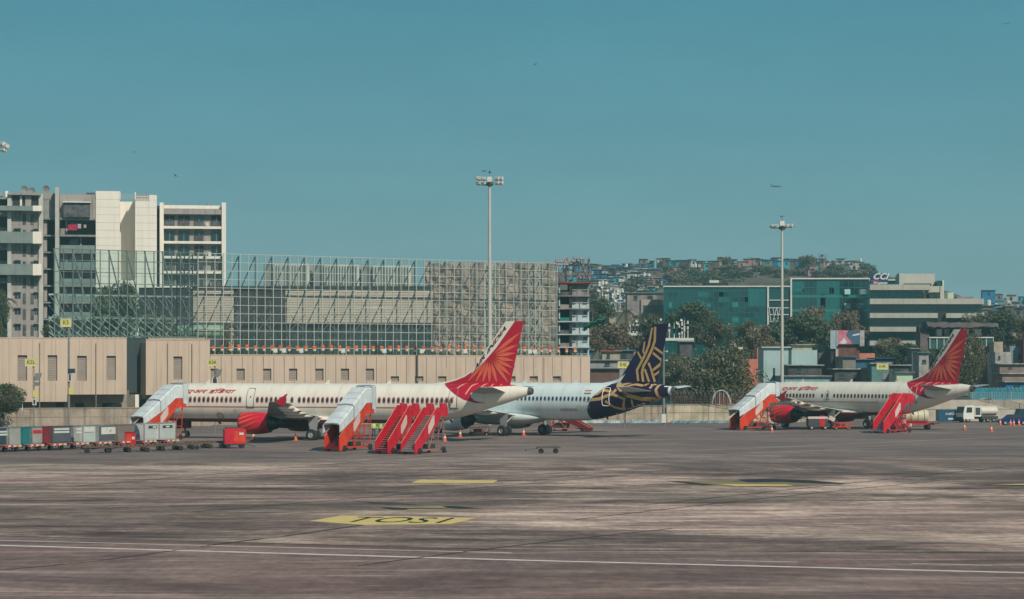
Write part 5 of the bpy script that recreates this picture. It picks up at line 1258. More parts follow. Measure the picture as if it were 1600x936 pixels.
# wavy blue plastic sheet lying along the foot of the wall
for u0, u1, lab, m in ((908, 1035, 'crumpled teal and white plastic sheeting along the foot of the tan wall', mat('teal_sheet', (.05,.20,.24), .5, var=.4, sc_=.7, col2=(.45,.50,.50))), (1048, 1140, 'grey blue plastic sheeting along the foot of the cream wall', mat('greyblue_sheet', (.22,.30,.32), .5, var=.4, sc_=.7, col2=(.06,.16,.2)))):
    Y = 312; t = thing('plastic_sheeting', lab, 'sheeting', (XX(u0, Y), Y, 0)); L_ = XX(u1, Y)-XX(u0, Y); n = 60; vs_ = []; fs_ = []
    for i in range(n+1):
        x = L_*i/n; h = .38+.12*math.sin(i*.31)*math.sin(i*.77)+rnd.uniform(-.1, .1)
        vs_ += [(x, -.5+.2*math.sin(i*.5), .02), (x, -.1, h), (x, .5, .02)]
    for i in range(n): fs_ += [(3*i, 3*i+3, 3*i+4, 3*i+1), (3*i+1, 3*i+4, 3*i+5, 3*i+2)]
    MB().add(vs_, fs_).build('sheet', m, t)
# distant jet climbing in the sky, and birds
fj = thing('flying_jet', 'tiny distant airliner flying in the sky above the short plane', 'aeroplane', (XX(1213, 5200), 5200, ZZ(291, 5200)), R(12))
dj = mat('distant_jet_grey', (.10,.16,.19), .6, var=0)
MB().lathe([(-14, .3), (-12, 1.6), (-8, 2.1), (8, 2.1), (14, .5)], 14).build('fuselage', dj, fj, smooth=40)
MB().prism([(2, 0), (-3, -15), (-5, -15), (-4, 0), (-5, 15), (-3, 15)], 'z', -.6, .1).build('wings', dj, fj); MB().prism([(-9, 1.5), (-13.5, 6.5), (-15, 6.5), (-13.5, 1.5)], 'y', -.3, .3).build('tail_fin', dj, fj)
bm_ = thing('bird', 'small dark bird gliding in the sky', 'bird', (0,0,0), 0, 'birds in the sky')
MB().add([(0,-.3,0), (.06,0,.05), (0,.35,0), (-.06,0,.05), (.75,.05,.22), (-.75,.05,.26), (.35,.1,.16), (-.35,.1,.18), (0,0,-.05)], [(0,1,2,3), (1,4,6), (1,6,2), (3,7,5), (3,2,7), (0,8,1), (0,3,8)]).build('body', black, bm_, fix=False)
index_children()
for i, (u, v, Y) in enumerate(((275, 275, 300), (209, 238, 420), (757, 268, 298), (766, 270, 298), (1571, 38, 350), (836, 101, 420), (1222, 339, 310))):
    if i == 0: bm_.location = PX(u, v, Y); bm_.rotation_euler.z = .6; bm_.rotation_euler.y = .5
    else: dup(bm_, PX(u, v, Y), rnd.uniform(0, 3))
# ------------------------------------------------------------------ background buildings
def block(label, cat, u0, u1, vtop, Y, D, m, name='house', vbot=None, rank=True, group=None, roofm=None, part='wall'):
    o = thing(name, label, cat, (XX((u0+u1)/2, Y), Y, 0), 0, group, rank); o['_Y'] = Y
    W2 = (u1-u0)/2*Y/F; zt = ZZ(vtop, Y); zb = 0 if vbot is None else ZZ(vbot, Y)
    if m: MB().box(-W2, W2, 0, D, zb, zt).build(part, m, o)
    return o
def pb(o, name, u0, u1, v0, v1, d0, d1, m, parent=None):
    """box part between photo columns/rows on the front plane of building o; d = metres behind (+) or before (-) that plane"""
    Y = o.location.y; X = o.location.x; Yf = Y
    return MB().box(XX(u0, Yf)-X, XX(u1, Yf)-X, d0, d1, ZZ(v1, Yf), ZZ(v0, Yf)).build(name, m, parent or o)
def multi(o, name, boxes, m):
    mb = MB(); Y = o.location.y; X = o.location.x
    for u0, u1, v0, v1, d0, d1 in boxes: mb.box(XX(u0, Y)-X, XX(u1, Y)-X, d0, d1, ZZ(v1, Y), ZZ(v0, Y))
    return mb.build(name, m, o)
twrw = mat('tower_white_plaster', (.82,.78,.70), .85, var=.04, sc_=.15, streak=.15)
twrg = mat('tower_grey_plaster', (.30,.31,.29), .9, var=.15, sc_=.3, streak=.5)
twrp = mat('tower_pinkish_shaded_plaster', (.37,.34,.32), .9, var=.12, sc_=.3, streak=.45)  # colour lowered to carry the shaded look of tower one's left strips
tband = mat('balcony_grey_green', (.22,.28,.27), .85, var=.1, sc_=.4, streak=.3)
dk = mat('deep_opening', (.025,.035,.038), .7, var=.2)
clutter = mat('balcony_clutter', (.14,.15,.15), .8, var=.6, sc_=1.2, col2=(.03,.035,.04))
# --- tower one
T1 = block('tall weathered apartment tower with grey balconies and blank white end walls at far left', 'apartment tower', 150, 245, 303, 420, 16, None, 'apartment_tower')
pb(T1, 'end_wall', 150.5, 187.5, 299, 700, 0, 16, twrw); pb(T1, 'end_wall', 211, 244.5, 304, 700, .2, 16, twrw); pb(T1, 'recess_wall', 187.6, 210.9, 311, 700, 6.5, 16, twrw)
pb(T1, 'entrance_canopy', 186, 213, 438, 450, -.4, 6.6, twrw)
for u in (187.5, 211): pb(T1, 'recess_fin', u-.8, u+1, 300, 312, -.1, 3, twrw)
r_ = MB(); Y = 420; X = T1.location.x
for u0, u1 in ((168, 185), (190, 210), (213, 232)):
    for k in range(8): u = u0+(u1-u0)*k/7; r_.bar((XX(u, Y)-X, .1, ZZ(313, Y)), (XX(u, Y)-X, .1, ZZ(303, Y)), .09)
    for v in (304, 308): r_.bar((XX(u0, Y)-X, .1, ZZ(v, Y)), (XX(u1, Y)-X, .1, ZZ(v, Y)), .08)
r_.build('roof_railing', steel, T1)
j = MB()
for v in list(range(312, 520, 12)):
    for u0, u1 in ((150.6, 187.4), (211.1, 244.4)): j.box(XX(u0, Y)-X, XX(u1, Y)-X, -.012 if u0 < 200 else .19, -.002 if u0 < 200 else .198, ZZ(v, Y)-.025, ZZ(v, Y)+.025)
j.build('wall_joint', mat('joint_line', (.40,.37,.33), .8, var=0), T1)
# strip d: deep balconies between the pillar and the white end wall
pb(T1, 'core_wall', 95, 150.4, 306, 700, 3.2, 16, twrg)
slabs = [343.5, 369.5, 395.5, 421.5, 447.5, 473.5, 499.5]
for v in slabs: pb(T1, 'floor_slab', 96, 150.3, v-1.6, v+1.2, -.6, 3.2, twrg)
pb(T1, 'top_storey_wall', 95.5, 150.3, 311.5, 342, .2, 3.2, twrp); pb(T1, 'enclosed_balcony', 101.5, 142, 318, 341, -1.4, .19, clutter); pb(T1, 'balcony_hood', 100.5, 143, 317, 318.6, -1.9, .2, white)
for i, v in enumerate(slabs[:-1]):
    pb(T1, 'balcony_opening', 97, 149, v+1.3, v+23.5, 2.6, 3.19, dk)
    pb(T1, 'balcony_parapet', 96.5, 103 if i == 0 else 149, v+14.5, v+24, -.2, .1, tband if i else twrg)
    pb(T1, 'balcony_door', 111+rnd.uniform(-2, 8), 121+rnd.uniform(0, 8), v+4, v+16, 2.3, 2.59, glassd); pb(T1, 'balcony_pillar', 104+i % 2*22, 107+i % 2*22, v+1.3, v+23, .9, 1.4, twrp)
for u0, u1, v0, v1, m in ((108, 122, 352, 361, mat('crimson_laundry', (.40,.015,.07), .8, var=.15)), (123, 128, 351, 358, mat('pale_laundry', (.45,.38,.5), .8, var=.1)), (132, 136, 352, 357, mat('tan_laundry', (.4,.33,.22), .8, var=.1))):
    pb(T1, 'laundry', u0, u1, v0, v1, -.5, -.42, m)
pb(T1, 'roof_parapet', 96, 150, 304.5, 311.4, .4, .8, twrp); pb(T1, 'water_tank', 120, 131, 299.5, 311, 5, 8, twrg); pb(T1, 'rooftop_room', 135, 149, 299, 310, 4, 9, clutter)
pb(T1, 'pillar', 89, 95, 296, 700, -2.6, 3, mat('tower_pier_shaded_grey', (.52,.52,.48)))  # pier greyed down, shade of this side put into its colour
# strip c recess
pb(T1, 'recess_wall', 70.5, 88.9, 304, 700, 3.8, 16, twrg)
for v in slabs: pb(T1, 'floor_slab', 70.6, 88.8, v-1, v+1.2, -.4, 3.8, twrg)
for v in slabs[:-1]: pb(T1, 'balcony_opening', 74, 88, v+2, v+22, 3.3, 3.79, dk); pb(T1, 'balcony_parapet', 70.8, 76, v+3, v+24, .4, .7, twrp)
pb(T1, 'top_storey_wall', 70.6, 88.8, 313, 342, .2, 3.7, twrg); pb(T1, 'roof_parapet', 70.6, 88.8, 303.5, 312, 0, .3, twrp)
# strip b: main block with ribbon balconies
pb(T1, 'main_wall', 16.5, 69.5, 305, 700, 0, 15, twrp); tw3 = mat('tower_pier_shaded_grey', (.52,.52,.48), .85, var=.08, sc_=.3, streak=.3); pb(T1, 'corner_pier', 16, 22, 305, 700, -.5, 1, tw3); pb(T1, 'corner_pier', 63.5, 70.4, 305, 700, -.5, 1, tw3)  # corner piers in the same grey, darkened for shade
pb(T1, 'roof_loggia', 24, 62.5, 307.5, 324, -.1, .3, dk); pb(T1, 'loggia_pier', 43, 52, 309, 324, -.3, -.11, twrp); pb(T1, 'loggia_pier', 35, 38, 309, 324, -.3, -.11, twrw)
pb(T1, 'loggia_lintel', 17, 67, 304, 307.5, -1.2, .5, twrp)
for v0, v1, ua in ((325, 332.3, 4), (365, 382.5, 5.5), (415, 431.5, 3)):
    pb(T1, 'ribbon_balcony', ua, 55, v0, v1, -2.2, -.51, tband); pb(T1, 'balcony_end', 55.1, 68.5, v0-.5, v1+.4, -2.3, -.51, twrw)
for i in range(9):
    v = 335+i*24.6
    for u0, u1 in ((27, 36), (57, 62.5)):
        w_ = pb(T1, 'window', u0, u1, v, v+9.5, -.05, .03, glassd); pb(T1, 'window_hood', u0-.8, u1+.8, v-1.6, v-.3, -.7, -.01, twrg, w_); pb(T1, 'window_frame', (u0+u1)/2-.3, (u0+u1)/2+.3, v, v+9.5, -.08, -.051, twrp, w_)
    for u0, u1 in ((39, 44), (51, 56)): pb(T1, 'pipe_screen', u0, u1, v+1, v+18, -.06, -.004, clutter)
# strip a and the far-left wing
pb(T1, 'rear_wing', -30, 16.3, 308, 700, 2.5, 15, twrg)
for i in range(8):
    v = 311+i*26; pb(T1, 'wing_opening', -30, 14.5, v+3, v+19, 2.3, 2.49, dk); pb(T1, 'wing_slab', -30, 15.8, v, v+2.6, -.3, 2.49, twrg)
pb(T1, 'roof_parapet', -30, 8, 302, 308, 2, 2.6, twrp); pb(T1, 'rooftop_room', 12, 16, 299.5, 310, 2, 5, twrw)
for u, v in ((41, 298), (52, 300.5), (74, 297)):
    d = MB(); x = XX(u, Y)-X; z = ZZ(v, Y); d.bar((x, 1, z-.9), (x, 1, z), .08); d.lathe([(0, .02), (-.12, .45), (-.3, .7)], 12, ax='y', c=(x, .9, z)); d.build('satellite_dish', twrg, T1)
T1.rotation_euler.z = .17
# --- tower two
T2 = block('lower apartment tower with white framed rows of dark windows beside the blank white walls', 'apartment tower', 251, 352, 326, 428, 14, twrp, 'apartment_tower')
pb(T2, 'side_pier', 250.4, 256.5, 318, 700, -1.6, 1, twrw); pb(T2, 'side_pier', 346, 352.6, 317, 700, -1.6, 1, twrw); pb(T2, 'dark_return', 244.7, 250.3, 321, 700, 2, 12, dk)
pb(T2, 'roof_parapet', 256.6, 345.9, 320, 327.5, 1.4, 1.8, twrw); pb(T2, 'top_beam', 256.6, 345.9, 327.6, 335.5, -1.3, .1, twrp)
for i in range(7):
    v = 336+i*23.3
    pb(T2, 'floor_slab', 256.6, 345.9, v+18.2, v+22, -1.4, -.01, twrw)
    for u0, u1 in ((258, 273), (279, 296), (304, 318), (330, 345.5)):
        w_ = pb(T2, 'window', u0, u1, v+1.5, v+17.5, -.3, -.01, glassd if (i+int(u0)) % 3 else dk); pb(T2, 'window_frame', (u0+u1)/2-.35, (u0+u1)/2+.35, v+1.5, v+17.5, -.36, -.301, twrg, w_)
        if i == 0 or rnd.random() < .3: pb(T2, 'balcony_railing', u0, u1, v+10, v+17.8, -1.2, -1.12, clutter)
    if i % 2 == 0: pb(T2, 'air_conditioner', 321+i*2, 326+i*2, v+12, v+17.5, -1.1, -.4, offw)
for u, v in ((257, 316.5), (276, 321.5), (321, 316), (327, 317)): pb(T2, 'rooftop_tank', u, u+4, v, 327, 3, 5, twrg)

T2.rotation_euler.z = .135
# --- concourse behind the glass screen
louv = mat('beige_louvre_sheet', (.74,.64,.54), .7, var=.08, sc_=.3); louvd = mat('louvre_gap', (.40,.33,.28), .8, var=.1)
CB = block('louvred service building seen through the glass screen, with dark glazed base', 'building', 309, 676, 449, 352, 30, None, 'service_building')
pb(CB, 'core', 309, 676, 450, 700, .6, 30, mat('core_grey', (.10,.12,.12), .8, var=.2))
def louvres(o, u0, u1, v0, v1):
    b_ = [(u0, u1, v0, v1, .3, .55)]; pb(o, 'louvre_backing', u0, u1, v0, v1, .3, .55, louvd)
    n = int((v1-v0)/2.6); multi(o, 'louvre_panel', [(u0, u1, v0+(i+.12)*(v1-v0)/n, v0+(i+.8)*(v1-v0)/n, 0, .28) for i in range(n)], louv)
louvres(CB, 446, 676, 449, 507); louvres(CB, 300, 365, 449, 548)
pb(CB, 'dark_panel', 367, 445, 449.5, 503, .1, .55, mat('dark_slate_panels', (.055,.06,.068), .5, var=.3, sc_=.1)); pb(CB, 'fascia', 300, 676, 447, 449, -.5, .5, dsteel); pb(CB, 'fascia', 300, 676, 504.5, 507, -.6, .3, dsteel)
for i in range(28):
    u = 367+i*11.05
    pb(CB, 'base_window', u, u+10.2, 508.5, 556, .1, .55, [glassd, mat('smoky_glass', (.06,.07,.07), .15, var=.3, sc_=.3), mat('tinted_glass', (.03,.075,.085), .12, var=.2)][(i*7) % 3])
for k, (u0, u1) in enumerate(((411, 483), (489, 561), (564, 642))):
    rb2 = block(['left', 'middle', 'right'][k]+'most of three ribbed white plant boxes on the roof behind the glass screen' if k != 1 else 'middle one of three ribbed white plant boxes on the roof behind the glass screen', 'plant box', u0, u1, 412+k*1.5, 360, 10, None, 'plant_box', rank=False)
    uL = u0+.24*(u1-u0); pb(rb2, 'shaded_panel', u0, uL, 412+k*1.5, 449, .5, 10, mat('plant_box_shaded_grey', (.22,.26,.26), .7, var=.1)); pb(rb2, 'wall', uL, u1, 412+k*1.5, 449, 0, 10, mat('plant_box_white', (.58,.62,.58), .6, var=.08))  # darker grey puts the left-facing side's shade into its colour
    multi(rb2, 'rib', [(uL+i*(u1-uL)/13, uL+(i+.35)*(u1-uL)/13, 413+k*1.5, 446, -.35, -.003) for i in range(13)], mat('plant_box_rib', (.36,.42,.40), .6, var=.1))
# cloth-covered structure at the right of the screen
net = mat('dusty_scaffold_net', (.46,.36,.30), .95, var=.3, sc_=.22, col2=(.21,.175,.16), streak=.35)
NB = block('building wrapped in dusty brown scaffold netting behind the right part of the glass screen', 'building', 664, 868, 411, 356, 22, None, 'netted_building')
mb = MB(); rn = random.Random(3); nu, nv = 26, 14; Yb = 356; Xb = NB.location.x; vs_ = []; fs_ = []
for jx in range(nu+1):
    for jz in range(nv+1):
        u = 664+(868-664)*jx/nu; v = 411+(560-411)*jz/nv+rn.uniform(-1, 1)*(jz == 0)*1.5; vs_.append((XX(u, Yb)-Xb, rn.uniform(-.35, .35), ZZ(v, Yb)))
for jx in range(nu):
    for jz in range(nv): a = jx*(nv+1)+jz; fs_.append((a, a+nv+1, a+nv+2, a+1))
mb.add(vs_, fs_).build('netting', net, NB); pb(NB, 'frame', 664.5, 867.5, 413, 700, .8, 22, mat('raw_concrete_frame', (.20,.18,.17), .9, var=.2))
multi(NB, 'scaffold', [(u, u+.8, 409, 560, -.75, -.65) for u in range(668, 868, 14)]+[(664, 868, v, v+.9, -.7, -.6) for v in range(416, 556, 12)], mat('scaffold_tube', (.33,.31,.29), .6, .2, var=.1))
rs2 = random.Random(11)
scafx = MB(); 
for k in range(26):
    u = rs2.uniform(668, 855); v = rs2.uniform(415, 540); x = XX(u, Yb)-Xb; z = ZZ(v, Yb); scafx.bar((x, -.8, z), (x+rs2.uniform(.8, 1.6)*1.2, -.8, z+rs2.choice((-1, 1))*rs2.uniform(1, 2.2)), .07)
scafx.build('scaffold_brace', mat('scaffold_tube', (.33,.31,.29)), NB)
# dark hall, shed and green tank at the left part
DH = block('dark slate hall behind the leaning steel frames at left', 'building', 217, 291, 449.5, 346, 14, mat('slate_hall', (.035,.045,.052), .6, var=.15), 'slate_hall'); pb(DH, 'coping', 216, 291, 448, 449.6, -.2, 1, white); pb(DH, 'lower_opening', 220, 288, 506, 550, -.1, -.01, dk)
multi(DH, 'floor_beam', [(217, 291, 504, 506, -.3, -.11)], steel)
gt = thing('storage_tank', 'long pale green cylindrical tank low behind the dark lattice tower', 'tank', (XX(312, 334), 334, ZZ(518, 334)), .05)
MB().lathe([(-3.6, .1), (-3.5, .8), (-3.2, 1.0), (3.2, 1.0), (3.5, .8), (3.6, .1)], 20).build('shell', mat('pale_green_tank', (.28,.42,.30), .5, var=.1), gt, smooth=40); MB().box(-3, 3, -.6, .6, -2.6, -.6).build('cradle', dsteel, gt)

# --- half-demolished block right of the screen
ub = mat('raw_pink_grey_plaster', (.34,.31,.30), .9, var=.25, sc_=.4, streak=.5); ubw = mat('pale_blue_plaster', (.50,.60,.63), .85, var=.12, sc_=.3, streak=.35)
UB = block('grimy narrow block of flats with dark open bays right of the glass screen', 'block of flats', 871, 921, 452, 358, 12, None, 'block_of_flats')
pb(UB, 'left_bay_wall', 872, 890, 452, 700, 3.5, 12, dk); pb(UB, 'right_bay_wall', 894, 920.5, 441, 474, 0, 12, ub); pb(UB, 'right_bay_wall', 894, 920.5, 474.1, 700, .05, 12, ubw); pb(UB, 'stair_column', 889.5, 893.8, 437, 700, -.6, 12, dk)
pb(UB, 'rust_roof', 872, 922.5, 440.5, 443, -1.0, 4, mat('rust_red_sheet', (.34,.09,.07), .8, var=.3)); pb(UB, 'left_post', 873, 875, 443, 700, -.3, .2, ubw)
for i in range(6):
    v = 443+i*20
    pb(UB, 'floor_slab', 871.5, 921.5, v+18.8, v+20.6, -.9, 3.4, ub if i < 2 else ubw)
    pb(UB, 'balcony_rail', 875, 889, v+13, v+18.8, -.7, -.55, [clutter, ub, mat('green_tarpaulin', (.01,.22,.16), .7, var=.2), clutter, ub, clutter][i])
    for u0, u1 in ((896, 899.5), (911.5, 918)): w_ = pb(UB, 'window', u0, u1, v+3, v+9.5, -.06, .02, glassd); pb(UB, 'window_sill', u0-.6, u1+.6, v+9.6, v+10.4, -.25, -.01, ubw, w_)
    multi(UB, 'drain_pipe', [(902+i % 2*4, 902.6+i % 2*4, v+1, v+18.5, -.15, .0)], ub)
ts = thing('green_tarpaulin', 'bright green tarpaulin sheet slung out from the grimy block of flats', 'tarpaulin', (XX(912, 352), 352, ZZ(508, 352)), 0)
mb = MB(); vs_ = []; fs_ = []
for i in range(13):
    for j_ in range(5):
        t = i/12; vs_.append((t*3.3, -1.2+j_*.55, 1.2*math.sin(t*1.5)-.15*j_+.12*math.sin(i*1.7+j_)-(.35 if j_ in (0, 4) else 0)))
for i in range(12):
    for j_ in range(4): a = i*5+j_; fs_.append((a, a+5, a+6, a+1))
mb.add(vs_, fs_).build('sheet', mat('green_tarpaulin', (.01,.22,.16)), ts)
# rubble of rods and sheets above it
rj = thing('roof_scaffold', 'tangle of grey poles and rags standing on the roof of the grimy flats', 'scaffolding', (XX(893, 362), 362, ZZ(440, 362)), 0)
mb = MB(); rn = random.Random(8)
for k in range(110):
    x = rn.uniform(-2.5, 3.1); z = rn.uniform(0, 3.0); mb.bar((x, rn.uniform(0, 3), z), (x+rn.uniform(-.25, .25), rn.uniform(0, 3), z+rn.uniform(.4, 1.5)), rn.uniform(.04, .14), .03)
mb.build('poles', mat('rag_grey_pink', (.30,.26,.30), .9, var=.3, sc_=2), rj)
mb = MB()
for k in range(26): x = rn.uniform(-2.6, 2.8); z = rn.uniform(2.6, 3.9); mb.box(x, x+rn.uniform(.3, .9), rn.uniform(0, 1), 2, z, z+rn.uniform(.1, .4))
mb.build('sheets', mat('pale_rags', (.42,.40,.42), .9, var=.5, sc_=1.5, col2=(.30,.24,.24)), rj)

# --- green glass offices
gg = mat('teal_curtain_glass', (.004,.048,.052), .12, var=.25, sc_=.07, col2=(.006,.085,.088), spec=.9); gd = mat('dark_teal_glass', (.003,.045,.052), .12, var=.2, sc_=.1, spec=.9); gl = mat('light_teal_glass', (.03,.24,.23), .15, var=.2, sc_=.2, spec=.8)
trim = mat('white_trim', (.62,.66,.62), .5, var=.05)
GO = block('long teal glass office block with white edge trim behind the trees', 'office building', 1037, 1232, 448, 480, 22, gg, 'glass_office', part='curtain_wall')
pb(GO, 'roof_trim', 1036, 1234, 446.6, 448.4, -.4, .6, trim); pb(GO, 'corner_trim', 1198.5, 1201, 447, 560, -.5, -.01, trim)
Yg = 480; Xg = GO.location.x
mb = MB()
for v in range(456, 570, 8): mb.box(XX(1037, Yg)-Xg, XX(1198, Yg)-Xg, -.05, -.003, ZZ(v, Yg)-.04, ZZ(v, Yg)+.04)
for u in range(1043, 1198, 8): mb.box(XX(u, Yg)-Xg-.04, XX(u, Yg)-Xg+.04, -.055, -.002, ZZ(570, Yg), ZZ(449, Yg))
mb.build('glazing_grid', mat('teal_mullion', (.01,.12,.12), .4, var=0), GO)
for (u0, u1, v0, v1) in ((1045, 1050, 472, 481), (1072, 1078, 472, 481), (1090, 1100, 471, 482), (1104, 1110, 474, 481), (1144, 1153, 472, 480), (1144, 1153, 495, 503), (1144, 1153, 517, 525), (1057, 1070, 493, 502), (1080, 1102, 493, 501), (1169, 1198, 450, 478)):
    pb(GO, 'lit_pane', u0, u1, v0, v1, -.04, -.004, gl if v0 != 450 else mat('mid_teal_glass', (.01,.16,.16), .12, var=.2, sc_=.15, spec=.9))
rg_ = random.Random(17)
for k in range(34):
    u = 1043+8*rg_.randrange(19); v = 456+8*rg_.randrange(11); a_ = 8*rg_.choice((1, 1, 2, 3)); pb(GO, 'reflection_toned_pane', u+.4, min(1197, u+a_), v+.4, v+7.6, -.03, -.0025, rg_.choice((gd, gd, mat('mid_teal_glass', (.01,.16,.16)), mat('deep_teal_glass', (.002,.055,.06), .1, var=.3, sc_=.2, spec=.9))))  # reflections put into random panes as differing teal colours
pb(GO, 'link_bay', 1202, 1231, 469, 570, -.08, -.004, gd)
for v in (468.5, 480.5, 491, 502): pb(GO, 'link_beam', 1200, 1232, v, v+1.2, -.5, -.09, trim)
mb = MB()
for k in range(5): x = XX(1204+k*3, Yg)-Xg; mb.bar((x, -.7, ZZ(503, Yg)), (x+(.8 if k % 2 else -.4), -.7, ZZ(480, Yg)), .12)
mb.build('link_truss', trim, GO)
pb(GO, 'roof_plant', 1105, 1142, 440, 447.5, 6, 12, dk); pb(GO, 'roof_plant', 1142, 1232, 438.5, 447.5, 8, 16, mat('roof_plant_grey', (.13,.14,.13), .8, var=.2)); pb(GO, 'roof_plant_white', 1113, 1128, 436, 440.5, 7, 9, trim)
GO2 = block('taller teal glass office wing outlined in white, left of the banded office block', 'office building', 1236, 1358, 436, 484, 24, gg, 'glass_office', part='curtain_wall')
Yg = 484; Xg = GO2.location.x
pb(GO2, 'roof_trim', 1234.5, 1361, 434.4, 436.4, -.5, .6, trim); pb(GO2, 'corner_trim', 1234.5, 1237, 435, 505, -.6, -.01, trim)
mb = MB()
for v in (449, 463, 484): mb.box(XX(1237, Yg)-Xg, XX(1358, Yg)-Xg, -.06, -.003, ZZ(v, Yg)-.07, ZZ(v, Yg)+.07)
for u in range(1245, 1358, 9): mb.box(XX(u, Yg)-Xg-.05, XX(u, Yg)-Xg+.05, -.055, -.002, ZZ(560, Yg), ZZ(437, Yg))
mb.build('glazing_grid', mat('teal_mullion', (.01,.12,.12)), GO2)
for (u0, u1, v0, v1, m) in ((1276, 1312, 438, 505, mat('mid_teal_glass', (.01,.16,.16))), (1313, 1356, 438, 461, gd), (1313, 1356, 464, 482, gd), (1260, 1275, 438, 452, gd), (1239, 1256, 437.5, 456, mat('mid_teal_glass', (.01,.16,.16))), (1282, 1290, 460, 482, gd), (1296, 1303, 449, 459, gd), (1254, 1257, 452, 457, dk), (1266, 1269, 452, 457, dk)):
    pb(GO2, 'reflection_toned_pane', u0, u1, v0, v1, -.045, -.004, m)
for v0, v1 in ((452, 460), (474, 482.5)): pb(GO2, 'open_window', 1319, 1328, v0, v1, -.6, -.5, mat('pale_window_flap', (.42,.66,.64), .3, var=.05))
for v in (461, 483): pb(GO2, 'spandrel', 1237, 1358, v, v+4, -.07, -.046, mat('teal_spandrel', (.03,.20,.19), .4, var=.1))
pb(GO2, 'shadow_return', 1351, 1357.5, 470, 570, -.2, -.08, gd)
pb(GO2, 'rear_block', 1359, 1415, 437, 560, 4, 20, gg); pb(GO2, 'roof_trim', 1361, 1412, 435.4, 437.2, 3.6, 5, trim)
# --- banded office block
band = mat('pale_concrete_band', (.45,.45,.40), .85, var=.08, sc_=.2, streak=.25); bwd = mat('pale_concrete_wall', (.50,.50,.45), .85, var=.07, sc_=.2, streak=.15)
BO = block('office block with pale horizontal bands and dark teal glazing behind the right plane tail', 'office building', 1358, 1534, 467, 462, 26, gd, 'banded_office', part='glazed_core')
pb(BO, 'upper_core', 1361, 1444, 447, 467, 1, 20, mat('mid_teal_glass', (.01,.16,.16))); 
for k in range(7): pb(BO, 'lit_pane', 1368+k*11, 1374+k*11, 456, 466, .9, .99, mat('bright_teal_pane', (.02,.30,.29), .2, var=.1))
for v0, v1, u1 in ((445, 453.5, 1451), (467, 475.5, 1535), (489.5, 497, 1463), (511, 518.3, 1440), (532.5, 540, 1437)): pb(BO, 'concrete_band', 1357.3, u1, v0, v1, -1.6, .9, band)
pb(BO, 'concrete_band', 1476, 1535.5, 489.7, 497, -1.6, .9, band)
pb(BO, 'roof_block', 1417, 1468, 426, 446, 5, 14, bwd); pb(BO, 'roof_fin', 1409, 1415.5, 426, 446, 3, 6, bwd); pb(BO, 'corner_wall', 1443, 1466, 457, 467, 1, 6, bwd); pb(BO, 'corner_wall', 1449, 1467, 447.5, 457, -1.2, 3, bwd); pb(BO, 'corner_pier', 1467.2, 1472, 447.5, 467, -1.4, .5, bwd)
pb(BO, 'roof_slot', 1415.6, 1462, 441.5, 444.6, 4.8, 5.1, dk); pb(BO, 'door', 1449, 1453, 459, 466.5, .9, .99, dk)
pb(BO, 'glass_stair', 1469, 1478, 437.5, 467, 3.5, 9, gg); pb(BO, 'glass_stair_trim', 1477.2, 1479.5, 436.5, 467, 3.2, 3.6, trim); pb(BO, 'roof_room', 1480, 1486, 456, 467, 4, 8, twrg); pb(BO, 'roof_room', 1486.5, 1496, 456, 467, 4, 8, mat('pale_green_wall', (.50,.62,.46), .8, var=.05)); pb(BO, 'roof_room', 1504, 1530, 462, 467, 6, 9, ub); pb(BO, 'shadow_gap', 1463, 1476, 487, 503, -.4, -.01, dk)
sg = pb(BO, 'roof_sign', 1360, 1388, 427, 444.4, .3, .7, mat('sign_navy', (.012,.05,.14), .4, var=.05))
Ys = 462; zc_ = ZZ(432.2, Ys); xc_ = XX(1375.5, Ys)-BO.location.x
text_obj('CCI', 1.75, offw, BO, lambda x, y: (xc_+x, .27, zc_+y), 'sign_lettering', 1.08, .35, .05); text_obj('Projects', .62, offw, BO, lambda x, y: (xc_+x, .27, zc_-1.3+y), 'sign_lettering', 1.4, .3, .02)
MB().box(xc_-1.7, xc_-.2, .26, .28, zc_-1.0, zc_-.82).build('sign_stripe', dred, BO)
# rough canopy building in front of it
RC = block('low hall with tattered grey roof canopy between banded office and right plane tail', 'hall', 1438, 1552, 523, 420, 12, None, 'canopy_hall')
Yc = 420; Xc = RC.location.x
mb = MB(); rn = random.Random(5); pts = []; n = 24
top = [(XX(1445+112*i/n, Yc)-Xc, ZZ(503+rn.uniform(-1, 1)+(2.5*i/n), Yc)) for i in range(n+1)]; bot = [(XX(1448+110*i/n, Yc)-Xc, ZZ(511+rn.uniform(-1, 1.4), Yc)) for i in range(n+1)]
mb.prism(top+bot[::-1], 'y', -1.5, 4); mb.build('canopy_roof', mat('tattered_grey_sheet', (.17,.15,.16), .9, var=.2, sc_=1), RC)
pb(RC, 'side_wall', 1438, 1452, 520, 700, 0, 5, mat('mauve_grey_wall', (.17,.14,.15), .9, var=.15)); pb(RC, 'rear_wall', 1452, 1552, 512, 700, 4, 12, dk); pb(RC, 'roof_clutter', 1436, 1447, 510, 520, 0, 3, dk)
for k, (u0, u1) in enumerate(((1466, 1474), (1478, 1486), (1508, 1516), (1526, 1536), (1494, 1500))): pb(RC, 'white_panel', u0, u1, 514, 525, 1.5, 3.5, [offw, ub, offw, offw, ubw][k])
pb(RC, 'edge_beam', 1451, 1552, 526.5, 528.3, -.5, .5, trim); pb(RC, 'glazed_front', 1452, 1551, 528.4, 545, -.2, .2, mat('hall_glass', (.04,.15,.15), .2, var=.3, sc_=.5)); multi(RC, 'glazing_post', [(1452+i*11, 1453+i*11, 528.4, 545, -.35, -.21) for i in range(10)], trim)

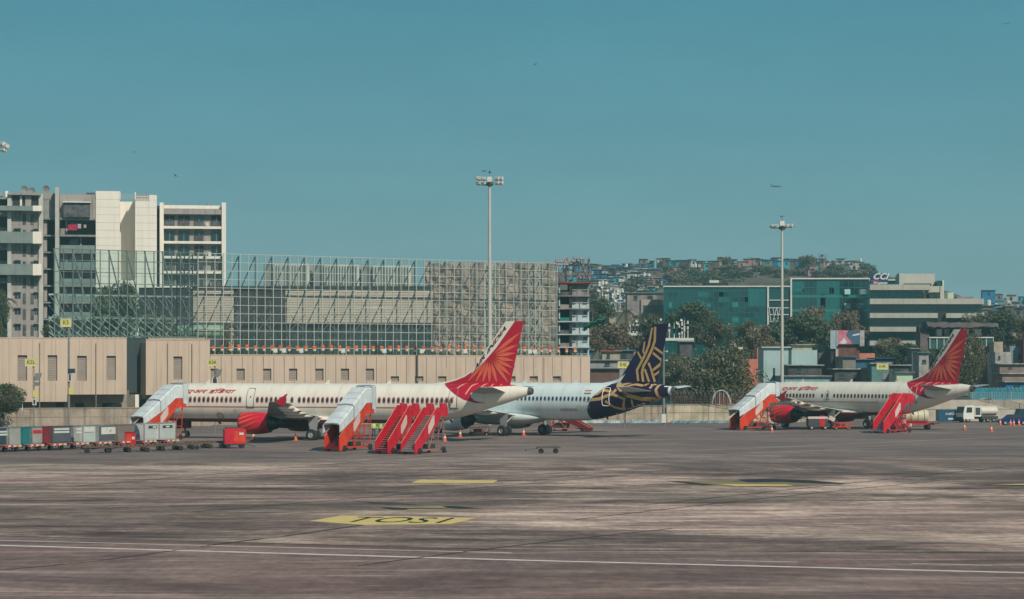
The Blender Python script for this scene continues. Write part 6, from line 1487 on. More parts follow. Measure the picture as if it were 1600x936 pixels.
# --- middle-distance houses (u0,u1,vtop,Y,depth,colour,label,category, roof)
pink = mat('salmon_wall', (.62,.22,.15), .85, var=.12, sc_=.4, streak=.15); aqua = mat('aqua_wall', (.24,.42,.44), .85, var=.12, sc_=.3, streak=.25); aqual = mat('pale_aqua_wall', (.40,.56,.56), .85, var=.1, sc_=.3, streak=.2); brick = mat('dull_brick', (.20,.085,.065), .9, var=.25, sc_=1.2)
slum = mat('dark_grey_sheet', (.11,.12,.125), .85, var=.3, sc_=.6, streak=.3); tint = mat('teal_shed_wall', (.12,.26,.25), .8, var=.15, sc_=.5); cre = mat('cream_shed_wall', (.48,.42,.33), .85, var=.2, sc_=.6, streak=.3); dirty = mat('dirty_white_wall', (.50,.49,.46), .9, var=.3, sc_=.5, streak=.4)
bluet = mat('blue_tarpaulin_roof', (.015,.17,.38), .6, var=.25, sc_=.6); greyr = mat('grey_sheet_roof', (.33,.34,.33), .7, var=.3, sc_=.8); redr = mat('faded_red_roof', (.42,.11,.09), .8, var=.2); tealr = mat('teal_sheet_roof', (.06,.26,.28), .6, var=.2); pale = mat('pale_sheet_roof', (.52,.54,.50), .7, var=.35, sc_=1)
def house(label, u0, u1, v0, Y, D, wm_, roof=None, wins=(), over=.5, pitch=0, name='house', cat='house', rh=.14, rank=False, vb=None):
    o = thing(name, label, cat, (XX((u0+u1)/2, Y), Y, 0), 0, None, rank); W2 = (u1-u0)/2*Y/F; zt = ZZ(v0, Y); zb = 0 if vb is None else ZZ(vb, Y)
    MB().box(-W2, W2, 0, D, zb, zt).build('wall', wm_, o)
    if roof: MB().prism([(-over, zt-.02), (D+over*.3, zt+.02+pitch), (D+over*.3, zt+pitch+rh), (-over, zt+rh-.02)], 'x', -W2-over*.7, W2+over*.7).build('roof', roof, o)
    for (a, b, c, d) in wins:
        w_ = pb(o, 'window', a, b, c, d, -.05, -.004, glassd); pb(o, 'window_sill', a-.6, b+.6, d, d+.6, -.2, -.003, greyr, w_)
    return o
H = [
 ('salmon painted house above the flowering tree, left of the aqua walls', 1160, 1183, 561, 385, 6, pink, None, ()),
 ('small salmon rooftop room with a pole, just left of the aqua building', 1183, 1194, 544, 386, 5, pink, None, ()),
 ('salmon patched rooftop hut among tree tops right of the flowering tree', 1140, 1152, 543, 384, 4, pink, greyr, ()),
 ('tall flat aqua building with white cornice left of the slim light mast', 1193, 1232, 543, 360, 8, aqual, trim, ((1208, 1211, 575, 592),)),
 ('aqua building with cream brick rooftop, right of the slim light mast', 1237, 1277, 547, 365, 8, aqual, None, ()),
 ('cream brick rooftop room with open posts on the aqua building', 1238, 1269, 539, 366.5, 4, cre, pale, ()),
 ('dark patched shack with torn awning below the aqua buildings', 1232, 1284, 571, 352, 6, slum, pale, ((1246, 1252, 563+12, 570+12),)),
 ('aqua lean-to with white sagging roof just behind the short plane nose', 1226, 1300, 588, 346, 4, aqua, pale, ()),
 ('grey side building between the aqua house and the billboard', 1279, 1303, 551, 380, 6, mat('mauve_grey_wall', (.17,.14,.15)), None, ()),
 ('dark shack with two square windows and white roof edge right of the aqua lean-to', 1304, 1344, 577, 345, 6, slum, pale, ((1311, 1319, 583, 590), (1334, 1339, 585, 590))),
 ('tan walled shed joined to the two-windowed dark shack', 1344, 1357, 576, 345.5, 6, cre, pale, ()),
 ('grey brown low house under a blue edged roof beneath the billboard', 1317, 1337, 558, 368, 6, mat('taupe_wall', (.26,.24,.21), .9, var=.15), bluet, ()),
 ('blue fronted shop with striped awning below the salmon roof wall', 1337, 1362, 562, 369, 6, mat('blue_shop_wall', (.03,.14,.24), .7, var=.2), tealr, ()),
 ('long salmon parapet wall right of the billboard', 1334, 1367, 552, 385, 4, pink, None, ()),
 ('house under a bright blue tarpaulin roof right of the salmon parapet', 1368, 1396, 560, 378, 7, slum, bluet, ()),
 ('teal walled shed behind the yellow sign above the short plane', 1362, 1389, 568, 340, 5, tint, pale, ()),
 ('dark open shed with pale roof edge right of the teal shed', 1389, 1420, 571, 342, 6, slum, pale, ((1396, 1406, 575, 583),)),
 ('low pale green cabin just above the short plane roof', 1401, 1426, 582, 336, 4, mat('pale_green_wall', (.50,.62,.46)), greyr, ()),
 ('narrow white house with one dark square window left of the right plane tail', 1436, 1451, 551, 362, 6, dirty, tealr, ((1441, 1447, 562, 567),)),
 ('small pink-brown hut beside the narrow white house', 1425, 1436, 545, 372, 5, ub, greyr, ()),
 ('cream house part hidden by the tree right of the tail', 1513, 1528, 549, 372, 5, dirty, None, ((1518, 1522, 556, 561),)),
 ('brown walled house above the flowering tree at right', 1527, 1552, 541, 380, 5, mat('brown_plaster', (.28,.18,.13), .9, var=.2), None, ()),
 ('tan walled upper room on the brown house at right', 1553, 1567, 534, 376, 5, cre, None, ()),
 ('patchy white plaster house under the tan upper room', 1555, 1580, 550, 366, 6, dirty, None, ((1560, 1563, 556, 561),)),
 ('blue grey house with a dark opening near the right edge', 1578, 1599, 541, 374, 6, mat('blue_grey_wall', (.22,.28,.32), .85, var=.1), None, ((1585, 1595, 553, 562),)),
 ('tall maroon wall at the right picture edge', 1599, 1622, 530, 372, 6, mat('maroon_wall', (.17,.04,.05), .85, var=.15), None, ()),
 ('low mauve shed with long pale roof at right', 1562, 1618, 569, 352, 6, mat('mauve_shed', (.30,.23,.22), .9, var=.2), pale, ((1576, 1581, 571, 575),)),
 ('pinkish brick shed with slumping white roof at right', 1566, 1616, 584, 344, 5, mat('pinkish_brick', (.36,.25,.21), .9, var=.2), pale, ()),
 ('bright blue shop with white roof edge at the right margin', 1572, 1622, 597, 338, 5, mat('bright_blue_wall', (.01,.16,.38), .6, var=.12), pale, ((1584, 1594, 602, 609),)),
 ('long bright teal hoarding wall behind the white lorry', 1516, 1606, 606, 334, 3, mat('cyan_hoarding', (.01,.25,.34), .7, var=.25, sc_=.5), None, ()),
 ('pale cyan hoarding left of the teal one', 1490, 1516, 611, 334.5, 3, mat('pale_cyan_hoarding', (.22,.46,.46), .6, var=.15), None, ()),
 ('house with faded red roof left of the navy tail', 941, 969, 549, 372, 6, cre, redr, ((948, 953, 553, 559),)),
 ('blue sheeted hut with teal roof beside the grimy flats', 904, 926, 547, 362, 5, mat('blue_sheet_wall', (.01,.11,.20), .7, var=.15), tealr, ()),
 ('dark house with teal roof edge between red roof and navy tail', 963, 990, 548, 378, 6, slum, tealr, ((970, 978, 553, 562),)),
 ('pale grey low wall house below the red roofed one', 922, 985, 563, 352, 4, mat('grey_plaster', (.36,.38,.38), .85, var=.2), greyr, ((945, 953, 565, 571),)),
 ('brown walled yard shed with dark netting beyond the beige building end', 923, 968, 577, 336, 4, mat('brown_shed_wall', (.17,.11,.09), .9, var=.2, sc_=.5), mat('dark_net', (.03,.045,.045), .9, var=.3), ()),
 ('cream flat-topped house left of the coconut palm', 938, 953, 473, 520, 8, cre, None, ()), ('cream stair tower below the flat-topped house', 952, 962, 480, 518, 6, cre, None, ()),
 ('cream framed two-storey house with wide opening left of the glass office', 1002, 1035, 468, 500, 8, mat('pink_cream_wall', (.46,.37,.33), .9, var=.12), None, ((1005, 1032, 477, 488),)),
 ('pale rough house behind the cream framed one', 980, 1036, 458, 530, 8, ub, greyr, ((990, 996, 462, 468), (1012, 1020, 462, 469))),
 ('grey roofed cabin half buried in trees right of the navy tail', 1062, 1082, 534, 372, 5, slum, greyr, ()),
]
for lab, u0, u1, v0, Y, D, wm_, rf, ws in H: house(lab, u0, u1, v0, Y, D, wm_, rf, ws)
# billboard on a brick building
BB = block('brick building carrying a large advertising billboard', 'building', 1309, 1343, 538, 374, 8, brick, 'brick_building')
pb(BB, 'side_wall', 1298, 1308.8, 545, 700, -.2, 6, mat('dark_brown_wall', (.07,.04,.045), .9, var=.2)); pb(BB, 'white_buttress', 1305, 1309, 545, 600, -.6, -.21, dirty)
bd = thing('billboard', 'advertising billboard with a pink and slate blue abstract picture on the brick building', 'billboard', (XX(1326, 373.4), 373.4, 0), 0)
Yb2 = 373.4; Xb2 = bd.location.x
MB().box(XX(1309.5, Yb2)-Xb2, XX(1343, Yb2)-Xb2, 0, .3, ZZ(538, Yb2), ZZ(516, Yb2)).build('board', mat('billboard_slate', (.06,.12,.19), .6, var=.1), bd)
bp = mat('billboard_pink', (.45,.06,.14), .6, var=.3, sc_=1.2, col2=(.60,.28,.34)); X0_, X1_ = XX(1309.6, Yb2)-Xb2, XX(1330, Yb2)-Xb2; zt_, zb_ = ZZ(516.2, Yb2), ZZ(537.8, Yb2)
MB().add([(X0_, -.02, zt_), (X1_-.5, -.02, zt_), (X1_-.9, -.02, zt_-.9), (X1_-.1, -.02, zb_+.6), (X1_+.2, -.02, zb_), (X0_, -.02, zb_)], [(0,1,2,3,4,5)]).build('picture_field', bp, bd, fix=False)
MB().add([(X0_+.2, -.03, zb_+.2), (X0_+1.0, -.03, zb_+1.1), (X0_+1.5, -.03, zb_+.3), (X0_+.9, -.03, zb_)], [(0,1,2,3)]).build('picture_shape', offw, bd, fix=False)
MB().add([(X1_+.3, -.02, zt_-.7), (X1_+1.6, -.02, zt_-.4), (X1_+1.5, -.02, zt_-.75), (X1_+.2, -.02, zt_-.95)], [(0,1,2,3)]).build('picture_shape', offw, bd, fix=False)
MB().box(XX(1297.5, Yb2)-Xb2, XX(1307, Yb2)-Xb2, 0, .3, ZZ(545, Yb2), ZZ(516, Yb2)).build('side_board', mat('pale_blue_board', (.34,.42,.50), .7, var=.1), bd)
for u0, u1 in ((1306.5, 1309.3), (1343.2, 1350.5)): MB().box(XX(u0, Yb2)-Xb2, XX(u1, Yb2)-Xb2, -.1, .35, ZZ(541, Yb2), ZZ(516, Yb2)).build('frame_post', dirty, bd)
# hoarding letters, umbrella tents behind the wall at right
for k, (u0, u1, v0) in enumerate(((1468, 1518, 614), (1526, 1556, 622))):
    Y = 332; t = thing('tent', ['pale peaked tent roofs behind the wall, under the right plane tail', 'pale rounded tent roof behind the white lorry'][k], 'tent', (XX((u0+u1)/2, Y), Y, 0)); W2 = (u1-u0)/2*Y/F; zt_ = ZZ(v0, Y); 
    mb = MB(); rings = []
    for i in range(9): a = math.pi*i/8; rings.append([(-W2*math.cos(a), y, zt_-1.6+1.6*math.sin(a)**(1.0 if k else .8)) for y in (-1.5, 0, 1.5, 3)])
    vs_ = [p for r in rings for p in r]; fs_ = [(i*4+j_, i*4+4+j_, i*4+5+j_, i*4+j_+1) for i in range(8) for j_ in range(3)]
    MB().add(vs_, fs_).build('roof', mat('tent_canvas', (.50,.47,.43), .8, var=.08), t); MB().box(-W2, W2, 0, 3, 0, zt_-1.55).build('wall', mat('tent_canvas', (.50,.47,.43)), t)
# white tubular arches of the fence right of the tree: red mesh dome
dm = thing('arched_trellis', 'white hooped trellis over rust coloured mesh behind the cream wall', 'trellis', (XX(1127, 325), 325, 0))
mb = MB(); 
for y in (-.6, .6): mb.path([(-1.35*math.cos(math.pi*i/14), y, 2.3+2.2*math.sin(math.pi*i/14)) for i in range(15)], .06, 5)
for x in (-.9, -.3, .3, .9): mb.bar((x, -.6, 2.3), (x, -.6, 4.2), .05)
mb.build('hoops', offw, dm); MB().prism([(-1.25*math.cos(math.pi*i/14), 2.2+2.05*math.sin(math.pi*i/14)) for i in range(15)], 'y', -.3, .3).build('mesh_panel', mat('rust_mesh', (.20,.07,.06), .9, var=.4, sc_=3), dm)

# --- telecom masts and antenna cluster on roofs
antw = mat('antenna_white', (.60,.62,.60), .6, var=.1)
def antennas(label, u0, u1, v0, v1, Y, n, seed, dishes=0, base=True):
    o = thing('antenna_cluster', label, 'antennas', (XX((u0+u1)/2, Y), Y, ZZ(v1, Y)), 0); rr = random.Random(seed); Wd = (u1-u0)*Y/F; Hh = ZZ(v0, Y)-ZZ(v1, Y)
    for k in range(n):
        x = -Wd/2+Wd*(k+.5)/n+rr.uniform(-.3, .3); h = Hh*rr.uniform(.55, 1); mb = MB(); mb.tube((x, 0, 0), (x, 0, h), .12, .07, 6)
        for q in range(rr.randint(1, 3)): z = h*rr.uniform(.45, .95); mb.box(x-.16, x+.16, -.25, -.12, z-.8, z+.2)
        mb.build('antenna', antw, o)
    for k in range(dishes): x = rr.uniform(-Wd/2, Wd/2); z = rr.uniform(Hh*.2, Hh); MB().lathe([(0, .02), (-.1, .2), (-.18, .27 if Y < 500 else .42)], 10, ax='y', c=(x, -.3, z)).build('dish', offw, o)
    if base: MB().box(-Wd/2-.5, Wd/2+.5, -.2, 2.0, -.4, .1).build('platform', trim, o)
    return o
antennas('row of white antenna poles on a roof left of the navy tail', 984, 1010, 500, 521, 430, 7, 1, 2); antennas('white antenna poles crowding a roof directly above the navy tail', 1012, 1034, 497, 521, 432, 5, 2, 3)
antennas('white antenna poles right of the navy tail tip', 1044, 1080, 499, 529, 425, 6, 3, 3); antennas('pair of white antennas above the red roofed house', 949, 958, 499, 520, 420, 2, 4, 0)
antennas('lattice of dishes on the left telecom mast below the hill houses', 934, 952, 440, 485, 620, 3, 5, 12); antennas('dishes on the right telecom mast left of the coconut palm', 957, 970, 446, 485, 600, 3, 6, 8)
antennas('white rooftop drums above the salmon hut', 1143, 1156, 536, 543, 386, 4, 7, 0)
# ------------------------------------------------------------------ hill
def ridge(u):
    tab = [(700, 425), (860, 424), (1000, 424), (1100, 424), (1200, 422), (1300, 424), (1380, 430), (1430, 444), (1500, 470), (1560, 476), (1700, 482)]
    for (a, va), (b, vb) in zip(tab, tab[1:]):
        if u <= b: return va+(vb-va)*max(0, (u-a))/(b-a)
    return tab[-1][1]
RY = 950.0
def hill_z(x, y):
    u = 800+F*x/RY; zr = ZZ(ridge(max(700, min(1700, u))), RY); t = max(0, min(1, (y-560)/(RY-560))); t = t*t*(3-2*t)*.55+t*.45
    z = zr*t
    if y > RY: z -= (y-RY)*.06
    if u < 760: z *= max(0, 1-(760-u)/260)
    return z
mb = MB(); nx, ny = 90, 40; vs_ = []; fs_ = []; rh = random.Random(2)
for j_ in range(ny+1):
    y = 540+j_*16
    for i in range(nx+1): x = -150+i*5.6; vs_.append((x, y, hill_z(x, y)+(rh.uniform(-.5, .5) if j_ else 0)-(.6 if j_ == 0 else 0)))
for j_ in range(ny):
    for i in range(nx): a = j_*(nx+1)+i; fs_.append((a, a+1, a+nx+2, a+nx+1))
structure(mb.add(vs_, fs_).build('hill', mat('scrubby_hillside', (.085,.085,.055), .95, var=.4, sc_=.05, col2=(.16,.12,.09)), smooth=True))
HC = {'blue': mat('hill_blue', (.02,.20,.38), .8, var=.15), 'cyan': mat('hill_cyan', (.03,.33,.38), .8, var=.15), 'white': mat('hill_white', (.55,.55,.52), .85, var=.2, streak=.3), 'pink': mat('hill_pink', (.45,.24,.24), .85, var=.15), 'grey': mat('hill_grey', (.22,.23,.23), .9, var=.25), 'brown': mat('hill_brown', (.16,.12,.10), .9, var=.25), 'cream': mat('hill_cream', (.45,.38,.29), .9, var=.2)}
RC_ = [('grey sheet', greyr), ('pale sheet', pale), ('blue sheet', bluet), ('dark', slum)]
def zone(u): return 'above the grimy flats' if u < 930 else 'above the palms' if u < 1037 else 'over the long glass office' if u < 1236 else 'over the tall glass wing' if u < 1365 else 'over the banded office' if u < 1535 else 'near the right edge'
hs = random.Random(21)
def hill_house(u, v_base, wpx, hpx, col, roof, tier, Y=None, lab=None):
    zz_ = None if Y is None else ZZ(v_base, Y)
    # distance where the hillside surface is met at this row
    if Y is None:
        Y = RY
        for k in range(60):
            yy = 580+k*(RY-580)/59; z = hill_z(XX(u, yy), yy)
            if HZ-(z-EYE)/yy*F <= v_base: Y = yy; break
    x = XX(u, Y); z = hill_z(x, Y) if zz_ is None else max(zz_, hill_z(x, Y)); h0_ = z-hill_z(x, Y); w_ = wpx*Y/F; h = hpx*Y/F; d = w_*hs.uniform(.7, 1.1)
    rn_, rm = roof
    o = thing('hillside_house', lab or f'{col} house with {rn_} roof, {tier} {zone(u)}', 'house', (x, Y, z-1.2), hs.uniform(-.35, .35), 'houses stacked on the hillside')
    MB().box(-w_/2, w_/2, 0, d, -1.5-h0_, h+1.2).build('wall', HC[col], o)
    MB().prism([(-.5, h+1.15), (d+.2, h+1.35), (d+.2, h+1.5), (-.5, h+1.3)], 'x', -w_/2-.4, w_/2+.4).build('roof', rm, o)
    nwin = 1 if w_ < 6 else 2 if w_ < 9 else 3
    for fl_ in range(max(1, int(h/3.0))):
        for k in range(nwin):
            cx = -w_/2+w_*(k+.5)/nwin; zz = 1.2+h-1.9-fl_*2.9; MB().box(cx-.45, cx+.45, -.06, -.004, zz, zz+1.1).build('window', dk, o)
    if hs.random() < .13:
        MB().lathe([(0, .6), (1.3, .6), (1.5, .3)], 10, ax='z', c=(w_*.2, d/2, h+1.4), caps=True).build('water_tank', black if hs.random() < .5 else offw, o)
    return o
# named skyline houses read off the photograph
for (u, vb, w_, h_, col, ro, lab) in (
 (1006, 422, 12, 19, 'grey', 3, 'tall dark grey house on the skyline left of the white one'), (1018, 422, 7, 16, 'brown', 3, 'narrow brown block joined to the tall dark grey skyline house'), (1032, 420, 11, 20, 'white', 3, 'tall stained white house standing highest on the skyline'), (943, 413, 20, 9, 'brown', 0, 'long low brown house on the left skyline'),
 (979, 424, 14, 12, 'blue', 2, 'bright blue house on the upper hillside left of the tall grey one'), (1000, 428, 38, 6, 'blue', 2, 'long low bright blue row below the tall grey skyline house'), (1083, 424, 9, 18, 'blue', 2, 'slim bright blue house on the skyline over the glass office'), (1091, 412, 24, 10, 'grey', 0, 'wide grey house on the skyline behind the slim blue one'),
 (1229, 428, 9, 20, 'cyan', 2, 'tall narrow cyan house just right of the slim light mast'), (1218, 420, 8, 12, 'cyan', 3, 'small cyan house just left of the slim light mast'), (1288, 412, 9, 12, 'cyan', 2, 'small cyan house beside the hilltop palm'), (1261, 418, 8, 14, 'cyan', 3, 'dark cyan house left of the hilltop palm'), (1318, 414, 12, 8, 'cyan', 0, 'low cyan roofed house right of the hilltop palm'), (1333, 423, 12, 18, 'pink', 1, 'pink stacked house at the right end of the hilltop'), (1341, 430, 8, 6, 'blue', 2, 'little blue hut at the right foot of the hilltop pink house'),
 (1210, 408, 11, 10, 'cream', 0, 'cream box house on the skyline left of the slim light mast'), (1270, 416, 16, 13, 'brown', 3, 'dark brown house on the skyline left of the hilltop palm'), (1545, 478, 20, 24, 'blue', 2, 'large bright blue box house right of the banded office'), (1571, 470, 26, 10, 'grey', 2, 'grey house under a long blue roof near the right edge'), (1580, 500, 14, 38, 'white', 1, 'tall off-white house near the right edge'), (1561, 480, 12, 20, 'grey', 0, 'grey house between the blue box and the tall off-white house'),
 (1598, 500, 24, 22, 'pink', 1, 'pinkish house cut by the right picture edge'), (1600, 472, 12, 14, 'cyan', 2, 'cyan house at the right picture edge'), (1026, 448, 11, 14, 'pink', 1, 'pink fronted house midway up the hill left of the glass office'), (1163, 408, 16, 10, 'white', 1, 'pale house on the skyline over the middle of the glass office'), (1164, 420, 18, 5, 'white', 1, 'low white walled row beneath the pale skyline house')):
    hill_house(u, vb, w_, h_, col, RC_[ro], '', lab=lab)
cols = ['grey', 'grey', 'brown', 'white', 'white', 'blue', 'cyan', 'pink', 'cream', 'brown']
for k in range(195):
    u = hs.uniform(905, 1040) if k < 130 else hs.uniform(1040, 1360) if k < 178 else hs.uniform(1545, 1625)
    rv = ridge(u); top = k < 28 or 130 <= k < 164
    v = rv+hs.uniform(-2, 4) if top else rv+hs.uniform(6, 62) if k < 178 else rv+hs.uniform(0, 45)
    tier = 'skyline' if v < rv+5 else 'high' if v < rv+24 else 'low'
    if not top and 130 <= k < 178: v = rv+hs.uniform(2, 14); tier = 'high'
    hill_house(u, v, hs.uniform(8, 22), hs.uniform(5, 11), cols[hs.randrange(len(cols))], RC_[hs.randrange(4)], tier)

for k in range(46):                            # roofs standing above the hilltop trees
    u = 1042+k*6.9+hs.uniform(-2, 2); rv = ridge(u)
    hill_house(u, rv-hs.uniform(4, 10)+(2 if k % 3 else 0), hs.uniform(8, 17), hs.uniform(8, 13), cols[hs.randrange(len(cols))], RC_[hs.randrange(4)], 'hilltop', Y=945)
for k in range(40):
    u = hs.uniform(880, 1036); rv = ridge(u); hill_house(u, rv+hs.uniform(-6, 22), hs.uniform(9, 20), hs.uniform(7, 13), cols[hs.randrange(len(cols))], RC_[hs.randrange(4)], 'crowded upper')
for k in range(24):                            # low housing beyond the right-hand trees
    u = 1538+(k % 12)*7+hs.uniform(-3, 3); Y = 500+(k//12)*90+hs.uniform(0, 40); v = (506 if k < 12 else 486)+hs.uniform(-4, 6)
    hill_house(u, v+8, hs.uniform(10, 19), hs.uniform(12, 20), cols[hs.randrange(len(cols))], RC_[hs.randrange(4)], 'crowded', Y=Y)
# ------------------------------------------------------------------ trees
barkm = mat('bark', (.12,.09,.07), .9, var=.2, sc_=3)
def leafmat(name, c, c2): return mat(name, c, .75, var=.3, sc_=.35, col2=c2)
olive = leafmat('olive_leaves', (.135,.135,.068), (.065,.075,.043)); brownish = leafmat('brownish_leaves', (.20,.155,.10), (.11,.10,.065)); greenl = leafmat('green_leaves', (.09,.125,.06), (.042,.068,.04)); hillleaf = leafmat('hill_leaves', (.13,.15,.085), (.07,.09,.055)); hillleaf2 = leafmat('hill_leaves_brown', (.19,.16,.11), (.10,.10,.07)); flower = mat('pale_blossom', (.48,.42,.36), .8, var=.15, sc_=2)
def tree_proto(label, cat, name, w_, h, n, lf, seed, blossom=0, trunk_h=.3, leaf=.35, clumps=26, flat=1.0):
    o = thing(name, label, cat, (0,0,0)); rr = random.Random(seed)
    mb = MB(); th = h*trunk_h; mb.tube((0,0,-.5), (0,0,th), w_*.035+.08, w_*.025+.05, 8); cs = []
    for k in range(clumps):
        a = rr.uniform(0, 2*math.pi); rad = w_/2*math.sqrt(rr.uniform(0, 1))*.86; zt_ = th*.8+(h-th*.8)*(rr.uniform(.05, .95)); lim = math.sqrt(max(.04, 1-((zt_-(th+h)/2)/((h-th)/2+.01))**2*.85)); rad *= lim
        c = (rad*math.cos(a), rad*math.sin(a)*.8, zt_); cs.append((c, w_*rr.uniform(.09, .19)))
        if k % 2 == 0: mb.tube((0, 0, th*rr.uniform(.6, 1)), (c[0]*.9, c[1]*.9, c[2]), w_*.014+.03, .03, 5)
    mb.build('trunk', barkm, o)
    cr_ = MB()
    for i in range(n):
        c, r_ = cs[rr.randrange(len(cs))]; 
        d = Vector((rr.gauss(0, 1), rr.gauss(0, 1), rr.gauss(0, 1))).normalized()*r_*(rr.random()**.45)*1.15
        p = Vector(c)+Vector((d.x, d.y, d.z*flat*.85)); s = leaf*rr.uniform(.5, 1.25)
        nn = Vector((rr.gauss(0, 1), rr.gauss(0, 1), rr.gauss(.5, 1))).normalized(); t1 = nn.orthogonal().normalized(); t2 = nn.cross(t1); ang = rr.uniform(0, 6.28); a1 = t1*math.cos(ang)+t2*math.sin(ang); a2 = nn.cross(a1)
        m_ = 1 if (blossom and rr.random() < blossom*(2.2 if p.z > h*.6 and p.x < 0 else .6)) else 0
        cr_.add([p-a1*s, p-a2*s*.45, p+a1*s, p+a2*s*.45], [(0,1,2,3)], m_)
    cr_.build('crown', [lf, flower], o, fix=False); return o
protos = {
 'flower': tree_proto('broad olive tree with pale blossom clusters in front of the glass office', 'tree', 'flowering_tree', 14.6, 8.6, 15000, olive, 1, .045, .12, .30, 60),
 'dense': tree_proto('dense dark tree', 'tree', 'broadleaf_tree', 10, 8, 7000, greenl, 2, 0, .2, .32, 34),
 'brown': tree_proto('dusty brown-green tree', 'tree', 'broadleaf_tree', 10, 7, 6500, brownish, 3, .015, .2, .32, 34),
 'olive': tree_proto('olive green tree', 'tree', 'broadleaf_tree', 10, 8, 6500, olive, 4, .02, .2, .32, 34),
 'small': tree_proto('hill tree', 'tree', 'hillside_tree', 9, 7, 1500, hillleaf, 5, 0, .15, .55, 18),
 'smallb': tree_proto('hill tree', 'tree', 'hillside_tree', 9, 6, 1500, hillleaf2, 6, 0, .15, .55, 18),
}
index_children()
used = set()
def tree(kind, u, vb, Y, wpx, hpx, label, rz=None, rank=False, z=None, name=None):
    p = protos[kind]; W0 = {'flower': 14.6, 'small': 9, 'smallb': 9}.get(kind, 10); H0 = {'flower': 8.6, 'brown': 7, 'small': 7, 'smallb': 6}.get(kind, 8)
    zb = ZZ(vb, Y) if z is None else z; sx2 = wpx*Y/F/W0; sz = hpx*Y/F/H0; rz = rnd.uniform(-.6, .6) if rz is None else rz
    if kind not in used:
        used.add(kind); o = p; o.location = (XX(u, Y), Y, zb); o.rotation_euler = (0,0,rz); o.scale = (sx2, sx2, sz); o['label'] = label
        if not rank and o in REG: REG.remove(o)
    else: o = dup(p, (XX(u, Y), Y, zb), rz, label, scale=(sx2, sx2, sz), rank=rank)
    return o
tree('flower', 1118, 640, 338, 150, 88, 'broad olive tree with pale blossom clusters right of the navy tail', 0)
tree('flower', 1062, 634, 336, 62, 70, 'narrower blossom-speckled tree directly behind the navy tail', 2.0)
tree('dense', 1252, 575, 420, 116, 76, 'dense dark tree right of the slim light mast before the glass office', .3)
tree('brown', 1272, 545, 426, 60, 60, 'dusty brown-green treetop rising against the tall glass wing'); tree('brown', 1325, 545, 428, 66, 54, 'rounded dusty tree between billboard and tall glass wing')
tree('brown', 1190, 570, 415, 58, 56, 'dark tree with pale flecks left of the slim light mast'); tree('olive', 1160, 560, 440, 62, 56, 'olive tree low against the long glass office'); tree('olive', 1110, 545, 445, 64, 42, 'dusty tree behind the blossom tree top')
tree('brown', 962, 560, 410, 76, 50, 'rounded brown-green tree left of the navy tail'); tree('brown', 925, 560, 405, 48, 44, 'small brownish tree just right of the grimy flats')
tree('olive', 1008, 560, 430, 70, 64, 'olive tree behind the antenna poles above the navy tail'); tree('dense', 1082, 540, 450, 80, 62, 'dark tree at the foot of the long glass office'); tree('dense', 935, 520, 480, 60, 50, 'dark tree beside the green tarpaulin')
tree('flower', 1512, 605, 336, 66, 78, 'blossom-flecked tree right of the short plane tail', 1.2); tree('dense', 1412, 580, 400, 70, 40, 'dark tree under the banded office'); tree('brown', 1392, 570, 405, 56, 38, 'dusty tree at the foot of the banded office')
tree('dense', 1566, 545, 440, 76, 54, 'large dark tree mass near the right edge'); tree('olive', 1535, 545, 446, 64, 56, 'olive tree right of the tattered canopy hall'); tree('brown', 1608, 540, 430, 44, 46, 'olive tree cut by the right picture edge'); tree('dense', 1470, 580, 392, 40, 34, 'small dark tree left of the short plane tail')
tree('dense', 185, 560, 336, 90, 108, 'leafy tree showing through the leaning steel frames', 1.0); tree('olive', 165, 545, 340, 80, 88, 'second leafy tree at left inside the leaning steel frames'); tree('olive', 240, 560, 338, 60, 70, 'low olive tree before the dark slate hall')
tree('dense', 88, 545, 390, 40, 46, 'dark shrubby tree at the foot of the far left tower'); tree('dense', 2, 545, 380, 28, 84, 'dark tree at the left edge below the tower'); tree('olive', 345, 560, 338, 44, 50, 'rounded olive tree behind the glass screen next to the pale tank')
tree('dense', 4, 650, 279, 74, 46, 'glossy dark bush overhanging the wall at the left edge', .4); tree('flower', 12, 640, 278, 46, 34, 'small white-flowered bush by the left railing', .9)
tree('small', 845, 409, 1000, 36, 20, 'lone wide tree on the skyline above the glass screen', .2, z=hill_z(XX(845, 945), 945)); 
th = random.Random(9)
for k in range(56):
    u = th.uniform(868, 1370) if k < 42 else th.uniform(1540, 1625); rv = ridge(u); Y = th.uniform(640, 935)
    if 1040 < u < 1360 and k % 3: Y = th.uniform(820, 940)
    x = XX(u, Y); z = hill_z(x, Y); kind = 'small' if k % 2 else 'smallb'; big = 1.5 if 1040 < u < 1360 else .85
    tree(kind, u, 0, Y, th.uniform(20, 46)*big*700/Y, th.uniform(12, 22)*big*700/Y, f"{'green' if k % 2 else 'olive'} hillside tree {zone(u)}", th.uniform(0, 3), True, z=z-.5)
for (u, v, w_, h_) in ((1205, 436, 60, 38), (1160, 436, 50, 30), (1250, 436, 70, 26), (1300, 436, 60, 26), (1185, 430, 40, 28), (1348, 436, 40, 22), (1302, 412, 14, 12), (1360, 432, 22, 20), (1225, 436, 50, 22), (1120, 440, 50, 18), (1070, 442, 44, 16), (1325, 436, 44, 18)):
    Y = 900; tree('small' if int(u) % 2 else 'smallb', u, v+3, Y, w_*.6, h_*.68, f'leafy tree on the hilltop {zone(u)}', th.uniform(0, 3), True, z=ZZ(v, Y)-1)
for i, (u, v, w_, h_) in enumerate(((985, 452, 34, 15), (1012, 462, 30, 14), (930, 462, 30, 14), (1000, 440, 24, 10))):
    Y = 800; tree('small' if i % 2 else 'smallb', u, v, Y, w_, h_, f'dusty mid-slope tree {zone(u)}', th.uniform(0, 3), True, z=ZZ(v, Y)-1)
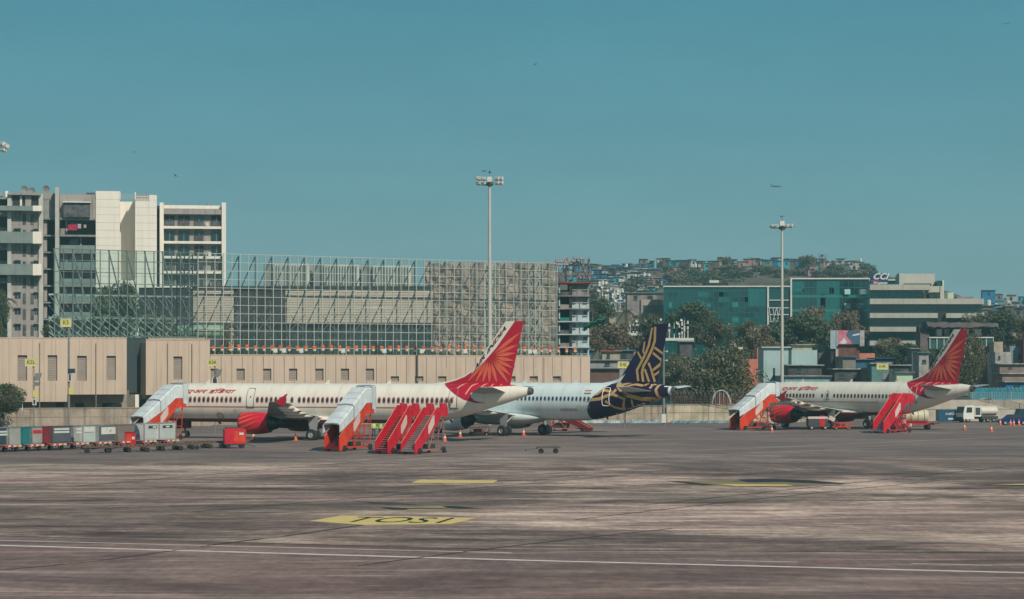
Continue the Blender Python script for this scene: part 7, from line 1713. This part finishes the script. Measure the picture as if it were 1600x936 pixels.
for k, Y in enumerate((760, 830, 890)):
    for j_ in range(12):
        u = 1046+j_*27+k*9+th.uniform(-6, 6)
        if th.random() < .2: continue
        tree('small' if (j_+k) % 2 else 'smallb', u, 0, Y, th.uniform(26, 44), th.uniform(12, 19), f"{['low', 'middle', 'upper'][k]} row hillside tree {zone(u)}", th.uniform(0, 3), True, z=hill_z(XX(u, Y), Y)-.8)
# palms
def palm(label, u, vb, vt, Y, r_px, seed, n=16, name='palm_tree'):
    o = thing(name, label, 'palm tree', (XX(u, Y), Y, ZZ(vb, Y)), 0); Ht = ZZ(vt, Y)-ZZ(vb, Y); r_ = r_px*Y/F; rr = random.Random(seed)
    MB().tube((0,0,0), (.2,0,Ht), .22, .16, 8).build('trunk', barkm, o); mb = MB()
    for k in range(n):
        a = k*2*math.pi/n+rr.uniform(-.2, .2); up = rr.uniform(-.1, .9); prev = Vector((.2, 0, Ht)); 
        for s_ in range(7):
            t = (s_+1)/7; q = Vector((.2+math.cos(a)*r_*t, math.sin(a)*r_*t, Ht+r_*(up*t-.95*t*t))); 
            mb.bar(prev, q, .05); side = (q-prev).cross(Vector((0,0,1))).normalized() if (q-prev).length else Vector((1,0,0))
            for sg_ in (-1, 1):
                for j_ in range(2):
                    b_ = prev.lerp(q, j_*.5+.25); ln = r_*.26*(1-t*.6); tip = b_+side*sg_*ln+Vector((0,0,-ln*.6))+(q-prev)*.6; mb.add([b_, b_+(q-prev)*.22, tip], [(0,1,2)])
            prev = q
    mb.build('fronds', mat('palm_frond', (.07,.085,.04), .7, var=.25), o, fix=False); return o
palm('coconut palm between the telecom mast and the cream framed house', 977, 545, 486, 440, 19, 1); palm('shorter palm right of the coconut palm', 992, 545, 494, 445, 12, 2); palm('small palm right of the pale tree clump by the flats', 925, 520, 478, 470, 12, 3)
palm('palm tree standing alone on the hilltop skyline', 1284, 412, 399, 880, 9, 4, 12); palm('palm crown at the far left edge behind the steel frames', 3, 545, 470, 390, 22, 5)
for s_ in (): pass
# far haze-blue plain beyond the airport keeps the horizon closed behind the buildings
for i, (u0, u1, v0, Y) in enumerate(((-60, 20, 520, 700), (640, 760, 560, 720))):
    pass
# ------------------------------------------------------------------ haze
hz_ = MB().box(-420, 420, -30, 1400, -1.0, 75).build('haze', None or mat('x_tmp', (.5,.5,.5), var=0)); hz_.data.materials.clear(); hz_['kind'] = 'stuff'; hz_['label'] = 'pale blue-green haze filling the air over the airport'
hm = bpy.data.materials.new('haze_air'); hm.use_nodes = True; ht = hm.node_tree; ht.nodes.clear(); ho = ht.nodes.new('ShaderNodeOutputMaterial'); hv = ht.nodes.new('ShaderNodeVolumePrincipled')
hv.inputs['Color'].default_value = (.46, .86, .90, 1); hv.inputs['Density'].default_value = .00036; hv.inputs['Anisotropy'].default_value = .2; ht.links.new(hv.outputs[0], ho.inputs['Volume']); hz_.data.materials.append(hm)
# ------------------------------------------------------------------ labels: identical descriptions get their place in the row
from collections import defaultdict
bpy.context.view_layer.update()
grp = defaultdict(list)
for o in REG:
    if o.name in COL.objects: grp[o.get('label', '')].append(o)
ORD = ['', 'first', 'second', 'third', 'fourth', 'fifth', 'sixth', 'seventh', 'eighth', 'ninth', 'tenth', 'eleventh', 'twelfth', 'thirteenth', 'fourteenth', 'fifteenth', 'sixteenth', 'seventeenth', 'eighteenth', 'nineteenth', 'twentieth']
NUM = ['', 'one', 'two', 'three', 'four', 'five', 'six', 'seven', 'eight', 'nine', 'ten', 'eleven', 'twelve', 'thirteen', 'fourteen', 'fifteen', 'sixteen', 'seventeen', 'eighteen', 'nineteen', 'twenty']
for lab, os_ in grp.items():
    if not lab or len(os_) < 2: continue
    os_.sort(key=lambda o: o.location.x/max(1, o.location.y)); n = len(os_)
    for i, o in enumerate(os_, 1):
        if i == 1: s = 'leftmost'
        elif i == n: s = 'rightmost'
        elif i <= (n+1)//2: s = ORD[min(i, 20)]+' from left'
        else: s = ORD[min(n-i+1, 20)]+' from right'
        o['label'] = lab+', '+s+(' of '+NUM[min(n, 20)] if len(lab.split()) < 11 else '')
